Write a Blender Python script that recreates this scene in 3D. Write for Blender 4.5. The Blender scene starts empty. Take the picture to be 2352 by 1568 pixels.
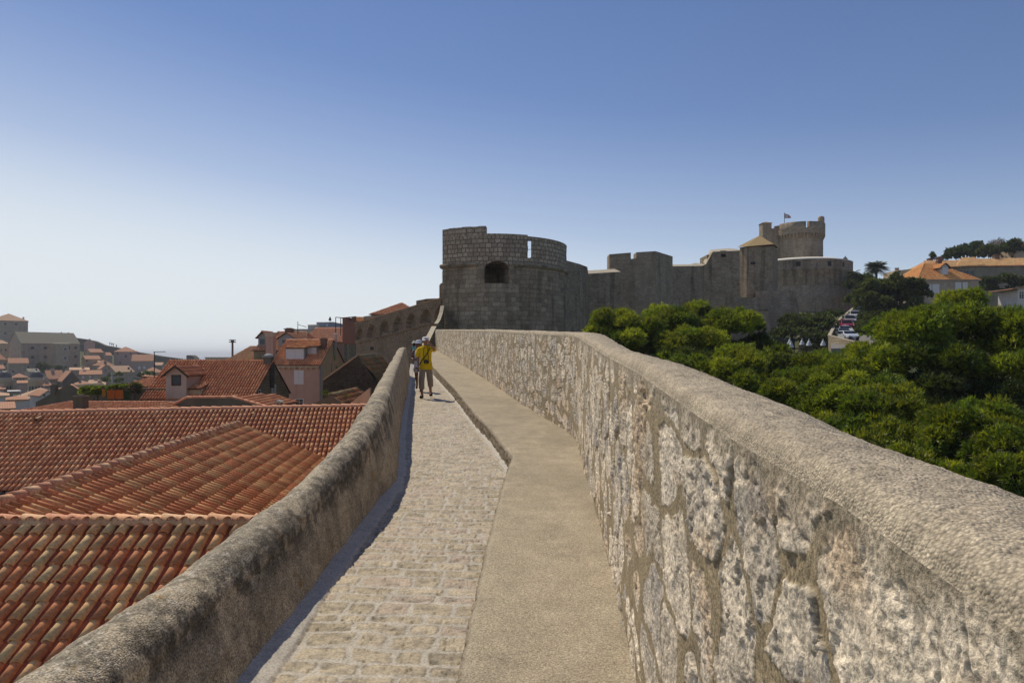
import bpy, bmesh, math, random
import numpy as np
from mathutils import Vector, Matrix
R = math.radians
scene = bpy.context.scene
COL = scene.collection
rng = np.random.default_rng(7)
random.seed(7)

# ------------------------------------------------------------------ camera, sky, sun
F = 1568.0          # focal length in the unit used for measuring (picture 2352 wide)
CX, HY, CZ = 1176.0, 816.0, 25.0
cam_d = bpy.data.cameras.new('camera'); cam = bpy.data.objects.new('camera', cam_d); COL.objects.link(cam)
cam_d.sensor_width = 36.0; cam_d.lens = 36.0 * F / 2352.0; cam_d.shift_y = 32.0 / 2352.0
cam_d.clip_start = 0.05; cam_d.clip_end = 60000
cam.location = (0, 0, CZ); cam.rotation_euler = (R(90), 0, 0)
scene.camera = cam
SUN_AZ, SUN_EL = -38.0, 54.0      # degrees; azimuth from +Y towards +X
world = bpy.data.worlds.new('World'); scene.world = world; world.use_nodes = True
wt = world.node_tree; wt.nodes.clear()
sky = wt.nodes.new('ShaderNodeTexSky'); sky.sky_type = 'NISHITA'; sky.sun_disc = False
sky.sun_elevation = R(SUN_EL); sky.sun_rotation = R(SUN_AZ)
sky.altitude = 30; sky.air_density = 1.0; sky.dust_density = 0.0; sky.ozone_density = 4.0
bg = wt.nodes.new('ShaderNodeBackground'); bg.inputs[1].default_value = 0.105
wo = wt.nodes.new('ShaderNodeOutputWorld')
# the sky near the horizon is milky, more so towards the sun on the left
geo = wt.nodes.new('ShaderNodeTexCoord'); sep = wt.nodes.new('ShaderNodeSeparateXYZ'); wt.links.new(geo.outputs['Generated'], sep.inputs[0])
def _wm(op, a, b, c=None):
    o = wt.nodes.new('ShaderNodeMath'); o.operation = op
    for i, v in enumerate((a, b, c)):
        if v is None: continue
        if isinstance(v, (int, float)): o.inputs[i].default_value = v
        else: wt.links.new(v, o.inputs[i])
    return o.outputs[0]
_el = _wm('MULTIPLY_ADD', sep.outputs['X'], 0.14, sep.outputs['Z'])
_rp = wt.nodes.new('ShaderNodeValToRGB'); wt.links.new(_el, _rp.inputs[0]); _rp.color_ramp.interpolation = 'EASE'
_rp.color_ramp.interpolation = 'B_SPLINE'
_e = _rp.color_ramp.elements; _e.new(0.1); _e.new(0.2)
for _i, (_p, _v) in enumerate(((0.0, 0.97), (0.09, 0.86), (0.19, 0.34), (0.36, 0.0))): _e[_i].position = _p; _e[_i].color = (_v, _v, _v, 1)
_tint = wt.nodes.new('ShaderNodeMix'); _tint.data_type = 'RGBA'; _tint.blend_type = 'MULTIPLY'; _tint.inputs[0].default_value = 1.0; _tint.inputs[7].default_value = (0.665, 0.695, 0.825, 1)
wt.links.new(sky.outputs[0], _tint.inputs[6])
_mx = wt.nodes.new('ShaderNodeMix'); _mx.data_type = 'RGBA'; _mx.inputs[7].default_value = (7.6, 8.1, 8.35, 1)
wt.links.new(_rp.outputs[0], _mx.inputs[0]); wt.links.new(_tint.outputs[2], _mx.inputs[6])
wt.links.new(_mx.outputs[2], bg.inputs[0]); wt.links.new(bg.outputs[0], wo.inputs[0])
sd = bpy.data.lights.new('sun', 'SUN'); sd.energy = 3.6; sd.angle = R(0.53); sd.color = (1.0, 0.90, 0.72)
sun = bpy.data.objects.new('sun', sd); COL.objects.link(sun)
_d = Vector((math.sin(R(SUN_AZ)) * math.cos(R(SUN_EL)), math.cos(R(SUN_AZ)) * math.cos(R(SUN_EL)), math.sin(R(SUN_EL))))
sun.rotation_euler = _d.to_track_quat('Z', 'Y').to_euler()
sun.location = (-30, 30, 80)
vs = scene.view_settings; vs.view_transform = 'Standard'; vs.look = 'None'; vs.exposure = 0.0; vs.gamma = 1.0
scene.cycles.max_bounces = 6; scene.cycles.diffuse_bounces = 3; scene.cycles.transmission_bounces = 3
scene.cycles.use_denoising = True

def at(px, py, Y):
    return Vector(((px - CX) * Y / F, Y, CZ + (HY - py) * Y / F))
def X_(px, Y): return (px - CX) * Y / F
def Z_(py, Y): return CZ + (HY - py) * Y / F

# ------------------------------------------------------------------ numpy noise
def _h(ix, iy, s):
    v = np.sin(ix * 127.1 + iy * 311.7 + s * 74.7) * 43758.5453
    return v - np.floor(v)
def vnoise(x, y, s=0):
    ix, iy = np.floor(x), np.floor(y); fx, fy = x - ix, y - iy
    fx = fx * fx * (3 - 2 * fx); fy = fy * fy * (3 - 2 * fy)
    a, b, c, d = _h(ix, iy, s), _h(ix + 1, iy, s), _h(ix, iy + 1, s), _h(ix + 1, iy + 1, s)
    return (a * (1 - fx) + b * fx) * (1 - fy) + (c * (1 - fx) + d * fx) * fy
def fbm(x, y, s=0, o=4, g=0.5):
    t, a, n = 0, 1.0, 0
    for k in range(o):
        t = t + a * vnoise(x * 2 ** k + 17.3 * k, y * 2 ** k + 9.1 * k, s + k); n += a; a *= g
    return t / n
def voro(x, y, s=0, jit=0.9):
    ix, iy = np.floor(x), np.floor(y)
    f1 = np.full(x.shape, 9.0); f2 = np.full(x.shape, 9.0); cid = np.zeros(x.shape)
    for dx in (-1, 0, 1):
        for dy in (-1, 0, 1):
            cx, cy = ix + dx, iy + dy
            qx = cx + 0.5 + (_h(cx, cy, s) - 0.5) * jit; qy = cy + 0.5 + (_h(cx, cy, s + 3.3) - 0.5) * jit
            d = np.sqrt((qx - x) ** 2 + (qy - y) ** 2)
            near = d < f1
            f2 = np.where(near, f1, np.minimum(f2, d)); cid = np.where(near, _h(cx, cy, s + 5.7), cid)
            f1 = np.where(near, d, f1)
    return f1, f2, cid
def facets(x, y, s, tilt=1.0):
    """broken-rock planes: every Voronoi cell is one tilted plane"""
    ix, iy = np.floor(x), np.floor(y); f1 = np.full(x.shape, 9.0); h = np.zeros(x.shape)
    for dx in (-1, 0, 1):
        for dy in (-1, 0, 1):
            cx, cy = ix + dx, iy + dy
            qx = cx + _h(cx, cy, s); qy = cy + _h(cx, cy, s + 3.3); d = (qx - x) ** 2 + (qy - y) ** 2
            k = d < f1
            h = np.where(k, (_h(cx, cy, s + 1.7) - .5) + tilt * ((_h(cx, cy, s + 2.1) - .5) * 2 * (x - qx) + (_h(cx, cy, s + 4.9) - .5) * 2 * (y - qy)), h); f1 = np.where(k, d, f1)
    return h
def sstep(a, b, x):
    t = np.clip((x - a) / (b - a), 0, 1); return t * t * (3 - 2 * t)
def lerp(a, b, t): return a + (b - a) * t
def mixc(c, d, t): return c + (d - c) * t[..., None]

# ------------------------------------------------------------------ mesh helpers
def link(o, parent=None):
    COL.objects.link(o)
    if parent is not None: o.parent = parent
    return o
def np_mesh(name, V, Fc, col=None, uv=None, smooth=True):
    V = np.asarray(V, np.float32).reshape(-1, 3); Fc = np.asarray(Fc, np.int32)
    me = bpy.data.meshes.new(name)
    nf, k = Fc.shape
    me.vertices.add(len(V)); me.vertices.foreach_set('co', V.ravel())
    me.loops.add(nf * k); me.loops.foreach_set('vertex_index', Fc.ravel())
    me.polygons.add(nf); me.polygons.foreach_set('loop_start', np.arange(0, nf * k, k, dtype=np.int32))
    me.polygons.foreach_set('loop_total', np.full(nf, k, np.int32))
    if smooth: me.polygons.foreach_set('use_smooth', np.ones(nf, bool))
    if col is not None:
        c = np.ones((len(V), 4), np.float32); c[:, :3] = np.asarray(col, np.float32).reshape(-1, 3)
        a = me.color_attributes.new('Col', 'FLOAT_COLOR', 'POINT'); a.data.foreach_set('color', c.ravel())
    if uv is not None:
        u = me.uv_layers.new(name='UVMap'); uvl = np.asarray(uv, np.float32).reshape(-1, 2)[Fc.ravel()]
        u.data.foreach_set('uv', uvl.ravel())
    me.update(calc_edges=True)
    return me
def grid_faces(nr, nc, flip=False):
    i = np.arange(nr - 1)[:, None] * nc + np.arange(nc - 1)[None, :]
    q = np.stack([i, i + 1, i + nc + 1, i + nc], -1).reshape(-1, 4)
    return q[:, ::-1] if flip else q
def part(name, me, mat, parent=None, label=None):
    """one mesh = one object; vertices are given in world (or root-local if parent.rot) space"""
    o = bpy.data.objects.new(name, me)
    if mat is not None:
        for m in (mat if isinstance(mat, (list, tuple)) else [mat]):
            me.materials.append(m)
    if parent is not None:
        if parent.get('_w', 0): me.transform(Matrix.Translation(-Vector(parent['_loc'])))
    link(o, parent)
    if label: o['label'] = label
    return o
def thing(name, label, cat, loc=(0, 0, 0), rz=0.0, group=None, world_parts=True):
    o = bpy.data.objects.new(name, None); o.empty_display_size = 0.3; COL.objects.link(o)
    o.location = loc; o.rotation_euler = (0, 0, rz)
    o['label'] = label; o['category'] = cat
    if group: o['group'] = group
    if world_parts: o['_w'] = 1; o['_loc'] = list(loc)
    return o
def tag(o, label, cat, group=None):
    o['label'] = label; o['category'] = cat
    if group: o['group'] = group
    return o
def structure(o): o['kind'] = 'structure'; return o

class MB:
    def __init__(s): s.v = []; s.f = []; s.m = []; s.sm = []; s.uv = {}
    def poly(s, pts, m=0, smooth=False, uv=None):
        b = len(s.v); s.v += [tuple(p) for p in pts]; s.f.append(list(range(b, b + len(pts)))); s.m.append(m); s.sm.append(smooth)
        if uv is not None: s.uv[len(s.f) - 1] = uv
    def box(s, x0, x1, y0, y1, z0, z1, m=0):
        p = [(x0, y0, z0), (x1, y0, z0), (x1, y1, z0), (x0, y1, z0), (x0, y0, z1), (x1, y0, z1), (x1, y1, z1), (x0, y1, z1)]
        for q in ((0, 3, 2, 1), (4, 5, 6, 7), (0, 1, 5, 4), (1, 2, 6, 5), (2, 3, 7, 6), (3, 0, 4, 7)): s.poly([p[i] for i in q], m)
        return s
    def prism(s, pts, vec, m=0, m_side=None):
        """closed prism: polygon pts (3D) swept by vec"""
        v = Vector(vec); a = [Vector(p) for p in pts]; b = [p + v for p in a]
        n = Vector((0, 0, 0))
        for i in range(len(a)): n += (a[i] - a[0]).cross(a[(i + 1) % len(a)] - a[0])
        if n.dot(v) > 0: a, b = a[::-1], b[::-1]
        s.poly(a, m); s.poly(b[::-1], m)
        for i in range(len(a)):
            j = (i + 1) % len(a); s.poly([a[j], a[i], b[i], b[j]], m if m_side is None else m_side)
        return s
    def tube(s, pts, rad, n=8, m=0, cap=True):
        pts = [Vector(p) for p in pts]
        rad = rad if isinstance(rad, (list, tuple)) else [rad] * len(pts)
        rings = []; u = None
        for i, p in enumerate(pts):
            d = (pts[min(i + 1, len(pts) - 1)] - pts[max(i - 1, 0)]).normalized()
            if u is None: u = d.cross(Vector((0, 0, 1)) if abs(d.z) < 0.9 else Vector((1, 0, 0))).normalized()
            else: u = (u - d * u.dot(d)).normalized()
            w = d.cross(u)
            b = len(s.v)
            for k in range(n):
                a = 2 * math.pi * k / n; s.v.append(tuple(p + (u * math.cos(a) + w * math.sin(a)) * rad[i]))
            rings.append(b)
        for i in range(len(pts) - 1):
            for k in range(n):
                j = (k + 1) % n; s.f.append([rings[i] + k, rings[i] + j, rings[i + 1] + j, rings[i + 1] + k]); s.m.append(m); s.sm.append(True)
        if cap:
            s.f.append([rings[0] + k for k in range(n)][::-1]); s.m.append(m); s.sm.append(False)
            s.f.append([rings[-1] + k for k in range(n)]); s.m.append(m); s.sm.append(False)
        return s
    def lathe(s, c, prof, n=24, m=0, a0=0.0, a1=2 * math.pi):
        """prof: list of (r, z); full or partial turn"""
        full = abs(a1 - a0 - 2 * math.pi) < 1e-4; nn = n if full else n + 1
        b = len(s.v); c = Vector(c)
        for r, z in prof:
            for k in range(nn):
                a = a0 + (a1 - a0) * k / n; s.v.append((c.x + r * math.cos(a), c.y + r * math.sin(a), c.z + z))
        for i in range(len(prof) - 1):
            for k in range(n):
                j = (k + 1) % nn
                q = [b + i * nn + k, b + i * nn + j, b + (i + 1) * nn + j, b + (i + 1) * nn + k]
                s.f.append(q); s.m.append(m); s.sm.append(True)
                rr = max(prof[i][0], prof[i + 1][0]); u0, u1 = rr * (a0 + (a1 - a0) * k / n), rr * (a0 + (a1 - a0) * (k + 1) / n)
                s.uv[len(s.f) - 1] = [(u0, prof[i][1]), (u1, prof[i][1]), (u1, prof[i + 1][1]), (u0, prof[i + 1][1])]
        return s
    def mesh(s, name):
        me = bpy.data.meshes.new(name); me.from_pydata(s.v, [], s.f); me.update()
        me.polygons.foreach_set('material_index', s.m); me.polygons.foreach_set('use_smooth', s.sm)
        ul = me.uv_layers.new(name='UVMap')
        for pi, p in enumerate(me.polygons):
            if pi in s.uv:
                for li, q in zip(p.loop_indices, s.uv[pi]): ul.data[li].uv = q
                continue
            n = p.normal
            if abs(n.z) < 0.75:
                t = Vector((-n.y, n.x, 0)).normalized()
                for li in p.loop_indices:
                    c = me.vertices[me.loops[li].vertex_index].co; ul.data[li].uv = (c.dot(t), c.z)
            else:
                for li in p.loop_indices:
                    c = me.vertices[me.loops[li].vertex_index].co; ul.data[li].uv = (c.x, c.y)
        return me
    def add(s, name, mat, parent=None, label=None): return part(name, s.mesh(name), mat, parent, label)

# ------------------------------------------------------------------ materials
class NT:
    def __init__(s, name):
        s.m = bpy.data.materials.new(name); s.m.use_nodes = True; s.t = s.m.node_tree
        s.b = s.t.nodes['Principled BSDF']; s.b.inputs['Specular IOR Level'].default_value = 0.25
    def n(s, ty, **kw):
        o = s.t.nodes.new(ty)
        for k, v in kw.items(): setattr(o, k, v)
        return o
    def l(s, a, b): s.t.links.new(a, b)
    def coord(s, which='Object'): return s.n('ShaderNodeTexCoord').outputs[which]
    def noise(s, co, scale, detail=4, rough=0.55, vec=None):
        o = s.n('ShaderNodeTexNoise'); o.inputs['Scale'].default_value = scale; o.inputs['Detail'].default_value = detail; o.inputs['Roughness'].default_value = rough
        if vec is not None:
            mp = s.n('ShaderNodeMapping'); mp.inputs['Scale'].default_value = vec; s.l(co, mp.inputs['Vector']); co = mp.outputs[0]
        s.l(co, o.inputs['Vector']); return o.outputs['Fac']
    def ramp(s, fac, pts):
        o = s.n('ShaderNodeValToRGB'); e = o.color_ramp.elements
        while len(e) < len(pts): e.new(0.5)
        for i, (p, c) in enumerate(pts):
            e[i].position = p; e[i].color = (*c, 1) if isinstance(c, (tuple, list)) else (c, c, c, 1)
        s.l(fac, o.inputs['Fac']); return o.outputs['Color']
    def mix(s, a, b, fac, mode='MIX'):
        o = s.n('ShaderNodeMix', data_type='RGBA', blend_type=mode)
        if isinstance(fac, (int, float)): o.inputs[0].default_value = fac
        else: s.l(fac, o.inputs[0])
        for i, c in ((6, a), (7, b)):
            if isinstance(c, (tuple, list)): o.inputs[i].default_value = (*c, 1)
            else: s.l(c, o.inputs[i])
        return o.outputs[2]
    def math(s, op, a, b):
        o = s.n('ShaderNodeMath', operation=op)
        for i, c in ((0, a), (1, b)):
            if isinstance(c, (int, float)): o.inputs[i].default_value = c
            else: s.l(c, o.inputs[i])
        return o.outputs[0]
    def bump(s, h, strength=0.5, dist=0.02):
        o = s.n('ShaderNodeBump'); o.inputs['Strength'].default_value = strength; o.inputs['Distance'].default_value = dist
        s.l(h, o.inputs['Height']); s.l(o.outputs[0], s.b.inputs['Normal'])
    def base(s, c):
        if isinstance(c, (tuple, list)): s.b.inputs['Base Color'].default_value = (*c, 1)
        else: s.l(c, s.b.inputs['Base Color'])
    def rough(s, v):
        if isinstance(v, (int, float)): s.b.inputs['Roughness'].default_value = v
        else: s.l(v, s.b.inputs['Roughness'])

def m_plain(name, c, rough=0.7, metal=0.0, var=0.12, scale=6.0):
    t = NT(name); co = t.coord()
    k = t.noise(co, scale, 3)
    t.base(t.mix(tuple(x * (1 - var) for x in c), tuple(min(1, x * (1 + var)) for x in c), k)); t.rough(rough); t.b.inputs['Metallic'].default_value = metal
    return t.m
def m_attr(name, fine=60.0, amt=0.25, rough=0.85, bump=0.3, dist=0.006, fine2=9.0, spec=0.25, pebble=0):
    t = NT(name); co = t.coord()
    a = t.n('ShaderNodeVertexColor', layer_name='Col').outputs['Color']
    k = t.noise(co, fine, 4, 0.65); k2 = t.noise(co, fine2, 3)
    c = t.mix(a, t.ramp(k, [(0.36, 1 - amt * 1.5), (0.52, 1.0), (0.66, 1 + amt)]), 1.0, 'MULTIPLY')
    c = t.mix(c, t.ramp(k2, [(0.3, 1 - amt * 0.6), (0.7, 1 + amt * 0.5)]), 1.0, 'MULTIPLY')
    t.base(c); t.rough(rough); t.b.inputs['Specular IOR Level'].default_value = spec
    if pebble:
        vo = t.n('ShaderNodeTexVoronoi'); vo.inputs['Scale'].default_value = pebble; vo.inputs['Randomness'].default_value = 1.0; t.l(co, vo.inputs['Vector'])
        sp = t.n('ShaderNodeSeparateColor'); t.l(vo.outputs['Color'], sp.inputs[0])
        c = t.mix(c, t.ramp(sp.outputs[0], [(0.0, 0.76), (1.0, 1.22)]), 1.0, 'MULTIPLY'); c = t.mix(c, t.ramp(vo.outputs['Distance'], [(0.0, 1.1), (0.45, 1.0), (0.75, 0.78)]), 1.0, 'MULTIPLY'); t.base(c)
        k = t.math('SUBTRACT', t.math('MULTIPLY', k, .5), vo.outputs['Distance'])
    if bump: t.bump(k, bump, dist)
    return t.m
def m_masonry(name, ca, cb, cm, bw=0.55, bh=0.3, mortar=0.02, stain=0.5, streak=0.5, patch=0.3, warp=0.04, bump=0.6):
    """coursed rubble: brick courses on the UV map in metres, warped, with per-block tint, dark stains and rain streaks"""
    t = NT(name); uv = t.coord('UV')
    wn = t.n('ShaderNodeTexNoise'); wn.inputs['Scale'].default_value = 2.2; wn.inputs['Detail'].default_value = 3; t.l(uv, wn.inputs['Vector'])
    ad = t.n('ShaderNodeVectorMath', operation='MULTIPLY_ADD'); ad.inputs[1].default_value = (warp * 2.5, warp * 2.5, 0); t.l(wn.outputs['Color'], ad.inputs[0]); t.l(uv, ad.inputs[2])
    br = t.n('ShaderNodeTexBrick', offset=0.43, offset_frequency=2, squash=0.7, squash_frequency=3)
    br.inputs['Scale'].default_value = 1.0; br.inputs['Brick Width'].default_value = bw; br.inputs['Row Height'].default_value = bh
    br.inputs['Mortar Size'].default_value = mortar; br.inputs['Mortar Smooth'].default_value = 0.4; br.inputs['Bias'].default_value = 0.0
    ca, cb, cm = [(q[0] * 1.02, q[1], q[2] * .91) for q in (ca, cb, cm)]
    br.inputs['Color1'].default_value = (*ca, 1); br.inputs['Color2'].default_value = (*cb, 1); br.inputs['Mortar'].default_value = (*cm, 1)
    t.l(ad.outputs[0], br.inputs['Vector'])
    c = br.outputs['Color']
    n1 = t.noise(uv, 0.55, 5, 0.6); c = t.mix(c, t.mix(c, (0.55, 0.52, 0.47), 1.0, 'MULTIPLY'), t.ramp(n1, [(0.42, 0), (0.66, stain)]))
    n2 = t.noise(uv, 1.0, 4, 0.6, vec=(0.9, 0.07, 1)); c = t.mix(c, t.mix(c, (0.42, 0.40, 0.37), 1.0, 'MULTIPLY'), t.ramp(n2, [(0.48, 0), (0.68, streak)]))
    n3 = t.noise(uv, 7.0, 5, 0.7); c = t.mix(c, t.ramp(n3, [(0.2, 1 - patch), (0.8, 1 + patch)]), 1.0, 'MULTIPLY')
    t.base(c); t.rough(0.93)
    h = t.math('SUBTRACT', t.math('MULTIPLY', n3, 0.6), br.outputs['Fac']); t.bump(h, bump, 0.05)
    return t.m
def m_plaster(name, c, stain=0.35, dark=(0.5, 0.45, 0.4)):
    t = NT(name); uv = t.coord('UV')
    n1 = t.noise(uv, 0.6, 6, 0.65); k = t.mix(c, tuple(a * b for a, b in zip(c, dark)), t.ramp(n1, [(0.42, 0), (0.72, stain)]))
    n2 = t.noise(uv, 1.3, 4, 0.6, vec=(1.6, 0.1, 1)); k = t.mix(k, tuple(a * b for a, b in zip(c, dark)), t.ramp(n2, [(0.5, 0), (0.75, stain)]))
    n3 = t.noise(uv, 14, 4, 0.7); k = t.mix(k, t.ramp(n3, [(0.2, 0.88), (0.8, 1.1)]), 1.0, 'MULTIPLY')
    t.base(k); t.rough(0.92); t.bump(n3, 0.25, 0.02); return t.m
def m_leaf(name, trans=0.45, rough=0.55):
    t = NT(name); a = t.n('ShaderNodeVertexColor', layer_name='Col').outputs['Color']
    d = t.n('ShaderNodeBsdfDiffuse'); tr = t.n('ShaderNodeBsdfTranslucent'); mx = t.n('ShaderNodeMixShader'); gl = t.n('ShaderNodeBsdfGlossy'); mx2 = t.n('ShaderNodeMixShader')
    t.l(a, d.inputs[0]); t.l(t.mix(a, (1.25, 1.2, 0.5), 1.0, 'MULTIPLY'), tr.inputs[0]); mx.inputs[0].default_value = trans
    t.l(d.outputs[0], mx.inputs[1]); t.l(tr.outputs[0], mx.inputs[2])
    gl.inputs['Roughness'].default_value = rough; gl.inputs[0].default_value = (0.8, 0.85, 0.8, 1); mx2.inputs[0].default_value = 0.03
    t.l(mx.outputs[0], mx2.inputs[1]); t.l(gl.outputs[0], mx2.inputs[2])
    t.l(mx2.outputs[0], t.t.nodes['Material Output'].inputs['Surface']); return t.m
def m_fartile(name, c):
    t = NT(name); uv = t.coord('UV')
    wv = t.n('ShaderNodeTexWave', wave_type='BANDS', bands_direction='X'); wv.inputs['Scale'].default_value = 1.1; wv.inputs['Distortion'].default_value = 1.5; wv.inputs['Detail'].default_value = 2; t.l(uv, wv.inputs['Vector'])
    n = t.noise(uv, 1.2, 5, 0.7); n2 = t.noise(uv, 9, 3, 0.7)
    k = t.mix(tuple(x * 0.72 for x in c), tuple(min(1, x * 1.25) for x in c), n)
    k = t.mix(k, t.ramp(n2, [(0.2, 0.75), (0.8, 1.2)]), 1.0, 'MULTIPLY'); k = t.mix(k, t.ramp(wv.outputs['Fac'], [(0, 0.8), (1, 1.08)]), 1.0, 'MULTIPLY')
    t.base(k); t.rough(0.9); return t.m

MT = {}
MT['near_wall'] = m_attr('rubble_stone_near', 80, 0.30, 0.9, 0.9, 0.006, 11)
MT['coping'] = m_attr('rough_mortar_coping', 150, 0.22, 0.92, 0.6, 0.005, 14, 0.2, 190)
MT['cobble'] = m_attr('worn_paving_stone', 70, 0.22, 0.62, 0.45, 0.004, 8, 0.35)
MT['bench'] = m_attr('exposed_concrete_ledge', 90, 0.2, 0.93, 0.5, 0.004, 5, 0.2, 130)
MT['lichen'] = m_attr('lichen_mortar', 90, 0.36, 0.93, 0.7, 0.006, 12, 0.2, 120)
MT['tile'] = m_attr('terracotta_tile', 22, 0.16, 0.78, 0.0, 0.0, 3.0, 0.3)
MT['fort'] = m_masonry('fort_limestone', (0.47, 0.38, 0.285), (0.285, 0.23, 0.172), (0.25, 0.20, 0.15), 0.72, 0.42, 0.03, 0.75, 0.75, 0.4, 0.09)
MT['fort_top'] = m_masonry('fort_upper_limestone', (0.56, 0.455, 0.36), (0.36, 0.285, 0.22), (0.20, 0.16, 0.125), 0.55, 0.40, 0.05, 0.3, 0.25, 0.4, 0.10)
MT['curtain'] = m_masonry('curtain_limestone', (0.42, 0.34, 0.255), (0.265, 0.215, 0.163), (0.265, 0.215, 0.163), 0.5, 0.24, 0.03, 0.6, 0.95, 0.35)
MT['far_fort'] = m_masonry('far_fort_limestone', (0.44, 0.36, 0.28), (0.30, 0.245, 0.19), (0.295, 0.242, 0.188), 0.5, 0.26, 0.03, 0.5, 0.55, 0.3)
MT['arch_wall'] = m_masonry('brown_stone_wall', (0.37, 0.28, 0.20), (0.28, 0.21, 0.15), (0.215, 0.16, 0.115), 0.42, 0.22, 0.04, 0.45, 0.35, 0.35)
MT['stone_house'] = m_masonry('house_stone', (0.33, 0.26, 0.175), (0.23, 0.185, 0.125), (0.17, 0.14, 0.10), 0.5, 0.3, 0.035, 0.45, 0.3, 0.3)
MT['villa_stone'] = m_masonry('villa_stone', (0.52, 0.42, 0.36), (0.44, 0.355, 0.305), (0.34, 0.28, 0.24), 0.9, 0.4, 0.025, 0.2, 0.2, 0.15)
MT['far_stone'] = m_masonry('far_town_stone', (0.50, 0.40, 0.325), (0.41, 0.33, 0.27), (0.36, 0.29, 0.24), 1.0, 0.5, 0.03, 0.3, 0.35, 0.2)
MT['dark_stone'] = m_masonry('blackened_rubble', (0.11, 0.082, 0.062), (0.06, 0.046, 0.036), (0.095, 0.074, 0.058), 0.35, 0.22, 0.03, 0.6, 0.3, 0.6, 0.12)
MT['low_stone'] = m_masonry('road_wall_stone', (0.50, 0.42, 0.31), (0.40, 0.33, 0.245), (0.26, 0.22, 0.17), 0.7, 0.35, 0.04, 0.3, 0.2, 0.3)
MT['pink'] = m_plaster('pink_plaster', (0.56, 0.355, 0.27), 0.3)
MT['cream'] = m_plaster('cream_plaster', (0.55, 0.44, 0.29), 0.35)
MT['cream2'] = m_plaster('pale_pink_plaster', (0.62, 0.46, 0.36), 0.3)
MT['grey_pl'] = m_plaster('dark_grey_plaster', (0.17, 0.14, 0.095), 0.5)
MT['white_pl'] = m_plaster('white_plaster', (0.62, 0.57, 0.53), 0.25)
MT['ochre_pl'] = m_plaster('ochre_plaster', (0.50, 0.39, 0.26), 0.3)
MT['blue_pl'] = m_plaster('blue_grey_render', (0.24, 0.27, 0.34), 0.1)
MT['far_pink'] = m_plaster('far_pink_plaster', (0.47, 0.35, 0.30), 0.3)
MT['far_tile'] = m_fartile('far_roof_tile', (0.46, 0.235, 0.14))
MT['far_tile_grey'] = m_fartile('far_roof_tile_grey', (0.25, 0.225, 0.165))
MT['far_tile_pale'] = m_fartile('far_roof_tile_pale', (0.56, 0.36, 0.23))
MT['white'] = m_plain('white_paint', (0.72, 0.69, 0.67), 0.6)
MT['dark'] = m_plain('dark_opening', (0.018, 0.016, 0.015), 0.5)
MT['brown'] = m_plain('brown_wood', (0.07, 0.035, 0.022), 0.6)
MT['grey'] = m_plain('grey_render', (0.32, 0.32, 0.31), 0.8)
MT['metal'] = m_plain('dark_iron', (0.03, 0.028, 0.028), 0.5, 0.6)
MT['galv'] = m_plain('galvanised_metal', (0.45, 0.45, 0.46), 0.4, 0.8)
MT['lead'] = m_plain('lead_sheet', (0.085, 0.08, 0.085), 0.55, 0.1)
MT['concrete'] = m_plain('pale_concrete', (0.46, 0.42, 0.36), 0.9, 0, 0.2, 3)
MT['bark'] = m_plain('pine_bark', (0.075, 0.055, 0.042), 0.95, 0, 0.4, 9)
MT['leaf'] = m_leaf('foliage')
MT['orange'] = m_plain('orange_cloth', (0.55, 0.17, 0.03), 0.9)
MT['yellow_cloth'] = m_plain('amber_cloth', (0.55, 0.30, 0.04), 0.9)
t = NT('glass'); t.base((0.02, 0.024, 0.028)); t.rough(0.12); t.b.inputs['Specular IOR Level'].default_value = 0.5; MT['glass'] = t.m
t = NT('sea_water'); co = t.coord(); t.base((0.02, 0.075, 0.13)); t.rough(0.25); nz = t.noise(co, 0.25, 5, 0.6); t.bump(nz, 0.5, 0.4); MT['sea'] = t.m
t = NT('earth'); co = t.coord(); nz = t.noise(co, 0.22, 8, 0.7); t.base(t.ramp(nz, [(0.35, (0.035, 0.05, 0.018)), (0.55, (0.085, 0.09, 0.04)), (0.68, (0.15, 0.135, 0.085)), (0.8, (0.24, 0.21, 0.155))])); t.rough(1.0); MT['earth'] = t.m
t = NT('asphalt'); co = t.coord(); nz = t.noise(co, 3, 6, 0.7); t.base(t.ramp(nz, [(0.2, (0.16, 0.15, 0.14)), (0.8, (0.25, 0.235, 0.215))])); t.rough(0.95); MT['road'] = t.m
MT['dark_far'] = m_masonry('far_dark_stone', (0.17, 0.145, 0.125), (0.135, 0.115, 0.10), (0.11, 0.095, 0.085), 1.2, .6, .03, .3, .2, .25)
MT['grey_stone'] = m_masonry('grey_building_stone', (0.30, 0.27, 0.22), (0.25, 0.225, 0.185), (0.20, 0.18, 0.15), .9, .4, .03, .3, .3, .2)
# ------------------------------------------------------------------ terrain and sea
def ip(x, a, b): return np.interp(x, a, b)
def terrain(x, y):
    z = np.full(np.broadcast(x, y).shape, 9.0) + fbm(x * 0.03, y * 0.03, 3) * 2.0
    crest = ip(x, [-700, -420, -300, -263, -224, -197, -170, -140], [42, 40, 33, 28, 21, 14, 8, 1])
    up = sstep(215, 430, y); left = crest * (1 - sstep(470, 640, y)) - 8 * sstep(470, 640, y)
    z = np.where(x < -130, lerp(z, np.maximum(left, -8), up), lerp(z, -8.0, sstep(330, 520, y) * (x < 0)))
    road = 26.3 + np.clip(y - 100, -10, 120) * 0.165
    right = lerp(13.0, road, sstep(25, 92, y))
    z = np.where(x > 0, lerp(z, right, sstep(18, 44, x - 0.06 * np.clip(y - 60, 0, 100))), z)
    z = z - 25 * sstep(560, 760, y)
    return z
gx = np.concatenate([np.linspace(-760, -60, 90), np.linspace(-50, 110, 90), np.linspace(120, 700, 40)])
gy = np.concatenate([np.linspace(-80, -10, 8), np.linspace(-5, 200, 90), np.linspace(210, 800, 80)])
GX, GY = np.meshgrid(gx, gy)
GZ = terrain(GX, GY)
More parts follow.
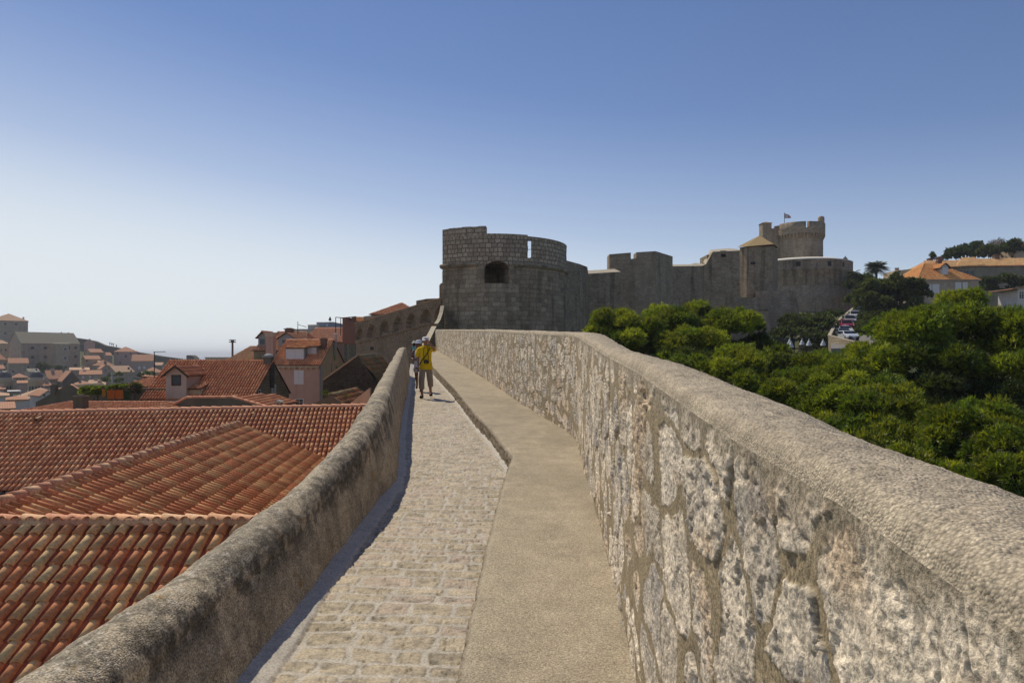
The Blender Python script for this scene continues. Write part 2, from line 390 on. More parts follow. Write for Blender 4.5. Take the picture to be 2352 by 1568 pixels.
ground = structure(part('ground', np_mesh('ground', np.stack([GX, GY, GZ], -1), grid_faces(len(gy), len(gx))), MT['earth']))
mb = MB(); mb.poly([(-9000, -1000, 0), (9000, -1000, 0), (9000, 12000, 0), (-9000, 12000, 0)])
structure(mb.add('sea', MT['sea']))

# ------------------------------------------------------------------ the wall walk: paving, ledge, two parapets
def zb(Y): return CZ - 1.65 + 0.039 * Y                                   # top of the ledge
def zw(Y): return CZ - 1.84 + 0.0322 * np.minimum(Y, 40) - 0.012 * np.maximum(Y - 40, 0)   # paving
LB_Y = [0.5, 3.6, 6.5, 8.4, 9.8, 11.3, 15.6, 21.5, 29, 39.8, 52]
LB_X = [-1.40, -1.40, -1.43, -1.42, -1.62, -1.86, -2.48, -3.27, -4.33, -5.86, -7.6]
def xl(Y): return ip(Y, LB_Y, LB_X)                                        # left edge of paving
EB_Y = [0.3, 3.2, 4.0, 5.8, 7.7, 8.85, 11.2, 13.3, 19.5, 27.5, 40, 52]
EB_X = [-0.29, -0.256, -0.233, -0.17, -0.08, 0.0, -0.33, -0.71, -1.68, -3.05, -5.12, -7.05]
def xe(Y): return ip(Y, EB_Y, EB_X)                                        # edge of the ledge
JW_Y = [0.3, 1, 2, 3.18, 4.2, 5.2, 6.55, 7.8, 9.3, 10.3, 11.2, 14.5, 22.1, 30, 55.5]
JW_X = [0.49, 0.52, 0.55, 0.586, 0.65, 0.71, 0.78, 0.84, 0.92, 0.95, 0.86, 0.287, -0.83, -2.1, -6.28]
def xj(Y): return ip(Y, JW_Y, JW_X)                                        # foot of the right parapet
def ztr(Y): return CZ + ip(Y, [0.3, 0.63, 1.1, 1.73, 3.2, 5.2, 9.5, 14.5, 22, 30, 55.5], [-0.25, -0.23, -0.185, -0.15, -0.03, 0.05, 0.30, 0.52, 0.83, 1.13, 2.09])
def wtr(Y): return ip(Y, [0.3, 1, 3, 5.4, 10, 20], [0.56, 0.55, 0.52, 0.44, 0.42, 0.45])
LT_Y = [0.51, 1.52, 2.74, 3.56, 4.78, 5.65, 6.33, 6.95, 7.57, 8.8, 10.45, 14.2, 20, 29]
LT_Z = [-1.218, -1.20, -1.17, -1.158, -1.118, -1.01, -0.915, -0.83, -0.75, -0.645, -0.525, -0.36, -0.05, 0.35]
LT_O = [-1.91, -1.91, -1.91, -1.90, -1.89, -1.81, -1.81, -1.80, -1.84, -1.98, -2.15, -2.70, -3.50, -4.80]
LT_I = [-1.535, -1.535, -1.535, -1.535, -1.53, -1.505, -1.51, -1.49, -1.515, -1.62, -1.865, -2.42, -3.24, -4.55]

# paving of coursed worn stones
def make_path():
    n, m = 980, 190
    Y = 2.2 * (50 / 2.2) ** np.linspace(0, 1, n)
    f = np.linspace(0, 1, m)
    L = xl(Y) - 0.06; E = xe(Y) + 0.03
    X = L[:, None] + (E - L)[:, None] * f; YY = np.repeat(Y[:, None], m, 1)
    # courses
    rs = np.random.default_rng(3)
    wy = YY + (fbm(X * 3.0, YY * 2.0, 5, 3) - 0.5) * 0.10 + X * 0.06
    edges = np.concatenate([[1.0], 1.0 + np.cumsum(rs.uniform(0.12, 0.215, 420))])
    row = np.clip(np.searchsorted(edges, wy) - 1, 0, len(edges) - 2)
    dy = np.minimum(wy - edges[row], edges[row + 1] - wy)
    wx = X + (fbm(X * 4.0, YY * 4.0, 8, 3) - 0.5) * 0.07
    dx = np.zeros_like(X); sid = np.zeros_like(X)
    for r in np.unique(row):
        k = row == r; q = np.random.default_rng(100 + r)
        b = -9 + q.uniform(0, 0.3) + np.concatenate([[0], np.cumsum(q.uniform(0.17, 0.38, 60))])
        i = np.clip(np.searchsorted(b, wx[k]) - 1, 0, len(b) - 2)
        dx[k] = np.minimum(wx[k] - b[i], b[i + 1] - wx[k]); sid[k] = _h(i * 1.0, r * 1.0, 4)
    rad = 0.035
    dd = np.where((dx < rad) & (dy < rad), rad - np.sqrt((rad - dx) ** 2 + (rad - dy) ** 2), np.minimum(dx, dy))
    chip = fbm(X * 14, YY * 14, 11, 4)
    d2 = dd + (chip - 0.5) * 0.030
    st = sstep(0.010, 0.024, d2)
    rough = fbm(X * 9, YY * 16, 21, 5); fl = fbm(X * 30, YY * 45, 31, 4)
    h = st * (0.002 + 0.005 * sid + (rough - 0.5) * 0.015 * (0.3 + 1.3 * _h(sid * 97, sid * 13, 2)) + (fl - 0.5) * 0.012 - 0.012 * sstep(.40, .30, fbm(X * 16, YY * 26, 77, 4, .6))) + (1 - st) * (fl - 0.5) * 0.004
    cs = np.stack([lerp(0.37, 0.54, sid), lerp(0.303, 0.447, sid), lerp(0.20, 0.312, sid)], -1)
    pinkish = sstep(0.72, 0.95, _h(sid * 51, sid * 7, 9)); cs = mixc(cs, np.array([0.50, 0.39, 0.30]), pinkish * 0.7)
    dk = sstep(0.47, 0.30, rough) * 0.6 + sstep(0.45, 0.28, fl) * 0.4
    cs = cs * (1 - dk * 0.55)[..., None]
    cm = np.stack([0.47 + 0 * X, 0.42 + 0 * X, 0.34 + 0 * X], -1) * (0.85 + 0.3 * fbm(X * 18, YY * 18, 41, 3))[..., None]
    cs = cs * (1 - .45 * sstep(.034, .012, d2) * (chip > .42))[..., None]  # joint shadow painted as a dark edge on the stones
    col = mixc(cm, cs, st)
    Z = zw(YY) + h
    # mortar fillets along both feet
    dl = X - L[:, None]; wl = 0.15 + 0.03 * vnoise(YY * 3, YY * 0, 2) + 0.03 * sstep(8.6, 8.0, YY)
    ml = sstep(wl, wl - 0.03, dl); Z = lerp(Z, zw(YY) + 0.016 + 0.28 * np.maximum(wl - dl - 0.02, 0) + (fl - 0.5) * 0.004, ml)
    dr = E[:, None] - X; wr = (0.085 + 0.05 * vnoise(YY * 5, YY * 0, 6)) * (YY > 8.6)
    mr = sstep(wr, wr - 0.02, dr) * (YY > 8.6); Z = lerp(Z, zw(YY) + 0.015 + 0.5 * np.maximum(wr - dr, 0), mr)
    cf = np.stack([0.46 + 0 * X, 0.42 + 0 * X, 0.355 + 0 * X], -1) * (0.9 + 0.2 * rough)[..., None]
    col = mixc(col, cf, np.maximum(ml, mr))
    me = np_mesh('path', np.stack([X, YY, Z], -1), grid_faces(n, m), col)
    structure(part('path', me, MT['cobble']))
make_path()

def make_ledge():
    n = 760; Y = 0.3 * (54 / 0.3) ** np.linspace(0, 1, n)
    Y = np.sort(np.concatenate([Y, np.linspace(8.0, 9.6, 60)])); n = len(Y)
    E = xe(Y); J = xj(Y) + 0.05
    prof = [(0, -0.95), (0, -0.7), (0, -0.5)] + [(0, -0.5 + 0.46 * k / 26) for k in range(1, 27)] + [(0.006, -0.022), (0.018, -0.006), (0.035, 0.0)]
    nf = len(prof); f = np.linspace(0, 1, 74)[1:]
    X = np.zeros((n, nf + len(f))); Z = np.zeros_like(X); YY = np.repeat(Y[:, None], X.shape[1], 1)
    rid = np.zeros_like(X)
    for k, (dx, dz) in enumerate(prof):
        X[:, k] = E + dx; Z[:, k] = zb(Y) + dz; rid[:, k] = 1.0 if k < nf - 3 else (0.5 if k == nf - 3 else 0)
    X[:, nf:] = E[:, None] + 0.035 + (J - E - 0.035)[:, None] * f; Z[:, nf:] = zb(Y)[:, None]
    u = YY; v = Z - zb(YY)
    f1, f2, cid = voro(u * 5.5 + (fbm(u * 6, v * 6, 4, 3) - .5) * 1.2, v * 7.0 + (fbm(u * 6, v * 6, 14, 3) - .5) * 1.2, 3)
    st = sstep(0.03, 0.16, f2 - f1) * rid
    rr = fbm(u * 24, v * 24, 17, 4)
    X -= st * (0.012 + 0.02 * (rr - 0.35)) * (rid > 0)
    top = 1 - rid
    und = (fbm(X * 1.6, YY * 1.2, 9, 3) - 0.5) * 0.018 + (fbm(X * 22, YY * 22, 19, 3) - 0.5) * 0.005
    edge = np.maximum(0, 0.08 - (X - E[:, None])) * 0.12 * fbm(YY * 6, YY * 0 + 2, 29, 3)
    Z += top * (und - edge)
    X += (fbm(YY * 4, Z * 0 + 1, 33, 3) - 0.5) * 0.02 * (f2 * 0 + 1) * (np.arange(X.shape[1]) < nf)
    cc = np.stack([0.42 + 0 * X, 0.355 + 0 * X, 0.258 + 0 * X], -1) * (0.90 + 0.20 * fbm(X * 5, YY * 3.2, 61, 5))[..., None]
    cc = mixc(cc, np.array([0.25, 0.215, 0.16]), sstep(0.5, 0.72, fbm(X * 1.3, YY * 0.9, 65, 4)) * 0.35)
    cs = np.stack([lerp(0.24, 0.42, cid), lerp(0.195, 0.345, cid), lerp(0.14, 0.255, cid)], -1) * (0.55 + 0.8 * rr)[..., None]
    cm = np.array([0.22, 0.185, 0.13])
    col = mixc(cc, mixc(np.broadcast_to(cm, cc.shape), cs, st), rid)
    me = np_mesh('ledge', np.stack([X, YY, Z], -1), grid_faces(n, X.shape[1], True), col)
    o = part('stone_ledge', me, MT['bench']); tag(o, 'long low beige concrete topped ledge at the foot of the right hand parapet', 'ledge')
make_ledge()

def make_right_parapet():
    n = 1500; Y = 0.32 * (55.5 / 0.32) ** np.linspace(0, 1, n)
    # smooth polyline
    X0 = xj(Y); X0 = np.convolve(np.pad(X0, 8, 'edge'), np.ones(17) / 17, 'valid')
    g = np.gradient(X0, Y); nl = np.sqrt(1 + g * g); nx, ny = -1 / nl, g / nl       # normal towards the walk
    s = np.concatenate([[0], np.cumsum(np.sqrt(np.diff(X0) ** 2 + np.diff(Y) ** 2))])
    b = zb(Y) - 0.08; tp = ztr(Y); W = wtr(Y)
    nr = 330; fv = np.linspace(0, 1, nr)
    Hh = (tp - 0.05 - b)
    V = b[:, None] + Hh[:, None] * fv; v = V - zb(Y)[:, None]; u = np.repeat(s[:, None], nr, 1)
    top = (tp[:, None] - V)
    # irregular rubble, laid flush: stone faces nearly plane but badly pitted, mortar smeared between and over them
    wx = (fbm(u * 2.6, v * 2.6, 1, 5) - 0.5) * 1.0; wy = (fbm(u * 2.6 + 7, v * 2.6, 2, 5) - 0.5) * 1.0
    f1, f2, cid = voro(u * 2.7 + wx * .8, v * 3.1 + wy * .8, 11, 0.9)
    e = f2 - f1
    pn = fbm(u * 2.6, v * 2.6, 23, 4)
    rg = fbm(u * 15, v * 15, 31, 5, 0.6); fine = fbm(u * 44, v * 44, 37, 4, 0.62); fin2 = fbm(u * 125, v * 125, 39, 3, .6)
    small = _h(cid * 17, cid * 71, 5); kind = _h(cid * 91, cid * 37, 3)
    thr = 0.095 + 0.22 * sstep(0.48, 0.62, pn) + 0.25 * (kind > .92)
    ee = e + (rg - 0.5) * 0.10 + (fine - 0.5) * 0.03
    st = sstep(thr, thr + 0.022, ee)
    st = st * sstep(0.03, 0.13, top + (rg - 0.5) * 0.16) * sstep(-0.06, 0.03, v + (rg - .5) * .1)
    rid1 = 1 - np.abs(fbm(u * 9, v * 6, 101, 4, .6) * 2 - 1); rid2 = 1 - np.abs(fbm(u * 24, v * 20, 103, 4, .6) * 2 - 1)   # ridged, sharp-edged breaks
    pit = sstep(0.44, 0.30, fine); hole = sstep(0.36, 0.26, fbm(u * 26, v * 26, 107, 3, .6))
    crack = sstep(0.03, 0.0, np.abs(fbm(u * 6 + 3, v * 4.5, 43, 4) - 0.5))
    tilt = (small - .5) * 0.02
    amp = 0.45 + 0.9 * kind
    ridf = 1 - np.abs(fine * 2 - 1)
    jx = (rg - .5) * .5; jy = (fine - .5) * .4
    fa = facets(u * 8 + jx, v * 9 + jy, 61, .9); fb = facets(u * 21 + jx * 1.5, v * 24 + jy * 1.5, 67, .9); fc = facets(u * 52 + jx * 2, v * 52 + jy * 2, 71, .8)
    ds = 0.009 + tilt * .5 + amp * (fa * 0.012 + fb * 0.0055 + (rg - .5) * 0.004) + fc * 0.003 + (fin2 - .5) * 0.004 - 0.005 * hole * (kind > .45) - 0.005 * crack
    disp = st * np.clip(ds - .003, -0.018, 0.026) + (1 - st) * (0.004 + (pn - 0.5) * 0.012 + (fine - 0.5) * 0.003 + (fin2 - .5) * 0.002)
    disp *= sstep(0.0, 0.06, top) * 0.75 + 0.25
    PX = X0[:, None] + nx[:, None] * disp; PY = Y[:, None] + ny[:, None] * disp
    ca = np.array([0.80, 0.685, 0.53]); cb = np.array([0.63, 0.535, 0.415]); cp = np.array([0.66, 0.46, 0.28]); cg = np.array([0.43, 0.39, 0.345])
    t1 = fbm(u * 6, v * 6, 51, 5, .6)
    cs = mixc(np.broadcast_to(ca, t1.shape + (3,)), np.broadcast_to(cb, t1.shape + (3,)), np.clip(small * 0.7 + (t1 - .5) * 2.2, 0, 1))
    cs = mixc(cs, cp, sstep(0.56, 0.72, fbm(u * 2.5, v * 3.0, 57, 4)) * 0.6)
    cs = mixc(cs, cg, sstep(0.55, 0.75, _h(cid * 23, cid * 3, 8)) * sstep(0.4, 0.6, t1) * 0.75)
    cs = cs * (0.88 + 0.24 * rg)[..., None] * (0.86 + .26 * _h(cid * 7, cid * 31, 6))[..., None] * (1 - 0.16 * pit)[..., None] * (1 - 0.28 * hole)[..., None] * (1 - .35 * crack)[..., None]
    cm = np.array([0.34, 0.27, 0.17]) * (0.78 + 0.44 * fbm(u * 8, v * 8, 71, 4))[..., None]
    cm = mixc(cm, np.array([0.36, 0.30, 0.215]), sstep(0.2, 0.05, top)[...])
    rim = sstep(.03, .0, np.abs(ee - thr - .01)) * (rg > .48); 
    col = mixc(cm, cs, st) * (1 - .10 * rim)[..., None]
    root = thing('parapet_wall', 'tall rubble stone parapet with rough mortar top along the right side of the walk', 'wall', (0.6, 3, CZ - 1.5))
    me = np_mesh('face', np.stack([PX, PY, V], -1), grid_faces(n, nr, False), col)
    part('wall_face', me, MT['near_wall'], root)
    # coping: rounded over, then down the outer side
    prof = []
    r1 = 0.05
    for k in range(0, 13):
        a = k / 12 * math.pi / 2; prof.append((r1 * (1 - math.cos(a)), -0.05 + r1 * math.sin(a), 0))
    nt = 62
    for k in range(1, nt + 1): prof.append((None, k / nt, 1))
    for k in range(1, 12): a = k / 11 * math.pi / 2; prof.append((a, 0, 2))
    for dz in (0.3, 0.8, 2, 5, 9, 14): prof.append((dz, 0, 3))
    drop = ip(Y, [0.3, 4.5, 7.0, 10.0, 14.0], [0.122, 0.122, 0.09, 0.015, 0.03])
    P = len(prof); CXc = np.zeros((n, P)); DZ = np.zeros((n, P)); tt = np.zeros((n, P))
    for k, (a, c, ty) in enumerate(prof):
        if ty == 0: CXc[:, k] = a; DZ[:, k] = c
        elif ty == 1:
            CXc[:, k] = 0.05 + (W - 0.13) * c; DZ[:, k] = 0.012 * math.sin(math.pi * c) - drop * c ** 1.6; tt[:, k] = c
        elif ty == 2: CXc[:, k] = W - 0.08 + 0.08 * math.sin(a); DZ[:, k] = -drop - 0.08 * (1 - math.cos(a)); tt[:, k] = 1
        else: CXc[:, k] = W + 0.01 * a; DZ[:, k] = -drop - 0.08 - a; tt[:, k] = 1
    uu = np.repeat(s[:, None], P, 1); w = CXc
    gr = fbm(uu * 34, w * 34, 81, 4, 0.6); g2 = fbm(uu * 9, w * 9, 87, 4); g3 = fbm(uu * 1.6, w * 2.5, 93, 3)
    topm = np.array([0 if p[2] == 3 else 1 for p in prof])[None, :] * np.clip(w / 0.02, 0, 1)
    DZ = DZ + topm * ((gr - 0.5) * 0.012 + (g2 - 0.5) * 0.016 + (g3 - 0.5) * 0.03)
    w2 = CXc + (fbm(uu * 3, w * 0 + 3, 97, 3) - 0.5) * 0.03 * tt
    PX = X0[:, None] - nx[:, None] * w2; PY = Y[:, None] - ny[:, None] * w2; PZ = tp[:, None] + DZ
    # sew the first column to the face
    PX[:, 0] = X0 + nx * disp[:, -1]; PY[:, 0] = Y + ny * disp[:, -1]; PZ[:, 0] = V[:, -1]
    base = mixc(np.broadcast_to(np.array([0.51, 0.43, 0.315]), gr.shape + (3,)), np.broadcast_to(np.array([0.37, 0.31, 0.23]), gr.shape + (3,)), np.clip((g2 - 0.35) * 1.2, 0, 1))
    base = base * (0.78 + 0.44 * gr)[..., None]
    base = mixc(base, np.array([0.17, 0.15, 0.12]), sstep(0.60, 0.78, fbm(uu * 16, w * 22, 99, 4)) * 0.35)
    me = np_mesh('coping', np.stack([PX, PY, PZ], -1), grid_faces(n, P, False), base)
    part('coping', me, MT['coping'], root)
    # far end face
    i = n - 1; mb = MB()
    mb.poly([(X0[i], Y[i], CZ - 4), (X0[i] + 0.45, Y[i], CZ - 4), (X0[i] + 0.45, Y[i], tp[i] - 0.12), (X0[i], Y[i], tp[i] - 0.06)][::-1])
    mb.add('end_face', MT['stone_house'], root)
make_right_parapet()

def make_left_parapet():
    n = 900; Y = 1.0 * (29.0 / 1.0) ** np.linspace(0, 1, n)
    B = xl(Y); zt = CZ + ip(Y, LT_Y, LT_Z); O = ip(Y, LT_Y, LT_O); I = ip(Y, LT_Y, LT_I); z0 = zw(Y) - 0.03
    def sm(a):
        return np.convolve(np.pad(a, 14, 'edge'), np.ones(29) / 29, 'valid')
    zt, O, I = sm(zt), sm(O), sm(I)
    sh = ip(Y, [1, 6, 9, 14, 29], [0.17, 0.16, 0.13, 0.08, 0.05])
    cols = []
    nf = 60
    for k in range(nf):
        f = k / (nf - 1); cols.append((lerp(B, I, f ** 1.25), lerp(z0, zt - sh, f), f, 0 * Y))
    M = lerp(I, O, 0.45)
    for k in range(1, 26):
        a = k / 25 * math.pi / 2; cols.append((lerp(M, I, math.cos(a)), zt - sh * (1 - math.sin(a)), 1.0, 0 * Y + k / 25))
    for k in range(1, 26):
        a = k / 25 * math.pi / 2; cols.append((lerp(M, O, math.sin(a)), zt - sh * 1.2 * (1 - math.cos(a)), 1.0, 0 * Y + 1))
    for k in range(1, 14): cols.append((O - 0.01 * k, zt - sh * 1.2 - 0.08 * k, 1.0, 0 * Y + 1))
    for d in (2, 4, 8, 13): cols.append((O - 0.15, zt - sh * 1.2 - d, 1.0, 0 * Y + 1))
    X = np.stack([c[0] for c in cols], 1); Z = np.stack([c[1] for c in cols], 1); P = X.shape[1]; YY = np.repeat(Y[:, None], P, 1)
    s = np.concatenate([np.zeros((n, 1)), np.cumsum(np.sqrt(np.diff(X, axis=1) ** 2 + np.diff(Z, axis=1) ** 2), 1)], 1)
    u = YY
    nx_ = np.gradient(Z, axis=1); nz_ = -np.gradient(X, axis=1); L = np.sqrt(nx_ ** 2 + nz_ ** 2) + 1e-9; nx_, nz_ = nx_ / L, nz_ / L
    lo = fbm(u * 1.1, s * 1.3, 3, 3); md = fbm(u * 6, s * 6, 7, 4); hi = fbm(u * 38, s * 38, 9, 4, 0.6)
    d = (lo - 0.5) * 0.05 + (md - 0.5) * 0.022 + (hi - 0.5) * 0.009
    d[:, 0] = 0
    X = X + nx_ * d; Z = Z + nz_ * d
    hgt = (Z - z0[:, None]) / (zt - z0)[:, None]
    bare = np.array([0.52, 0.435, 0.31]); grey = np.array([0.33, 0.285, 0.215]); black = np.array([0.045, 0.042, 0.036]); pale = np.array([0.50, 0.45, 0.37])
    k1 = fbm(u * 3.2, s * 3.2, 13, 5, 0.6); k2 = fbm(u * 12, s * 12, 15, 5, 0.65); k3 = fbm(u * 30, s * 30, 19, 4, 0.6)
    col = mixc(np.broadcast_to(bare, X.shape + (3,)), np.broadcast_to(grey, X.shape + (3,)), sstep(0.4, 0.65, k1) * 0.8)
    inner = np.array([c[2] for c in cols])[None, :]
    topw = np.stack([c[3] for c in cols], 1)
    nearf = sstep(13, 8.5, YY)
    band = sstep(0.45, 0.80, hgt) * (1 - 0.75 * topw) * nearf
    col = mixc(col, black, np.clip(sstep(0.46, 0.57, k2 * 0.65 + k1 * 0.35 + band * 0.07 - 0.02) * band * .8, 0, 0.72))
    gmask = sstep(0.5, 0.62, k2) * nearf * topw
    col = mixc(col, np.array([0.12, 0.11, 0.092]), gmask * 0.45)
    col = mixc(col, pale, sstep(0.60, 0.70, k3) * 0.75 * (0.35 + 0.65 * topw))
    col = mixc(col, np.array([0.30, 0.17, 0.035]), sstep(0.74, 0.80, fbm(u * 5.5, s * 5.5, 25, 4, 0.6)) * 0.6 * nearf)
    st = sstep(0.5, 0.7, fbm(u * 7, s * 0.9, 27, 4)) * (1 - topw) * sstep(0.9, 0.3, hgt) * 0.35
    col = mixc(col, np.array([0.15, 0.125, 0.095]), st)
    col = col * (0.8 + 0.4 * k3)[..., None]
    root = thing('parapet_wall', 'low rounded mortar parapet with black lichen along the left side of the walk', 'wall', (-1.6, 5, CZ - 1.6))
    part('wall_body', np_mesh('wall_body', np.stack([X, YY, Z], -1), grid_faces(n, P, False), col), MT['lichen'], root)
    i = n - 1; mb = MB()
    pts = [(X[i, j], Y[i], Z[i, j]) for j in range(0, P)]
    mb.poly(pts + [(X[i, 0], Y[i], pts[-1][2])])
    mb.add('end_face', MT['stone_house'], root)
make_left_parapet()
# ------------------------------------------------------------------ round bastion at the end of the walk
def make_bastion():
    cx, cy, Rr = -1.83, 70.0, 7.4
    a0, a1 = math.atan2(-5.7, -4.72), math.radians(32)     # from the cut on the left, through the front, round to the back
    na, nz_ = 330, 250
    A = np.linspace(a0, a1, na); zlo, ztop = -20.0, 11.0
    tiers = np.concatenate([np.linspace(-20, 1.0, 20), np.linspace(1.08, ztop, nz_ - 20)])
    AA, ZZ = np.meshgrid(A, tiers)
    uu = AA * Rr
    bl = fbm(uu * 2.6, ZZ * 3.0, 5, 4)
    rad = Rr + 0.02 * np.clip(8.4 - ZZ, 0, 30) + (bl - 0.5) * 0.08
    X = cx + rad * np.cos(AA); Yv = cy + rad * np.sin(AA)
    # openings: arched embrasure and the lintelled gap
    px = CX + F * X / Yv; py = HY - F * ZZ / Yv
    ax = (px - 1141) / 28.0
    hole = (np.abs(ax) < 1) & (py < 651) & (py > 615 - 16 * np.sqrt(np.clip(1 - ax * ax, 0, 1)))
    gap = (px > 1211.5) & (px < 1220.5) & (py > 553.5) & (py < 592.5)
    q = grid_faces(len(tiers), na).astype(int)
    keep = ~(hole | gap).ravel()[q].all(1)
    root = thing('round_bastion', 'big round stone bastion with an arched gun opening where the walk ends', 'bastion', (cx, cy, CZ - 14))
    # lower body and upper body differ in masonry: split at the torus
    mid = ZZ.ravel()[q].mean(1)
    V = np.stack([X, Yv, ZZ + CZ], -1); UV = np.stack([uu, ZZ], -1)
    part('wall_lower', np_mesh('wall_lower', V, q[keep & (mid <= 8.35)], None, UV), MT['fort'], root)
    part('wall_upper', np_mesh('wall_upper', V, q[keep & (mid > 8.35)], None, UV), MT['fort_top'], root)
    # inner skin and top of the upper wall, raised tier on the left, torus, niche
    mb = MB(); Ri = Rr - 0.95
    am = math.atan2(62.85 - cy, (1116.5 - CX) * 62.85 / F - cx)
    ag0, ag1 = [math.atan2(63.45 - cy, (p - CX) * 63.45 / F - cx) for p in (1211, 1221)]
    ai0, ai1 = [math.atan2(64.45 - cy, (p - CX) * 64.45 / F - cx) for p in (1209, 1224)]
    def ring(b0, b1, z0, z1, n=40, ri=Ri, ro=Rr):
        for k in range(n):
            b, c = b0 + (b1 - b0) * k / n, b0 + (b1 - b0) * (k + 1) / n
            P = lambda r, a, z: (cx + r * math.cos(a), cy + r * math.sin(a), CZ + z)
            mb.poly([P(ro, b, z1), P(ro, c, z1), P(ri, c, z1), P(ri, b, z1)])
            mb.poly([P(ri, c, z0), P(ri, b, z0), P(ri, b, z1), P(ri, c, z1)])
            mb.poly([P(ro, b, z0), P(ro, c, z0), P(ro, c, z1), P(ro, b, z1)])
            if k == 0: mb.poly([P(ri, b, z0), P(ro, b, z0), P(ro, b, z1), P(ri, b, z1)])
            if k == n - 1: mb.poly([P(ro, c, z0), P(ri, c, z0), P(ri, c, z1), P(ro, c, z1)])
    # masonry courses step along the raised tier
    st = [0.0, 0.17, 0.33, 0.5, 0.68, 0.85, 1.0]
    for k in range(6): ring(lerp(a0, am, st[k]), lerp(a0, am, st[k + 1]), 10.99, 11.80 + (0.02, 0.05, 0.03, 0.06, 0.03, 0.07)[k], 6, Ri, Rr + 0.004)
    ring(am, ag0, 10.99, 11.17, 30, Ri, Rr + 0.006); ring(ag0, a1, 10.99, 11.05, 50, Ri, Rr + 0.03)
    mb.add('top_course', MT['fort_top'], root)
    mb = MB()
    for (b0, b1, z0, z1) in ((a0, ai0, 8.55, 10.99), (ai0, ai1, 8.55, 8.98), (ai1, a1, 8.55, 10.99)):
        n = 24
        for k in range(n):
            b, c = b0 + (b1 - b0) * k / n, b0 + (b1 - b0) * (k + 1) / n
            P = lambda r, a, z: (cx + r * math.cos(a), cy + r * math.sin(a), CZ + z)
            mb.poly([P(Ri, c, z0), P(Ri, b, z0), P(Ri, b, z1), P(Ri, c, z1)])
    P = lambda r, a, z: (cx + r * math.cos(a), cy + r * math.sin(a), CZ + z)
    mb.poly([P(Ri, ai0, 8.98), P(Rr, ag0, 8.98), P(Rr, ag0, 10.9), P(Ri, ai0, 10.9)]); mb.poly([P(Ri, ai1, 8.98), P(Ri, ai1, 10.9), P(Rr, ag1, 10.9), P(Rr, ag1, 8.98)])
    mb.poly([P(Ri, ai0, 8.98), P(Ri, ai1, 8.98), P(Rr, ag1, 8.98), P(Rr, ag0, 8.98)])
    # the straight cut on the left
    mb.poly([P(Rr + 0.3, a0, -20), P(Rr, a0, 8.4), P(Rr, a0, 11.8), (cx - 4.5, cy + 9, CZ + 11.8), (cx - 4.5, cy + 9, CZ - 20)])
    # floor of the platform
    mb.poly([P(Ri, a0 + (a1 - a0) * k / 30, 8.6) for k in range(31)] + [(cx - 4.5, cy + 7, CZ + 8.6)])
    mb.add('inner_wall', MT['fort_top'], root)
    mb = MB()
    pr = [(Rr - 0.05, 8.12), (Rr + 0.10, 8.15), (Rr + 0.22, 8.25), (Rr + 0.25, 8.38), (Rr + 0.2, 8.5), (Rr + 0.05, 8.56), (Rr - 0.05, 8.57)]
    e0, e1 = [math.atan2(62.8 - cy, (p - CX) * 62.8 / F - cx) for p in (1098, 1180)]
    mb.lathe((cx, cy, CZ), pr, 40, 0, a0 - 0.02, e0); mb.lathe((cx, cy, CZ), pr, 70, 0, e1, a1)
    mb.add('string_course', MT['fort'], root)
    mb = MB()   # the gun opening: splayed niche behind the hole
    c = []
    for k in range(17):
        f = k / 16; x = -1 + 2 * f; c.append((1141 + 29 * x, 615 - 16.6 * math.sqrt(max(0, 1 - x * x))))
    out = [(1112, 652)] + c + [(1170, 652)]
    fr = [at(p, q2, 62.86 + 0.0016 * (p - 1120) ** 2 * 0.02) for p, q2 in out]
    ba = [Vector((lerp(p.x, -2.9, 0.5), p.y + 4.6, lerp(p.z, CZ + 7.5, 0.3))) for p in fr]
    for i in range(len(fr)):
        j = (i + 1) % len(fr); mb.poly([fr[j], fr[i], ba[i], ba[j]])
    mb.poly(ba)
    mb.add('gun_opening', MT['fort'], root)
    mb = MB(); g = 63.4; mb.tube([at(1210, 573, g + .4), at(1222, 573, g + .4)], 0.025, 5); mb.add('rail', MT['metal'], root)
make_bastion()

def wall_poly(mb, pts, thick, m=0):
    """front outline in (px, py, Y) extruded away from the viewer"""
    mb.prism([at(*p) for p in pts], (0, thick, 0), m)

def simple_thing(name, label, cat, mb, mat, pname, group=None):
    v = np.array(mb.v); c = (float(v[:, 0].mean()), float(v[:, 1].mean()), float(v[:, 2].min()))
    r = thing(name, label, cat, c, 0, group); mb.add(pname, mat, r); return r

# small pier that rises behind the bastion's left edge
mb = MB(); wall_poly(mb, [(1009, 700, 80), (1009, 655, 80), (1013, 650, 80), (1030, 650, 80), (1030, 760, 80), (1009, 760, 80)], 2)
simple_thing('wall_pier', 'narrow stone pier showing behind the left edge of the round bastion', 'pier', mb, MT['fort'], 'wall')

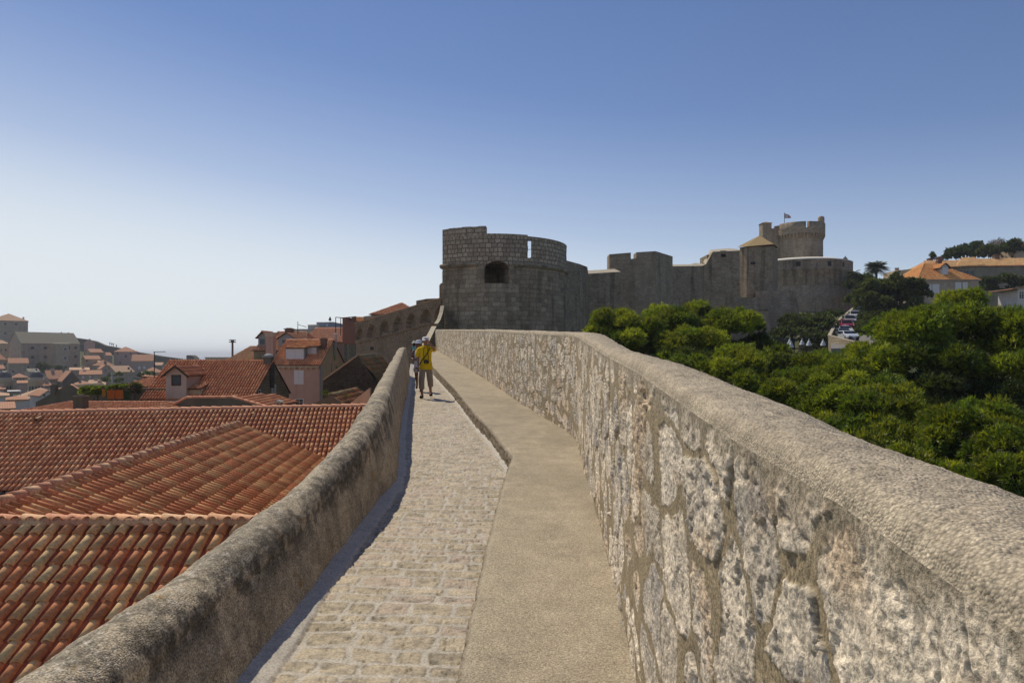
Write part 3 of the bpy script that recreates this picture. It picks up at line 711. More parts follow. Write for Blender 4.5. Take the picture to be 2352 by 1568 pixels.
# plan-view wall runs: list of (px, Y) corners with tops in py; thickness to the back
def plan_wall(name, label, cat, pts, zbot, mat, thick=2.0, cap=None, group=None, top_drop=0.0):
    """pts: (px, py_top, Y); each segment is a block with a level or sloping top that falls outwards"""
    v = [at(*p) for p in pts]; c = sum(v, Vector()) / len(v); c.z = zbot
    r = thing(name, label, cat, c, 0, group); mb = MB(); mc = MB()
    for i in range(len(v) - 1):
        a, b = v[i], v[i + 1]; d = (b - a); d.z = 0; n = Vector((d.y, -d.x, 0)).normalized()
        if n.y > 0: n = -n
        a2, b2 = a - n * thick, b - n * thick
        lo = lambda p: Vector((p.x, p.y, zbot))
        mb.poly([lo(a), lo(b), b, a]); mb.poly([lo(b2), lo(a2), a2 + Vector((0, 0, top_drop)), b2 + Vector((0, 0, top_drop))])
        (mc if cap else mb).poly([a, b, b2 + Vector((0, 0, top_drop)), a2 + Vector((0, 0, top_drop))])
        mb.poly([lo(a2), lo(a), a, a2 + Vector((0, 0, top_drop))]); mb.poly([lo(b), lo(b2), b2 + Vector((0, 0, top_drop)), b])
    mb.add('wall', mat, r)
    if cap: mc.add('coping', cap, r)
    return r
MT['lit_cap'] = m_plain('sunlit_stone_coping', (0.46, 0.40, 0.30), 0.9, 0, 0.25, 4)  # sunlight on the wall tops is put into this pale colour
plan_wall('curtain_wall', 'plain stone curtain wall joined to the right side of the round bastion', 'wall',
          [(1285, 594, 73), (1299, 597.5, 74), (1332, 606.5, 77.1), (1349, 613, 79.6), (1353, 640, 90)], CZ - 22, MT['curtain'], 0.8, None, None, -0.2)
plan_wall('curtain_wall', 'lower curtain wall with a pale sunlit sloping top left of the square flanking tower', 'wall',
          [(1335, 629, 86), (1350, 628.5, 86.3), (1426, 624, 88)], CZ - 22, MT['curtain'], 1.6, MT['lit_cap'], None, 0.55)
def make_flank():
    r = thing('flanking_tower', 'square stone flanking tower with one notch in its top edge', 'tower', at(1470, 816, 95), 0)
    mb = MB(); zt = lambda py, Y: Z_(py, Y)
    Yf, D = 92.0, 9
    mb.prism([at(1399.6, 1180, Yf), at(1399.6, 584, Yf), at(1449, 580, Yf), at(1449, 594.5, Yf), at(1461.5, 593.5, Yf), at(1461.5, 579.3, Yf), at(1506, 576.7, Yf), at(1506, 1180, Yf)], (0, 2.2, 0))
    # right-hand face turned towards the ditch, and the body behind
    a, b = at(1506, 576.7, Yf), at(1545, 588.8, Yf + 6)
    lo = lambda p: Vector((p.x, p.y, CZ - 22))
    mb.poly([lo(a), lo(b), b, a]); c = b + Vector((-1.5, 1.5, 0)); e = a + Vector((-1.2, 2.2, 0)); mb.poly([a, b, c, e]); mb.poly([lo(b), lo(c), c, b]); mb.poly([lo(c), lo(e), e, c])
    l0 = at(1399.6, 584, Yf); l1 = l0 + Vector((.9, 8, 0)); mb.poly([lo(l1), lo(l0), l0, l1]); l2 = l1 + Vector((1.2, 0, 0)); l3 = l0 + Vector((1.2, 2, 0)); mb.poly([l0, l3, l2, l1])
    mb.add('wall', MT['far_fort'], r)  # lighter stone than the curtain walls stands in for open-sky light
make_flank()
plan_wall('curtain_wall', 'long curtain wall with a pale sunlit coping right of the notched flanking tower', 'wall',
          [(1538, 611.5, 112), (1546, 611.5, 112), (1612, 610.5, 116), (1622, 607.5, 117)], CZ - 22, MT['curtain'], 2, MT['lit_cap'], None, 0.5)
def make_step_tower():
    r = thing('wall_tower', 'stone wall tower with a slanting left shoulder and one small square window', 'tower', at(1665, 816, 118), 0)
    mb = MB(); Y = 116.5
    out = [(1608, 1080), (1608, 611), (1621.5, 607), (1637.5, 578), (1655.5, 577.4), (1655.5, 590.8), (1668, 590.4), (1668, 576.8), (1699, 575.4), (1699, 1080)]
    mb.prism([at(p, q, Y) for p, q in out], (0, 1.6, 0))
    mb.prism([at(1655.5, 583, Y), at(1655.5, 575.5, Y), at(1668, 575.3, Y), at(1668, 582.6, Y)], (0, 1.5, 0))
    mb.box(X_(1630, Y), X_(1697, Y), Y + 1.6, Y + 6, CZ - 20, Z_(582, Y))
    mb.add('wall', MT['curtain'], r)
    mb = MB(); T = 0.75
    mb.poly([at(1637.5, 578, Y), at(1699, 575.4, Y), at(1697, 572.6, Y + 1.8), at(1675, 570, Y + 3), at(1632, 573.5, Y + 3)])
    mb.poly([at(1621.5, 607, Y), at(1637.5, 578, Y), at(1632, 573.5, Y + 3), at(1615, 602, Y + 3)])
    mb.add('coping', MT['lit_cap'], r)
    mb = MB(); mb.box(X_(1654, Y), X_(1668, Y), Y + 5.9, Y + 5.99, Z_(591, Y), Z_(583, Y)); mb.add('window', MT['dark'], r)
make_step_tower()
def make_square_tower():
    Y = 128.0; r = thing('square_tower', 'square stone tower with a pyramid tile roof in front of the great round keep', 'tower', at(1740, 816, Y + 4), 0)
    mb = MB(); lo = lambda p: Vector((p.x, p.y, CZ - 8))
    a0, a, b, c = at(1699, 575, Y + 1.6), at(1715, 569.5, Y), at(1777, 563, Y), at(1786.5, 569, Y + 5)
    d = at(1762, 570, Y + 10)
    for p, q in ((a0, a), (a, b), (b, c), (c, d), (d, a0)): mb.poly([lo(p), lo(q), Vector((q.x, q.y, Z_(566, Y))), Vector((p.x, p.y, Z_(566, Y)))])
    mb.add('wall', MT['curtain'], r)
    mb = MB(); ap = at(1744.5, 541, Y + 5)
    e = [at(1693.5, 567, Y + 1.4), at(1714, 566, Y - .4), at(1778, 560.5, Y - .4), at(1787, 568.5, Y + 5), at(1762, 566, Y + 11)]
    for i in range(5): mb.poly([e[i], e[(i + 1) % 5], ap])
    mb.poly([p - Vector((0, 0, .12)) for p in e][::-1])
    mb.add('roof', MT['tower_tile'], r)
    mb = MB(); mb.box(X_(1724, Y), X_(1735, Y), Y - .05, Y + .3, Z_(607.5, Y), Z_(601.5, Y)); mb.add('window', MT['dark'], r)
t = NT('ochre_tower_tile'); uv = t.coord('UV'); wv = t.n('ShaderNodeTexWave', wave_type='BANDS', bands_direction='X'); wv.inputs['Scale'].default_value = 0.75; wv.inputs['Distortion'].default_value = 0.6; t.l(uv, wv.inputs['Vector'])
nz = t.noise(uv, 3, 4, .6); k = t.mix((0.48, 0.35, 0.16), (0.30, 0.20, 0.10), nz); t.base(t.mix(k, t.ramp(wv.outputs['Fac'], [(0, .55), (1, 1.15)]), 1.0, 'MULTIPLY')); t.rough(.9); MT['tower_tile'] = t.m
make_square_tower()

# ------------------------------------------------------------------ the great keep
def make_keep():
    Yc = 168.0; xc = (1835.5 - CX) * Yc / F; Rk = 50.2 * Yc / F * 1.0; k = Yc / F
    r = thing('round_keep', 'great round castle keep with corbelled battlements and a flag', 'keep', (xc, Yc, CZ + 20), 0)
    z = lambda py, back=0: (HY - py) * (Yc - Rk + back) / F
    mb = MB(); mb.lathe((xc, Yc, CZ), [(Rk * 1.02, 5), (Rk, z(545))], 64); mb.add('shaft', MT['far_fort'], r)
    Ro = Rk * 1.09
    mb = MB()
    for i in range(46):
        a = 2 * math.pi * i / 46; ca, sa = math.cos(a), math.sin(a); w = 0.14
        P = lambda rr, zz, s: (xc + rr * ca - s * w * sa, Yc + rr * sa + s * w * ca, CZ + zz)
        pts = [P(Rk * .99, z(549), -1), P(Rk * 1.02, z(545.5), -1), P(Ro, z(537.5), -1), P(Ro, z(533), -1), P(Rk * .99, z(533), -1)]
        mb.prism(pts, Vector(P(0, 0, 1)) - Vector(P(0, 0, -1)))
    mb.add('corbels', MT['far_fort'], r)
    mb = MB(); zs = z(523); zt = z(508.5)
    g0, g1 = [math.atan2(-1, 0) + (p - 1835.5) / 54.7 for p in (1828, 1835)]
    gl = math.pi * 1.5 - 1.13 - .35
    mb.lathe((xc, Yc, CZ), [(Ro, z(535)), (Ro, zs)], 64)
    mb.lathe((xc, Yc, CZ), [(Rk, z(545)), (Rk * .995, z(535)), (Ro, z(535))], 64)
    mb.lathe((xc, Yc, CZ), [(Ro, zs), (Ro - 1.2, zs), (Ro - 1.2, zs - 1), (0.01, zs - 1)], 64)
    for b0, b1 in ((-math.pi / 2 - 1.25, g0), (g1, -math.pi / 2 + 1.5), (-math.pi / 2 + 2.0, -math.pi / 2 + 3.2), (-math.pi / 2 - 2.6, -math.pi / 2 - 1.7)):
        mb.lathe((xc, Yc, CZ), [(Ro + .01, zs - .02), (Ro + .01, zt), (Ro - 1.2, zt + 0.18), (Ro - 1.2, zs - .02)], 24, 0, b0, b1)
        for b in (b0, b1):
            P = lambda rr, zz: (xc + rr * math.cos(b), Yc + rr * math.sin(b), CZ + zz)
            mb.poly([P(Ro + .01, zs - .02), P(Ro - 1.2, zs - .02), P(Ro - 1.2, zt + .18), P(Ro + .01, zt)])
    mb.add('battlement', MT['far_fort'], r)
    # turret on the left
    x0, x1 = X_(1747.5, Yc), X_(1768, Yc); mb = MB()
    mb.box(x0, x1, Yc - 1.2, Yc + 1.2, CZ + 8, Z_(514, Yc)); mb.box(x1, X_(1786, Yc), Yc - .8, Yc + .8, CZ + 8, Z_(526, Yc))
    mb.add('stair_turret', MT['far_fort'], r)
    mb = MB(); ap = at(1758, 509.3, Yc); q = [(x0 - .2, Yc - 1.5), (x1 + .2, Yc - 1.5), (x1 + .2, Yc + 1.5), (x0 - .2, Yc + 1.5)]
    q = [Vector((a, b, Z_(514.2, Yc))) for a, b in q]
    for i in range(4): mb.poly([q[i], q[(i + 1) % 4], ap])
    mb.poly(q[::-1]); mb.add('turret_roof', MT['tower_tile'], r)
    mb = MB(); xs, ys, rs = X_(1884.6, Yc), Yc - 0.3, 0.78
    mb.lathe((xs, ys, CZ), [(0.3, z(527, Rk)), (rs, z(519, Rk)), (rs, z(503, Rk)), (rs * .93, z(500, Rk)), (rs * .7, z(498, Rk)), (rs * .35, z(496.9, Rk)), (0.02, z(496.5, Rk))], 20)
    mb.add('sentry_box', MT['fort_top'], r)
    mb = MB(); p = at(1801.7, 512, Yc - 3); mb.tube([p, at(1801.7, 488, Yc - 3)], 0.06, 6); fp = mb.add('flagpole', MT['metal'], r)
    a = [at(1802, 489, Yc - 3), at(1802, 501.5, Yc - 3)]; V = []; C = []
    n = 16
    for i in range(n + 1):
        f = i / n; xx = 1802 + 15 * f; top = 489 + 7.5 * f; bot = 501.5 + 1.5 * f - 2.5 * f * f
        for g in range(5):
            p = at(xx, lerp(top, bot, g / 4), Yc - 3); p.y += 0.18 * math.sin(f * 8 + g * .4); V.append(p)
            red = (f - .66) ** 2 * 6 + ((g - 2) / 4) ** 2 * 1.2 < .12; C.append((0.42, 0.035, 0.04) if red else (0.55, 0.50, 0.52))
    fl = part('flag', np_mesh('flag', V, grid_faces(n + 1, 5), C), MT['flag'], r); fl.data.transform(Matrix())
MT['flag'] = m_attr('flag_cloth', 20, .08, .9, 0)
make_keep()

def make_drum():
    Yc = 163.0; xc = (1832 - CX) * Yc / F; k = Yc / F; Rd = 114 * k
    r = thing('round_drum', 'wide round drum wall with square openings below the great keep', 'drum wall', (xc, Yc, CZ), 0)
    Yn = Yc - Rd; z = lambda py: (HY - py) * Yc * 0.975 / F
    mb = MB(); top = z(605)
    prof = [(Rd * 1.10, z(765)), (Rd * 1.06, z(724)), (Rd * 1.03, z(690)), (Rd * 1.035, z(687)), (Rd * 1.02, z(686)), (Rd * 1.005, z(662))]
    mb.lathe((xc, Yc, CZ), prof, 60, 0, math.pi, 2 * math.pi); mb.add('talus', MT['far_fort'], r)
    mb = MB(); mb.lathe((xc, Yc, CZ), [(Rd * 1.0, z(662)), (Rd, z(627)), (Rd * 1.006, z(626.3)), (Rd * 1.006, z(625)), (Rd, z(624.5)), (Rd, top)], 60, 0, math.pi, 2 * math.pi); mb.add('wall', MT['curtain'], r)
    mb = MB(); mb.lathe((xc, Yc, CZ), [(Rd + .05, top), (Rd + .02, top + .15), (Rd - 2.2, top + .75), (Rd - 2.4, top + .2), (0.1, top + .2)], 60, 0, math.pi, 2 * math.pi); mb.add('terrace_top', MT['pale_top'], r)
    for pw, ww in ((1827, 9), (1895, 8.5), (1933, 6)):
        a = math.asin(max(-1, min(1, (X_(pw, Yc - Rd * .8) - xc) / Rd))); xx = xc + Rd * math.sin(a); yy = Yc - Rd * math.cos(a)
        mb = MB(); s = ww * k * .5; d = Vector((math.cos(a), math.sin(a), 0)); o = Vector((math.sin(a), -math.cos(a), 0))
        c = Vector((xx, yy, CZ + z(615)));
        mb.prism([c - d * s + o * .04 - Vector((0, 0, .55)), c + d * s + o * .04 - Vector((0, 0, .55)), c + d * s + o * .04 + Vector((0, 0, .5)), c - d * s + o * .04 + Vector((0, 0, .5))], -o * .5); mb.add('gun_port', MT['dark'], r)
    mb = MB(); xs = X_(1939.5, Yc); rs = .52
    mb.lathe((xs, Yc - .4, CZ), [(rs, top - .4), (rs, z(597) * 1.028), (rs * 1.1, z(596.6) * 1.028), (rs * .98, z(595) * 1.028), (rs * .65, z(592.8) * 1.028), (rs * .25, z(591.6) * 1.028), (.14, z(590) * 1.028), (.02, z(588.5) * 1.028)], 16); mb.add('sentry_box', MT['fort_top'], r)
MT['pale_top'] = m_plain('sunlit_terrace', (0.62, 0.58, 0.50), .8)  # sunlit look of the drum top painted as a paler colour
make_drum()

def make_redoubts():
    for lab, out, Y in (('low sloping stone redoubt in front of the square tower, its torus line high', [(1600, 1000), (1600, 706), (1617, 703), (1671, 683), (1762, 683), (1764, 711), (1774, 775), (1792, 1000)], 119),
                        ('low stone redoubt with sloping foot between the square tower and the drum', [(1735, 950), (1735, 667.5), (1826, 667), (1829, 690), (1839, 735), (1862, 950)], 124)):
        r = thing('stone_redoubt', lab, 'redoubt', at(out[0][0] + 60, 800, Y), 0)
        mb = MB(); pts = [at(p, q, Y - (0 if q < 700 else (q - 700) * .02)) for p, q in out]
        mb.prism(pts, (8 * (out[1][0] - CX) / F + .3, 8, 0)); mb.add('wall', MT['far_fort'], r)
        mb = MB(); pa = (out[-3][0], 0); mb.tube([at(out[1][0] + 20, 711 if Y == 119 else 690, Y - .25), at(pa[0], 711 if Y == 119 else 690, Y - .25)], .16, 6); mb.add('string_course', MT['curtain'], r)
        mb = MB(); pc = 1714 if Y == 119 else 1776; py = 701 if Y == 119 else 682
        mb.box(X_(pc - 5, Y), X_(pc + 6, Y), Y - .06, Y + .4, Z_(py + 5, Y), Z_(py - 4, Y)); mb.add('gun_port', MT['dark'], r)
make_redoubts()

# ------------------------------------------------------------------ stair parapets and the arched wall left of the bastion
def slab(mb, p, q, w, drop, mt=0, ms=1):
    """sloping wall from p to q (top centre lines), width w in x, going down"""
    p, q = Vector(p), Vector(q); d = Vector((w / 2, 0, 0)); lo = Vector((0, 0, -drop))
    mb.poly([p - d, p + d, q + d, q - d], mt)
    mb.poly([p + d, p + d + lo, q + d + lo, q + d], ms); mb.poly([p - d + lo, p - d, q - d, q - d + lo], ms)
    mb.poly([p - d + lo, p + d + lo, p + d, p - d], ms); mb.poly([q + d + lo, q - d + lo, q - d, q + d], ms)
r = thing('stair_parapet', 'steep stair parapet rising behind the raised arm of the man in yellow', 'wall', at(990, 800, 54))
mb = MB(); slab(mb, at(975, 792, 50), at(997, 749, 60), 0.42, 5); mb.add('wall', [MT['lit_cap'], MT['stone_house']], r)  # sunlit top coloured paler than the sides
r = thing('stair_parapet', 'curved stair parapet climbing against the left edge of the bastion', 'wall', at(1010, 740, 63))
mb = MB()
for a, b in (((1001.5, 743, 60.2), (1008, 733, 61.5)), ((1008, 733, 61.5), (1013, 718, 62.8)), ((1013, 718, 62.8), (1016, 702, 63.8))): slab(mb, at(*a), at(*b), 0.34, 5)
mb.add('wall', [MT['lit_cap'], MT['stone_house']], r)

def make_arch_wall():
    r = thing('arched_wall', 'brown stone wall with a row of blind arches below its sloping tiled top', 'wall', at(915, 800, 70))
    p0, p1 = (818, 742, 78.0), (1016, 684, 69.0)
    n, m = 300, 150
    f = np.linspace(0, 1, n); g = np.linspace(0, 1, m)
    A, B = at(*p0), at(*p1)
    FX = A.x + (B.x - A.x) * f[:, None]; FYy = A.y + (B.y - A.y) * f[:, None]; TZ = A.z + (B.z - A.z) * f[:, None]
    lo = CZ - 7.0; ZZ = TZ + (lo - TZ) * g[None, :]
    X = np.repeat(FX, m, 1); Yv = np.repeat(FYy, m, 1); L = math.hypot(B.x - A.x, B.y - A.y); u = f[:, None] * L + 0 * ZZ; dpt = TZ - ZZ
    na = 6.4; ph = (u / L * na + 0.15) % 1.0 - 0.5; hw = 0.37
    arch = (np.abs(ph) < hw) & (dpt > 0.75 + 1.1 * (1 - np.sqrt(np.clip(1 - (np.abs(ph) / hw) ** 1.7, 0, 1)))) & (dpt < 1.9 + 0.5 * vnoise(u * 2, u * 0, 5))
    dep = np.where(dpt < 0.62, -0.22, 0.0) + np.where(arch, 0.42, 0.0) - np.where((dpt > 0.62) & (~arch) & (dpt < 2.4), 0.16, 0)
    k = sstep(2.9, 1.8, dpt); rough = fbm(u * 3, ZZ * 3, 7, 4)
    nrm = Vector((B.y - A.y, -(B.x - A.x), 0)).normalized()
    if nrm.y > 0: nrm = -nrm
    dd = -dep + (rough - .5) * .10
    X = X + nrm.x * dd; Yv = Yv + nrm.y * dd
    uv = np.stack([u, ZZ], -1)
    part('wall', np_mesh('wall', np.stack([X, Yv, ZZ], -1), grid_faces(n, m, True), None, uv), MT['arch_wall'], r)
    mb = MB(); d = (B - A).normalized(); ncap = 26
    for i in range(ncap):
        a = A + (B - A) * (i / ncap); b = A + (B - A) * ((i + .97) / ncap); up = Vector((0, 0, 0.10 + .02 * (i % 3)))
        mb.prism([a + nrm * .28 - Vector((0, 0, .0)), b + nrm * .28 - Vector((0, 0, .0)), b - nrm * .7 + up * 2, a - nrm * .7 + up * 2], (0, 0, -.09))
    mb.add('tile_coping', MT['cap_tile'], r)
    C = A - nrm * .8; D = B - nrm * .8; mb = MB()
    mb.poly([(C.x, C.y, lo), (D.x, D.y, lo), D, C][::-1]); mb.poly([A, C, (C.x, C.y, lo), (A.x, A.y, lo)]); mb.add('back_face', MT['arch_wall'], r)
    mb = MB(); p = at(853, 800, 76); mb.tube([p + nrm * .06, p - nrm * .3], .19, 12); mb.add('drain_hole', MT['dark'], r)
MT['cap_tile'] = m_plain('weathered_tile', (0.46, 0.29, 0.16), .85, 0, .3, 3)
make_arch_wall()
mb = MB(); wall_poly(mb, [(956, 720, 78), (956, 690.5, 78), (980, 686, 78), (1020, 684.5, 78), (1020, 720, 78)], 2)
simple_thing('wall_block', 'raised stone block above the tiled top of the arched wall beside the bastion', 'wall', mb, MT['fort'], 'wall')
mb = MB(); wall_poly(mb, [(836, 745, 81), (836, 726.5, 81), (873, 722, 81), (873, 745, 81)], 2)
simple_thing('wall_block', 'lower grey stone block at the left end of the tiled top of the arched wall', 'wall', mb, MT['fort'], 'wall')

# ------------------------------------------------------------------ steep street on the right, its wall
def make_street():
    P = [(1899, 812, 84), (1901, 769, 92), (1913, 748, 105), (1919, 737, 112), (1957, 707, 132)]
    r = thing('road_wall', 'pale stone road wall climbing beside the line of parked cars', 'wall', at(1901, 800, 92))
    mb = MB()
    for i in range(len(P) - 1):
        a, b = at(*P[i]), at(*P[i + 1]); w = Vector((.5, .1, 0)); lo = Vector((0, 0, -4.5))
        if i == 0: a = Vector((b.x + 1.2, b.y - 9, b.z - 1.6))
        mb.poly([a, a + w, b + w, b], 1); mb.poly([a + lo, a, b, b + lo][::-1]); mb.poly([a + w + lo, b + w + lo, b + w, a + w]); mb.poly([a + lo, a + w + lo, a + w, a])
    mb.add('wall', [MT['low_stone'], MT['lit_cap']], r)
    mb = MB()
    L = [at(1909, 800, 84), at(1908, 786, 92), at(1920, 766, 105), at(1926, 752, 112), at(1962, 722, 132)]
    for i in range(4): mb.poly([L[i], L[i] + Vector((7, 0, 0)), L[i + 1] + Vector((7, 0, 0)), L[i + 1]])
    for i in range(4): mb.poly([L[i] - Vector((0, 0, 8)), L[i + 1] - Vector((0, 0, 8)), L[i + 1], L[i]])
    mb.poly([L[0] - Vector((0, 0, 8)), L[0], L[0] + Vector((7, 0, 0)), L[0] + Vector((7, 0, -8))][::-1])
    structure(mb.add('street', MT['road']))
    return L
STREET = make_street()
# ------------------------------------------------------------------ barrel-tile roofs
PAL_MIX = [(0.40, 0.155, 0.078), (0.34, 0.125, 0.062), (0.48, 0.285, 0.155), (0.46, 0.245, 0.128), (0.37, 0.14, 0.07), (0.53, 0.33, 0.19)]
PAL_RED = [(0.43, 0.17, 0.09), (0.36, 0.13, 0.068), (0.47, 0.215, 0.12), (0.40, 0.15, 0.08)]
PAL_ORANGE = [(0.58, 0.235, 0.09), (0.50, 0.19, 0.07), (0.62, 0.28, 0.12)]
PAL_MOSS = [(0.20, 0.115, 0.06), (0.14, 0.11, 0.06), (0.26, 0.13, 0.065), (0.10, 0.09, 0.05)]
def in_poly(px, py, P):
    c = np.zeros(px.shape, bool); n = len(P)
    for i in range(n):
        x1, y1 = P[i]; x2, y2 = P[(i + 1) % n]
        if y1 == y2: continue
        k = ((y1 > py) != (y2 > py)) & (px < (x2 - x1) * (py - y1) / (y2 - y1) + x1); c ^= k
    return c
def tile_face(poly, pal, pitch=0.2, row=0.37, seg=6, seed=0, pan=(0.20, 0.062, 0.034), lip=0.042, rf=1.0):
    """poly: 3D corners, first edge = eave (left to right seen from outside). Returns verts, quads, colours of barrel tiles over a bed."""
    P = [Vector(p) for p in poly]; es = (P[1] - P[0]).normalized(); n = Vector((0, 0, 0))
    for i in range(1, len(P) - 1): n += (P[i] - P[0]).cross(P[i + 1] - P[0])
    n.normalize()
    if n.z < 0: n = -n
    eu = n.cross(es).normalized()
    if eu.z < 0: eu = -eu
    Q = [((p - P[0]).dot(es), (p - P[0]).dot(eu)) for p in P]
    smin, smax = min(q[0] for q in Q), max(q[0] for q in Q); umax = max(q[1] for q in Q); umin = min(q[1] for q in Q)
    S = np.arange(smin + pitch / 2, smax, pitch); U = np.arange(umin + row * 0.5, umax, row)
    SS, UU = np.meshgrid(S, U); SS, UU = SS.ravel(), UU.ravel()
    k = in_poly(SS, np.minimum(UU, umax - 0.02), Q); SS, UU = SS[k], UU[k]; N = len(SS)
    rg = np.random.default_rng(seed + 11)
    th = np.linspace(0, math.pi, seg + 1)
    r0, r1 = pitch * 0.315 * rf, pitch * 0.36 * rf
    # rings: upper end, lower end, lip
    tv = []
    for (u, r, h) in ((row * 0.56, r0, 0.012), (-row * 0.5, r1, lip), (-row * 0.5, r1 * 0.80, lip - .012)):
        for a in th: tv.append((r * math.cos(a), u, h + r * 0.92 * math.sin(a)))
    tv = np.array(tv); m = seg + 1
    q = []
    for ring in (0, 1):
        for i in range(seg): q.append((ring * m + i, ring * m + i + 1, (ring + 1) * m + i + 1, (ring + 1) * m + i))
    q = np.array(q)
    js = rg.normal(0, pitch * 0.03, N); ju = rg.normal(0, row * 0.025, N); jr = rg.normal(0, 0.025, N)
    loc = tv[None] + np.zeros((N, 1, 1))
    lx = loc[:, :, 0] + jr[:, None] * loc[:, :, 1]
    sv = SS[:, None] + js[:, None] + lx; uv = UU[:, None] + ju[:, None] + loc[:, :, 1]; hv = loc[:, :, 2]
    o = np.array(P[0]); es_, eu_, n_ = np.array(es), np.array(eu), np.array(n)
    V = o + sv[..., None] * es_ + uv[..., None] * eu_ + hv[..., None] * n_
    V = V.reshape(-1, 3); Fq = (q[None] + (np.arange(N) * len(tv))[:, None, None]).reshape(-1, 4)
    pal = np.minimum(np.array(pal) * np.array([1.62, 1.56, 1.25]) + np.array([0.065, 0.048, 0.026]), .85); c = pal[rg.integers(0, len(pal), N)] * rg.uniform(0.86, 1.14, (N, 1)); C = np.repeat(c, len(tv), 0)
    # bed: pans, a shallow trough between the covers
    nb = len(S)
    bx = np.concatenate([np.array([s - pitch / 2, s - pitch * .36, s - pitch * 0.0, s + pitch * .36]) for s in S] + [np.array([S[-1] + pitch / 2])]) if nb else np.array([0, 1])
    bh = np.tile(np.array([-0.03, 0.005, 0.02, 0.005]), nb); bh = np.append(bh, -0.03)
    bu = np.arange(0, max(1, int(round((umax - umin) / row))) + 1) * row + umin; bu = np.clip(bu, umin, umax - 0.01)
    BV, BF = [], []
    BX, BU = np.meshgrid(bx, bu); BHh = np.tile(bh, (len(bu), 1))
    kq = grid_faces(len(bu), len(bx)); cxm = BX.ravel()[kq].mean(1); cum = BU.ravel()[kq].mean(1)
    kk = in_poly(cxm, np.clip(cum, umin + .01, umax - .02), Q); kq = kq[kk]
    B = o + BX.ravel()[:, None] * es_ + BU.ravel()[:, None] * eu_ + BHh.ravel()[:, None] * n_
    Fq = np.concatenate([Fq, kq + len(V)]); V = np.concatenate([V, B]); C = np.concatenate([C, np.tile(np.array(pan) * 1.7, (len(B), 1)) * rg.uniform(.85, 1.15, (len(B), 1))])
    # solid underside
    u0 = len(V); PV = np.array([np.array(p) - 0.05 * n_ for p in P]); V = np.concatenate([V, PV]); C = np.concatenate([C, np.tile(np.array(pan) * .5, (len(PV), 1))])
    extra = [(u0 + 0, u0 + 1, u0 + 2, u0 + (3 if len(P) > 3 else 2))] if len(P) <= 4 else [(u0, u0 + i, u0 + i + 1, u0 + i + 1) for i in range(1, len(P) - 1)]
    tri = [e for e in extra if len(set(e)) == 4]; deg = [e for e in extra if len(set(e)) < 4]
    if tri: Fq = np.concatenate([Fq, np.array(tri)])
    return V, Fq, C, deg
def join_faces(lst):
    V, Fq, C = [], [], []; b = 0
    for v, f, c, *_ in lst: V.append(v); Fq.append(f + b); C.append(c); b += len(v)
    return np.concatenate(V), np.concatenate(Fq), np.concatenate(C)
def ridge_run(a, b, pal, r=0.11, ln=0.36, seed=0, seg=7):
    a, b = Vector(a), Vector(b); d = (b - a); L = d.length; d.normalize(); s = d.cross(Vector((0, 0, 1))).normalized(); u = s.cross(d).normalized()
    n = max(1, int(L / ln)); V, Fq, C = [], [], []; rg = np.random.default_rng(seed); pal = np.minimum(np.array(pal) * np.array([1.4, 1.35, 1.15]) + .04, .85)
    for i in range(n):
        p = a + d * (i * L / n); q = a + d * ((i + 1.12) * L / n); c = pal[rg.integers(len(pal))] * rg.uniform(.9, 1.15); bb = len(V); off = rg.normal(0, .006)
        for (w, rr, h) in ((p, r, 0.025), (q, r * .86, 0.0), (p, r * .84, 0.01)):
            for k in range(seg + 1):
                t_ = -0.15 * math.pi + 1.3 * math.pi * k / seg; V.append(w + s * (rr * math.cos(t_) + off) + u * (rr * math.sin(t_) + h - 0.02)); C.append(c)
        m = seg + 1
        for g0, g1 in ((0, 1), (2, 0)):
            for k in range(seg): Fq.append((bb + g0 * m + k, bb + g0 * m + k + 1, bb + g1 * m + k + 1, bb + g1 * m + k))
    return np.array([tuple(v) for v in V]), np.array(Fq), np.array(C)
def add_tiles(root, faces, ridges, pal, pitch=.2, row=.37, seg=6, seed=0, mat=None, pan=(0.20, 0.062, 0.034), rr=.11, rl=.36, rpal=None, lip=.042, rf=1.0):
    L = [tile_face(f, pal, pitch, row, seg, seed + i, pan, lip, rf) for i, f in enumerate(faces)]
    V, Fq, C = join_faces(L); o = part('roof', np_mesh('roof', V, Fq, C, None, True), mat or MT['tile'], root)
    if ridges:
        V, Fq, C = join_faces([ridge_run(a, b, rpal or pal, rr, rl, seed + 50 + i) for i, (a, b) in enumerate(ridges)])
        me = np_mesh('ridge_tiles', V, Fq, C)
        if root.get('_w', 0): me.transform(Matrix.Translation(-Vector(root['_loc'])))
        me.materials.append(MT['tile']); link(bpy.data.objects.new('ridge_tiles', me), o)
    return o
def sub(name, mb, mat, partobj, root):
    me = mb.mesh(name)
    for m in (mat if isinstance(mat, (list, tuple)) else [mat]): me.materials.append(m)
    if root.get('_w', 0): me.transform(Matrix.Translation(-Vector(root['_loc'])))
    return link(bpy.data.objects.new(name, me), partobj)

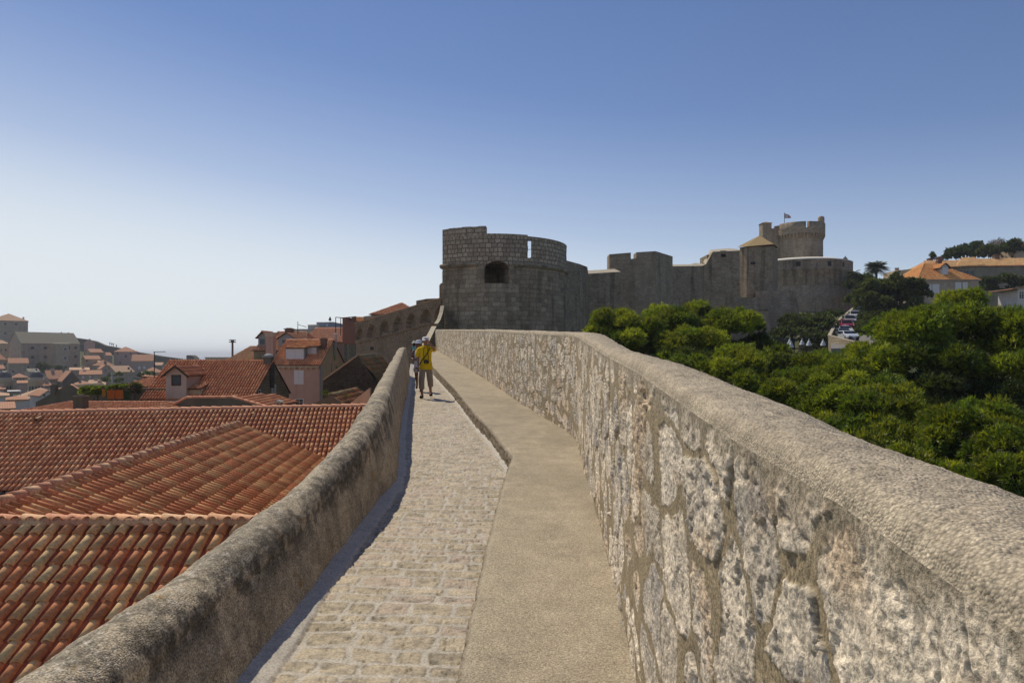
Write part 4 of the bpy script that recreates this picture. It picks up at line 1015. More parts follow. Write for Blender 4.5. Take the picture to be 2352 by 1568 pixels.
def window(root, c, w, h, style='glass', nrm=(0, -1, 0), frame=MT['white'], proud=0.04):
    """c: centre on the wall face; frame is the part, pane or shutter leaves its sub-part"""
    c = Vector(c); n = Vector(nrm).normalized(); t = Vector((-n.y, n.x, 0)).normalized(); 
    if t.x < 0: t = -t
    up = Vector((0, 0, 1)); fw = min(0.09, w * .14)
    def bar(mb, u0, u1, v0, v1, d0, d1): mb.prism([c + t * u0 + up * v0 + n * d0, c + t * u1 + up * v0 + n * d0, c + t * u1 + up * v1 + n * d0, c + t * u0 + up * v1 + n * d0], n * (d1 - d0))
    mb = MB(); a, b = w / 2, h / 2
    bar(mb, -a - fw, -a, -b - fw, b + fw, -.03, proud); bar(mb, a, a + fw, -b - fw, b + fw, -.03, proud); bar(mb, -a, a, b, b + fw, -.03, proud); bar(mb, -a, a, -b - fw, -b, -.03, proud + .02)
    if style == 'glass4':
        bar(mb, -.02, .02, -b, b, -.02, proud - .012); bar(mb, -a, -.021, h * .16, h * .16 + .035, -.02, proud - .014); bar(mb, .021, a, h * .16, h * .16 + .035, -.02, proud - .014)
    fr = mb.add('window', frame, root)
    mb = MB()
    if style == 'shutter':
        bar(mb, -a + .004, -.012, -b + .004, b - .004, .0, proud - .012); bar(mb, .012, a - .004, -b + .004, b - .004, .0, proud - .012)
        nsl = max(4, int(h / .12))
        for i in range(nsl):
            v = -b + .03 + (h - .06) * i / nsl; bar(mb, -a + .05, -.05, v, v + .03, proud - .012, proud - .002); bar(mb, .05, a - .05, v, v + .03, proud - .012, proud - .002)
        sub('shutter', mb, MT['white'], fr, root)
    elif style == 'louvre':
        ns = 6
        for i in range(ns): v = -b + h * (i + .12) / ns; bar(mb, -a + .003, a - .003, v, v + h / ns * .5, .0, proud + .02)
        sub('slats', mb, MT['white'], fr, root)
        mb = MB(); bar(mb, -a + .002, a - .002, -b + .002, b - .002, -.02, .002); sub('backing', mb, MT['dark'], fr, root)
    else:
        bar(mb, -a + .002, a - .002, -b + .002, b - .002, -.02, .004); sub('pane', mb, MT['glass'], fr, root)
    return fr

def box_house(root, x0, x1, y0, y1, zb_, ze, zr, kind, wall, mat2=None, gable_mat=None):
    mb = MB(); xm, ym = (x0 + x1) / 2, (y0 + y1) / 2
    if kind == 'gable_x':
        mb.poly([(x0, y0, zb_), (x1, y0, zb_), (x1, y0, ze), (x0, y0, ze)]); mb.poly([(x1, y1, zb_), (x0, y1, zb_), (x0, y1, ze), (x1, y1, ze)])
        g = 1 if gable_mat else 0
        mb.poly([(x1, y0, zb_), (x1, y1, zb_), (x1, y1, ze), (x1, ym, zr), (x1, y0, ze)], g); mb.poly([(x0, y1, zb_), (x0, y0, zb_), (x0, y0, ze), (x0, ym, zr), (x0, y1, ze)], g)
    elif kind == 'gable_y':
        mb.poly([(x0, y0, zb_), (x1, y0, zb_), (x1, y0, ze), (xm, y0, zr), (x0, y0, ze)]); mb.poly([(x1, y1, zb_), (x0, y1, zb_), (x0, y1, ze), (xm, y1, zr), (x1, y1, ze)])
        mb.poly([(x1, y0, zb_), (x1, y1, zb_), (x1, y1, ze), (x1, y0, ze)]); mb.poly([(x0, y1, zb_), (x0, y0, zb_), (x0, y0, ze), (x0, y1, ze)])
    else:
        mb.box(x0, x1, y0, y1, zb_, ze)
    return mb.add('wall', [wall, gable_mat] if gable_mat else wall, root)
def roof_geo(x0, x1, y0, y1, ze, zr, kind, oh=0.25, ins=None):
    xm, ym = (x0 + x1) / 2, (y0 + y1) / 2; V = lambda *p: Vector(p)
    up = .03
    if kind == 'gable_x':
        sl = (zr - ze) / (ym - y0); e = ze - sl * oh + up; r = zr + up; a, b = x0 - oh * .5, x1 + oh * .5
        return [[V(a, y0 - oh, e), V(b, y0 - oh, e), V(b, ym, r), V(a, ym, r)], [V(b, y1 + oh, e), V(a, y1 + oh, e), V(a, ym, r), V(b, ym, r)]], [(V(a, ym, r), V(b, ym, r))]
    if kind == 'gable_y':
        sl = (zr - ze) / (xm - x0); e = ze - sl * oh + up; r = zr + up; a, b = y0 - oh * .5, y1 + oh * .5
        return [[V(x1 + oh, a, e), V(x1 + oh, b, e), V(xm, b, r), V(xm, a, r)], [V(x0 - oh, b, e), V(x0 - oh, a, e), V(xm, a, r), V(xm, b, r)]], [(V(xm, a, r), V(xm, b, r))]
    if kind == 'hip':
        i = (ym - y0) if ins is None else ins
        sl = (zr - ze) / (ym - y0); e = ze - sl * oh + up; r = zr + up
        A, B, Cc, D = V(x0 - oh, y0 - oh, e), V(x1 + oh, y0 - oh, e), V(x1 + oh, y1 + oh, e), V(x0 - oh, y1 + oh, e); P, Q = V(min(x0 + i, xm - .02), ym, r), V(max(x1 - i, xm + .02), ym, r)
        return [[A, B, Q, P], [Cc, D, P, Q], [B, Cc, Q], [D, A, P]], [(P, Q), (A, P), (B, Q), (Cc, Q), (D, P)]
    if kind == 'shed':
        sl = (zr - ze) / (y1 - y0); e = ze - sl * oh + up
        return [[V(x0 - oh, y0 - oh, e), V(x1 + oh, y0 - oh, e), V(x1 + oh, y1 + oh, zr + up), V(x0 - oh, y1 + oh, zr + up)]], []

# ------------------------------------------------------------------ the three great near roofs
def near_roofs():
    # A: nearest, ridge across the picture
    Y0 = 9.8; zr = Z_(1203, Y0); sl = 0.60; D = 2.9
    r = thing('near_house', 'house below the parapet whose nearest roof mixes sandy and red barrel tiles', 'house', (-6, Y0 - 1, CZ - 12))
    x0, x1 = -11.0, -2.35
    f = [[Vector((x0, Y0 - D, zr - sl * D)), Vector((x1, Y0 - D, zr - sl * D)), Vector((x1, Y0, zr)), Vector((x0, Y0, zr))],
         [Vector((x1, Y0 + 1.6, zr - sl * 1.6)), Vector((x0, Y0 + 1.6, zr - sl * 1.6)), Vector((x0, Y0, zr)), Vector((x1, Y0, zr))]]
    add_tiles(r, f, [(Vector((x0, Y0, zr + .05)), Vector((x1, Y0, zr + .05)))], PAL_MIX, 0.2, 0.285, 12, 1, None, (0.33, 0.105, 0.05), .10, .33, [(0.50, 0.27, 0.16), (0.42, 0.19, 0.115), (0.52, 0.32, 0.2)])
    mb = MB(); mb.box(x0 + .2, x1 - .1, Y0 - D + .3, Y0 + 1.4, CZ - 14, zr - sl * D - .02); mb.add('wall', MT['ochre_pl'], r)
    mb = MB(); mb.tube([(x0, Y0 - D - .02, zr - sl * D - .02), (x1, Y0 - D - .02, zr - sl * D - .02)], .07, 8); mb.add('gutter', MT['metal'], r)
    # B: ridge running away from the viewer, gable verge on the far side
    zr = CZ - 2.42
    p0, p1 = Vector((X_(-120, 9.9), 9.9, zr)), Vector((X_(547, 24.1), 24.1, zr))
    d = (p1 - p0).normalized(); dn = Vector((d.y, -d.x, 0)); sl = 0.43; D = 5.2
    r = thing('near_house', 'house below the parapet whose roof ridge runs away and ends in a far gable', 'house', (-6.5, 17, CZ - 12))
    lo = lambda p, k: p + dn * k - Vector((0, 0, abs(k) * sl))
    f = [[lo(p0, D), lo(p1, D), p1, p0], [lo(p1, -4), lo(p0, -4), p0, p1]]
    add_tiles(r, f, [(p0 + Vector((0, 0, .05)), p1 + Vector((0, 0, .05)))], [PAL_MIX[0], PAL_MIX[1], PAL_MIX[4], (0.36, 0.165, 0.085), PAL_MIX[3], (0.40, 0.235, 0.125), (0.30, 0.12, .06)], 0.205, 0.36, 9, 21, None, (0.21, 0.07, 0.037), .105, .36, [(0.50, 0.27, 0.16), (0.42, 0.19, 0.115), (0.52, 0.32, 0.2)], .02, .84)
    mb = MB(); e = Vector((0, 0, .04)); w0, w1 = lo(p0, D - .3), lo(p1, D - .3); v0, v1 = lo(p0, -3.7), lo(p1, -3.7); zz = CZ - 14; L = lambda p: Vector((p.x, p.y, zz))
    q0, q1 = p0 + d * .3, p1 - d * .15
    for a, b in ((w0 + d * .3, w1 - d * .15), (v1 - d * .15, v0 + d * .3)): mb.poly([L(a), L(b), b - e * 3, a - e * 3])
    mb.poly([L(w1 - d * .15), L(v1 - d * .15), v1 - d * .15 - e * 3, q1 - e * 3, w1 - d * .15 - e * 3]); mb.poly([L(v0 + d * .3), L(w0 + d * .3), w0 + d * .3 - e * 3, q0 - e * 3, v0 + d * .3 - e * 3])
    mb.add('wall', MT['ochre_pl'], r)
    mb = MB(); c = (at(345, 1168, 14.3)); n = Vector((dn.x * sl, dn.y * sl, 1)).normalized(); dd = (dn - Vector((0, 0, sl))).normalized()
    for k in (-.11, .11): mb.tube([c + d * k - dd * .28 + n * .02, c + d * k + dd * .26 + n * .16], [.075, .09], 8, 0, False)
    mb.add('vent_tiles', MT['cap_tile'], r)
    # C: long roof beyond
    yaw = R(8); right = Vector((X_(822, 31), 31, Z_(934, 31))); e = Vector((-math.cos(yaw), -math.sin(yaw), -0.0095)); left = right + e * 20; right = right - e * 1.4
    dn = Vector((math.sin(yaw), -math.cos(yaw), 0)); sl = 0.46; D = 5.15
    lo = lambda p, k: p + dn * k - Vector((0, 0, abs(k) * sl))
    r = thing('near_house', 'house with the long even red roof stretching from the left edge to the parapet', 'house', (-15, 29, CZ - 12))
    f = [[lo(left, D), lo(right, D), right, left], [lo(right, -5), lo(left, -5), left, right]]
    add_tiles(r, f, [(left + Vector((0, 0, .05)), right + Vector((0, 0, .05)))], [(0.45, 0.21, 0.12), (0.40, 0.165, 0.09), (0.46, 0.25, 0.15), (0.37, 0.15, 0.08)], 0.187, 0.372, 8, 41, None, (0.24, 0.072, 0.038), .11, .42, [(0.52, 0.25, 0.16), (0.47, 0.21, 0.13)])
    mb = MB(); L = lambda p: Vector((p.x, p.y, CZ - 14)); e3 = Vector((0, 0, .16)); k = D - .35
    for a, b in ((lo(left, k), lo(right, k)), (lo(right, -4.7), lo(left, -4.7))): mb.poly([L(a), L(b), b - e3, a - e3])
    for p, s in ((left, 1), (right, -1)):
        g = [L(lo(p, k)), L(lo(p, -4.7)), lo(p, -4.7) - e3, p - e3, lo(p, k) - e3]; mb.poly(g if s < 0 else g[::-1])
    mb.add('wall', MT['ochre_pl'], r)
    mb = MB(); g = lo(left, D + .06) - Vector((0, 0, .06)); h = lo(right, D + .06) - Vector((0, 0, .06)); mb.tube([g, h], .07, 8); mb.add('gutter', MT['metal'], r)
    for px, py, Y in ((155, 984, 28.4), (345, 966, 29.0), (580, 963, 29.8), (1018 / 2.352 + 600, 969, 30.2)):
        pass
    for px, py, Y in ((89, 966, 28.5), (332, 962, 29.6), (583, 955, 30.0)):
        mb = MB(); c = at(px, py, Y); c.z = c.z + .05; n = Vector((0, -.4, .9)).normalized(); dd = (dn - Vector((0, 0, sl))).normalized()
        mb.tube([c - dd * .18 + n * .02, c + dd * .2 + n * .1], [.07, .085], 8, 0, False); mb.add('vent_tile', MT['cap_tile'], r)
near_roofs()

# ------------------------------------------------------------------ the middle houses
def chimney(root, x, y, z0, z1, w, d, mat, capm=None, flare=0.0, style='slab'):
    mb = MB(); mb.box(x - w / 2, x + w / 2, y - d / 2, y + d / 2, z0, z1 - .12)
    k = mb.add('chimney', mat, root); mb = MB()
    if style == 'flare':
        h = flare; a = [(x - w / 2, y - d / 2), (x + w / 2, y - d / 2), (x + w / 2, y + d / 2), (x - w / 2, y + d / 2)]
        s = lambda p, f: (x + (p[0] - x) * f, y + (p[1] - y) * f)
        lo_ = [(*s(p, 1.08), z1 - h) for p in a]; hi = [(*s(p, 1.42), z1) for p in a]
        for i in range(4): mb.poly([lo_[i], lo_[(i + 1) % 4], hi[(i + 1) % 4], hi[i]])
        mb.poly(hi); mb.poly(lo_[::-1])
    elif style == 'dome':
        mb.box(x - w * .62, x + w * .62, y - d * .62, y + d * .62, z1 - .28, z1 - .14); mb.lathe((x, y, z1 - .14), [(w * .6, 0), (w * .5, .1), (w * .28, .18), (.01, .21)], 12)
    else:
        mb.box(x - w * .62, x + w * .62, y - d * .62, y + d * .62, z1 - .13, z1)
        mb.box(x - w * .35, x + w * .35, y - d * .35, y + d * .35, z1, z1 + .1)
    sub('cap', mb, capm or mat, k, root); return k
def pole_antenna(name, label, px, py0, py1, Y, arms, rad=.03, group=None):
    r = thing(name, label, 'antenna', at(px, py0, Y)); mb = MB(); mb.tube([at(px, py0, Y), at(px, py1, Y)], rad, 5); mb.add('pole', MT['metal'], r)
    mb = MB()
    for (a, b, c, d) in arms:
        mb.tube([at(a, b, Y), at(c, d, Y)], rad * .8, 4)
        for k in range(5):
            p = at(lerp(a, c, .2 + k * .18), lerp(b, d, .2 + k * .18), Y); mb.tube([p - Vector((0, .25, 0)), p + Vector((0, .25, 0))], rad * .4, 4)
    mb.add('aerial', MT['metal'], r)
DZB = CZ - 16
def middle_houses():
    # D: hipped roof just behind C
    Y = 46.0; r = thing('tiled_house', 'house with a dark red hipped roof and a stout square chimney behind the long roof', 'house', at(195, 940, Y))
    x0, x1 = X_(17, Y), X_(358, Y); ym = Y + 4.0; ze = Z_(951, Y); zr = Z_(924.5, ym)
    box_house(r, x0, x1, Y, Y + 8, DZB, ze, zr, 'hip', MT['ochre_pl']); f, rd = roof_geo(x0, x1, Y, Y + 8, ze, zr, 'hip', .25, 1.55)
    add_tiles(r, f, rd, [(0.36, 0.125, 0.065), (0.31, 0.10, 0.05), (0.40, 0.18, 0.10)], .21, .4, 6, 61, None, (0.16, 0.05, 0.028))
    chimney(r, X_(186, Y + 1), Y + 1, CZ - 5, Z_(909, Y + 1), .62, .7, MT['grey_pl'], MT['grey_pl'])
    # E
    Y1 = 60.0; k = Y1 / F; xr = (580 - CX) * k; xl_ = (327 - CX) * k; ym = Y1 + 4.9; y2 = Y1 + 9.8; ze = Z_(913, Y1); zr = Z_(829.5, ym)
    r = thing('tiled_house', 'house with a cream gabled dormer on its red roof and a rough stone gable end', 'house', ((xr + xl_) / 2, Y1 + 5, DZB))
    box_house(r, xl_, xr, Y1, y2, DZB, ze, zr, 'gable_x', MT['cream2'], None, MT['stone_house']); f, rd = roof_geo(xl_, xr, Y1, y2, ze, zr, 'gable_x', .3)
    add_tiles(r, f, rd, [(0.46, 0.17, 0.085), (0.42, 0.14, 0.068), (0.50, 0.215, 0.115)], .25, .45, 6, 71, None, (0.21, 0.055, 0.03), .12, .45)
    def on_gable(px, py, xg): Yg = F * xg / (px - CX); return Vector((xg, Yg, Z_(py, Yg)))
    a, b = on_gable(623.6, 884.6, xr), on_gable(633.5, 911.6, xr); window(r, (xr, (a.y + b.y) / 2, (a.z + b.z) / 2), .95, 1.05, 'louvre', (1, 0, 0))
    a, b = on_gable(592.6, 895.8, xr), on_gable(598.6, 911.6, xr); window(r, (xr, (a.y + b.y) / 2, (a.z + b.z) / 2), .4, .6, 'glass', (1, 0, 0))
    chimney(r, X_(617, ym - .2), ym - .2, zr - 1.6, Z_(813.5, ym), .72, .8, MT['grey_pl'], MT['grey'], 0, 'dome')
    mb = MB(); p = Vector((xr + .13, ym - .2, zr - .3)); mb.prism([p + Vector((0, -.55, 0)), p + Vector((0, .55, 0)), p + Vector((0, .42, -2.2)), p + Vector((0, -.42, -2.2))], (-.2, 0, 0)); mb.add('shaded_chimney_breast', MT['dark_stone'], r)  # its dark stone paints the shadow below the chimney
    # dormer
    yd = Y1 - .25; dx0, dx1 = X_(381, yd), X_(428, yd); xm = (dx0 + dx1) / 2; zt = Z_(839, yd); zs = Z_(858, yd)
    mb = MB(); mb.prism([(dx0, yd, Z_(936, yd)), (dx1, yd, Z_(936, yd)), (dx1, yd, zs), (xm, yd, zt), (dx0, yd, zs)], (0, 4.2, 0)); dm = mb.add('dormer', MT['cream2'], r)
    e = .3; sl = (zt - zs) / (xm - dx0)
    V, Fq, C = join_faces([tile_face([Vector((dx1 + e, yd - e, zs - sl * e + .05)), Vector((dx1 + e, yd + 4.0, zs - sl * e + .05)), Vector((xm, yd + 4.0, zt + .05)), Vector((xm, yd - e, zt + .05))], PAL_RED, .25, .45, 6, 75), tile_face([Vector((dx0 - e, yd + 3, zs - sl * e + .05)), Vector((dx0 - e, yd - e, zs - sl * e + .05)), Vector((xm, yd - e, zt + .05)), Vector((xm, yd + 3, zt + .05))], PAL_RED, .25, .45, 6, 76)])
    part('dormer_roof', np_mesh('dormer_roof', V, Fq, C), MT['tile'], r)
    mb = MB()
    for s in (-1, 1):
        a = Vector((xm, yd - e - .02, zt + .04)); b = Vector((xm + s * (xm - dx0 + e), yd - e - .02, zs - sl * e + .03)); mb.prism([a, b, b - Vector((0, 0, .17)), a - Vector((0, 0, .17))], (0, .08, 0))
    mb.add('bargeboard', MT['brown'], r)
    window(r, (X_(404.8, yd), yd, Z_(873, yd)), 17 * yd / F, 20 * yd / F, 'glass', (0, -1, 0), MT['brown'])
    # the lean-to dormer beside it
    yd = Y1 + .3; mb = MB(); a0, a1 = X_(432, yd), X_(463, yd); mb.prism([(a0, yd, Z_(925, yd)), (a1, yd, Z_(925, yd)), (a1, yd, Z_(893, yd)), (a0, yd, Z_(890, yd))], (0, 3.2, 0)); mb.add('lean_to_dormer', MT['cream'], r)
    V, Fq, C = join_faces([tile_face([Vector((X_(427, yd), yd - .4, Z_(893, yd) + .02)), Vector((X_(468, yd), yd - .4, Z_(893, yd) + .02)), Vector((X_(489, yd + 3), yd + 3.4, Z_(868, yd + 3.4))), Vector((X_(470, yd + 3), yd + 3.4, Z_(862, yd + 3.4)))], PAL_RED, .25, .45, 6, 77)])
    part('lean_to_roof', np_mesh('lean_to_roof', V, Fq, C), MT['tile'], r)
    pole_antenna('antenna', 'tall thin television antenna rising in front of the far hillside left of the dormer house', 354.5, 868, 807, 57, [(353, 808, 380, 807.3)], .035)
    # small roof left of E, behind the pergola
    Y = 75; r = thing('tiled_house', 'small low tiled roof behind the green pergola, left of the dormer house', 'house', at(330, 900, Y))
    x0, x1 = X_(284, Y), X_(372, Y); ze, zr = Z_(888, Y), Z_(865, Y + 4); box_house(r, x0, x1, Y, Y + 8, DZB, ze, zr, 'gable_x', MT['cream']); f, rd = roof_geo(x0, x1, Y, Y + 8, ze, zr, 'gable_x', .2)
    f[0][3].x += 1.1; f[0][0].x -= .2; add_tiles(r, f, rd, PAL_RED, .26, .46, 5, 81)
    # F: trapezoid dark wall with tiled coping
    Y = 50; r = thing('tiled_house', 'house with a dark plastered end wall edged by a thin line of tiles', 'house', at(490, 940, Y))
    mb = MB(); out = [(372, 990), (372, 944), (428.5, 914.5), (532.6, 913.4), (611, 935.5), (611, 990)]
    mb.prism([at(p, q, Y) for p, q in out], (0, .5, 0)); mb.box(X_(380, Y), X_(600, Y), Y + .5, Y + 6, DZB, Z_(950, Y)); mb.add('wall', MT['grey_pl'], r)
    tf = []
    for a, b in (((372, 944), (428.5, 914.5)), ((428.5, 914.5), (532.6, 913.4)), ((532.6, 913.4), (614, 936.5))):
        p, q = at(*a, Y), at(*b, Y); h = Vector((0, 0, .05)); tf.append(ridge_run(p + h + Vector((0, .1, 0)), q + h + Vector((0, .1, 0)), PAL_RED, .13, .4, 83))
    V, Fq, C = join_faces(tf); ro = part('tile_coping', np_mesh('tile_coping', V, Fq, C), MT['tile'], r)
    p0, p1 = at(534, 914, Y + .3), at(614, 937, Y + .3); V, Fq, C, _ = tile_face([p1 + Vector((.2, 0, -.02)), p1 + Vector((.9, 4.5, .12)), p0 + Vector((1.4, 4.5, .12)), p0], PAL_RED, .24, .42, 5, 84); part('roof', np_mesh('roof', V, Fq, C), MT['tile'], r)
    # chimney that stands alone beyond the long roof
    Y = 46; r = thing('roof_chimney', 'small pink chimney with a pale cap just above the long roof ridge', 'chimney', at(638, 960, Y)); mb = MB(); w = 12 * Y / F / 2; xc = X_(638, Y)
    mb.box(xc - w, xc + w, Y, Y + .5, DZB + 4, Z_(923.5, Y)); mb.add('shaft', MT['pink'], r)
    mb = MB(); mb.prism([(xc - w * 1.3, Y - .08, Z_(923.5, Y)), (xc + w * 1.3, Y - .08, Z_(923.5, Y)), (xc + w * .6, Y - .08, Z_(919.5, Y)), (xc - w * .6, Y - .08, Z_(919.5, Y))], (0, .66, 0)); mb.add('cap', MT['concrete'], r)
    mb = MB(); mb.box(xc - .05, xc + .06, Y - .02, Y + .1, Z_(932, Y), Z_(927, Y)); mb.add('vent_hole', MT['dark'], r)
    # G: pink house
    Y1 = 80.0; k = Y1 / F; xr = (734 - CX) * k; xl_ = (624 - CX) * k; dep = 11.6; ym = Y1 + dep / 2; ze = Z_(836, Y1); zr = Z_(781, ym)
    r = thing('tiled_house', 'pink house with white shuttered dormers and a cream gable end', 'house', ((xr + xl_) / 2, Y1 + 5, DZB))
    box_house(r, xl_, xr, Y1, Y1 + dep, DZB, ze, zr, 'gable_x', MT['pink'], None, MT['cream']); f, rd = roof_geo(xl_, xr, Y1, Y1 + dep, ze, zr, 'gable_x', .35)
    add_tiles(r, f, rd, [(0.50, 0.20, 0.10), (0.45, 0.155, 0.075), (0.53, 0.25, 0.14)], .25, .46, 6, 91, None, (0.20, 0.05, 0.028), .13, .45)
    mb = MB(); mb.box(xl_, xr, Y1 - .3, Y1 - .004, ze - .38, ze - .2)
    for i in range(9): x = lerp(xl_ + .2, xr - .2, i / 8); mb.box(x - .09, x + .09, Y1 - .28, Y1 - .005, ze - .6, ze - .385)
    mb.add('cornice', MT['cream'], r)
    window(r, (X_(686.5, Y1), Y1, Z_(866, Y1)), 18.5 * k, 29 * k, 'shutter'); window(r, (X_(634, Y1), Y1, Z_(858, Y1)), 14 * k, 26 * k, 'shutter'); window(r, (X_(687.5, Y1), Y1, Z_(926, Y1)), 17 * k, 18 * k, 'glass4')
    for c_, w_, h_ in (((767, 809), 1.1, 2.0), ((772, 851), 1.2, 1.3)):
        p = on_gable(*c_, xr); window(r, p, w_, h_, 'glass', (1, 0, 0), MT['cream'])
    mb = MB(); mb.tube([(xr + .07, Y1 + .15, ze - .3), (xr + .07, Y1 + .15, ze - 9)], .07, 6); mb.add('downpipe', MT['grey'], r); mb = MB(); mb.tube([on_gable(762, 833, xr) + Vector((.06, 0, 0)), on_gable(760, 861, xr) + Vector((.06, 0, 0))], .06, 5); mb.add('downpipe', MT['grey'], r)
    yd = Y1 + 1.0; kd = yd / F
    # two dormers under one tiled cover
    for (p0, p1, q0, q1, nm) in ((657, 697.5, 800.5, 825, 'wide'), (704, 726, 796, 816, 'narrow')):
        y_ = yd if nm == 'wide' else yd + 1.2
        mb = MB(); mb.box(X_(p0 - 1.2, y_), X_(p1 + 2, y_), y_, y_ + 3.4, Z_(q1 + 3, y_), Z_(q0 - 3, y_)); mb.add('dormer', MT['grey'], r)
        window(r, (X_((p0 + p1) / 2, y_), y_, Z_((q0 + q1) / 2, y_)), (p1 - p0) * kd * .92, (q1 - q0) * kd * .88, 'shutter')
    ytop = ym - 1.1
    V, Fq, C = join_faces([tile_face([Vector((X_(655.5, yd), yd - .25, Z_(799.5, yd))), Vector((X_(701, yd), yd - .25, Z_(799.5, yd))), at(738, 784, ytop), at(690, 784.5, ytop)], PAL_ORANGE[:2] + PAL_RED[:2], .25, .45, 6, 95),
                           tile_face([Vector((X_(699, yd), yd + .75, Z_(796, yd + .7))), Vector((X_(729, yd), yd + .75, Z_(795.5, yd + .7))), at(741, 784, ytop), at(716, 784, ytop)], PAL_ORANGE[:2] + PAL_RED[:2], .25, .45, 6, 96)])
    part('dormer_roof', np_mesh('dormer_roof', V, Fq, C), MT['tile'], r)
    chimney(r, X_(744.5, ym - 2), ym - 2.2, zr - 4, Z_(778, ym - 2), .62, .7, MT['brick'], MT['brick'], 0)
    chimney(r, X_(768, ym), ym + .6, zr - 2, Z_(765.5, ym), .26, .26, MT['concrete'], MT['white'], 0)
    yc = Y1 + 2.0; chimney(r, X_(622, yc), yc, ze - 3, Z_(763.5, yc), 17 * k, 1.0, MT['pink'], MT['cream2'], 9.5 * k, 'flare')
    # H: big tiled house behind, with balcony door in the stone gable
    Y1 = 104.0; k = Y1 / F; xr = (790 - CX) * k; xl_ = (694 - CX) * k; dep = 15; ym = Y1 + dep / 2; ze = Z_(785, Y1); zr = Z_(754, ym)
    r = thing('tiled_house', 'tall house with a broad tiled roof and a rubble gable beside the arched wall', 'house', ((xr + xl_) / 2, Y1 + 5, DZB))
    box_house(r, xl_, xr, Y1, Y1 + dep, DZB, ze, zr, 'gable_x', MT['brownpl'], None, MT['stone_house']); f, rd = roof_geo(xl_, xr, Y1, Y1 + dep, ze, zr, 'gable_x', .35)
    add_tiles(r, f, rd, [(0.47, 0.22, 0.14), (0.42, 0.18, 0.11), (0.50, 0.27, 0.18)], .29, .5, 5, 101, None, (0.22, 0.075, 0.045), .15, .5)
    p = on_gable(800.5, 806, xr); window(r, p, 1.4, 2.6, 'glass', (1, 0, 0), MT['cream'])
    mb = MB(); q = on_gable(801, 823, xr)
    mb.box(xr + .02, xr + .8, q.y - 1.6, q.y + 1.6, q.z - .9, q.z - .75)
    for i in range(12): yy = q.y - 1.55 + i * .28; mb.tube([(xr + .76, yy, q.z - .75), (xr + .76, yy, q.z + .3)], .03, 4)
    mb.add('balcony', MT['galv'], r)
    # H-left: dormered house
    Y1 = 98.0; k = Y1 / F; xl_, xr = (583 - CX) * k, (700 - CX) * k; dep = 12; ym = Y1 + dep / 2; ze = Z_(803.5, Y1); zr = Z_(763, ym)
    r = thing('tiled_house', 'brown roofed house with two grey dormers, one with a dark open window', 'house', ((xr + xl_) / 2, Y1 + 5, DZB))
    box_house(r, xl_, xr, Y1, Y1 + dep, DZB, ze, zr, 'hip', MT['stone_house']); f, rd = roof_geo(xl_, xr, Y1, Y1 + dep, ze, zr, 'hip', .3, 1.5)
    add_tiles(r, f, rd, [(0.40, 0.19, 0.115), (0.35, 0.15, 0.09), (0.43, 0.24, 0.15)], .29, .5, 5, 105, None, (0.18, 0.065, 0.04), .15, .5)
    yd = Y1 + 1.3
    for (p0, p1, q0, q1, ap) in ((593, 613, 773, 794, 762.5), (640, 676, 776, 790, 764)):
        x0, x1 = X_(p0, yd), X_(p1, yd); xm = (x0 + x1) / 2; zs, zt = Z_(q0, yd), Z_(ap, yd)
        mb = MB(); mb.prism([(x0, yd, Z_(q1 + 8, yd)), (x1, yd, Z_(q1 + 8, yd)), (x1, yd, zs), (xm, yd, zt - .1), (x0, yd, zs)], (0, 4, 0)); mb.add('dormer', MT['grey'], r)
        e = .3; sl = (zt - zs) / (xm - x0); L = []
        for s, a in ((1, x1), (-1, x0)):
            pts = [Vector((a + s * e, yd - e, zs - sl * e + .05)), Vector((a + s * e, yd + 4, zs - sl * e + .05)), Vector((xm, yd + 4, zt + .05)), Vector((xm, yd - e, zt + .05))]
            L.append(tile_face(pts if s > 0 else [pts[1], pts[0], pts[3], pts[2]], [(0.42, 0.2, 0.12), (0.36, .16, .09)], .29, .5, 5, 107))
        V, Fq, C = join_faces(L); part('dormer_roof', np_mesh('dormer_roof', V, Fq, C), MT['tile'], r)
        window(r, ((x0 + x1) / 2, yd, Z_((q0 + q1) / 2 + 1, yd)), (p1 - p0) * k * .55, 13 * k if p0 < 600 else 7 * k, 'glass', (0, -1, 0), MT['grey'])
    chimney(r, X_(664.5, ym), ym, zr - 1, Z_(754.5, ym), 1.1, 1, MT['brick'], MT['brick'])
    # L: low roof at the left end of that row with a pole chimney
    Y1 = 112; k = Y1 / F; x0, x1 = (524 - CX) * k, (600 - CX) * k; dep = 9; ze, zr = Z_(826, Y1), Z_(795.5, Y1 + 4.5)
    r = thing('tiled_house', 'sandy tiled roof with a slanting left edge and a mast chimney above the sea horizon', 'house', ((x0 + x1) / 2, Y1 + 4, DZB))
    box_house(r, x0, x1, Y1, Y1 + dep, DZB, ze, zr, 'hip', MT['cream']); f, rd = roof_geo(x0, x1, Y1, Y1 + dep, ze, zr, 'hip', .2, 2.0)
    add_tiles(r, f, rd, [(0.52, 0.27, 0.15), (0.46, 0.22, 0.115), (0.56, 0.33, 0.2)], .3, .52, 5, 111)
    mb = MB(); mb.tube([at(534, 835, Y1 + 1), at(534, 786, Y1 + 1)], .17, 8); kk = mb.add('flue', MT['brick'], r)
    mb = MB(); c = at(534, 783, Y1 + 1); mb.box(c.x - .42, c.x + .42, c.y - .4, c.y + .4, c.z - .25, c.z - .1); mb.box(c.x - .42, c.x + .42, c.y - .4, c.y + .4, c.z + .1, c.z + .22); mb.box(c.x - .2, c.x + .2, c.y - .2, c.y + .2, c.z - .1, c.z + .1); sub('cap', mb, MT['brick'], kk, r)
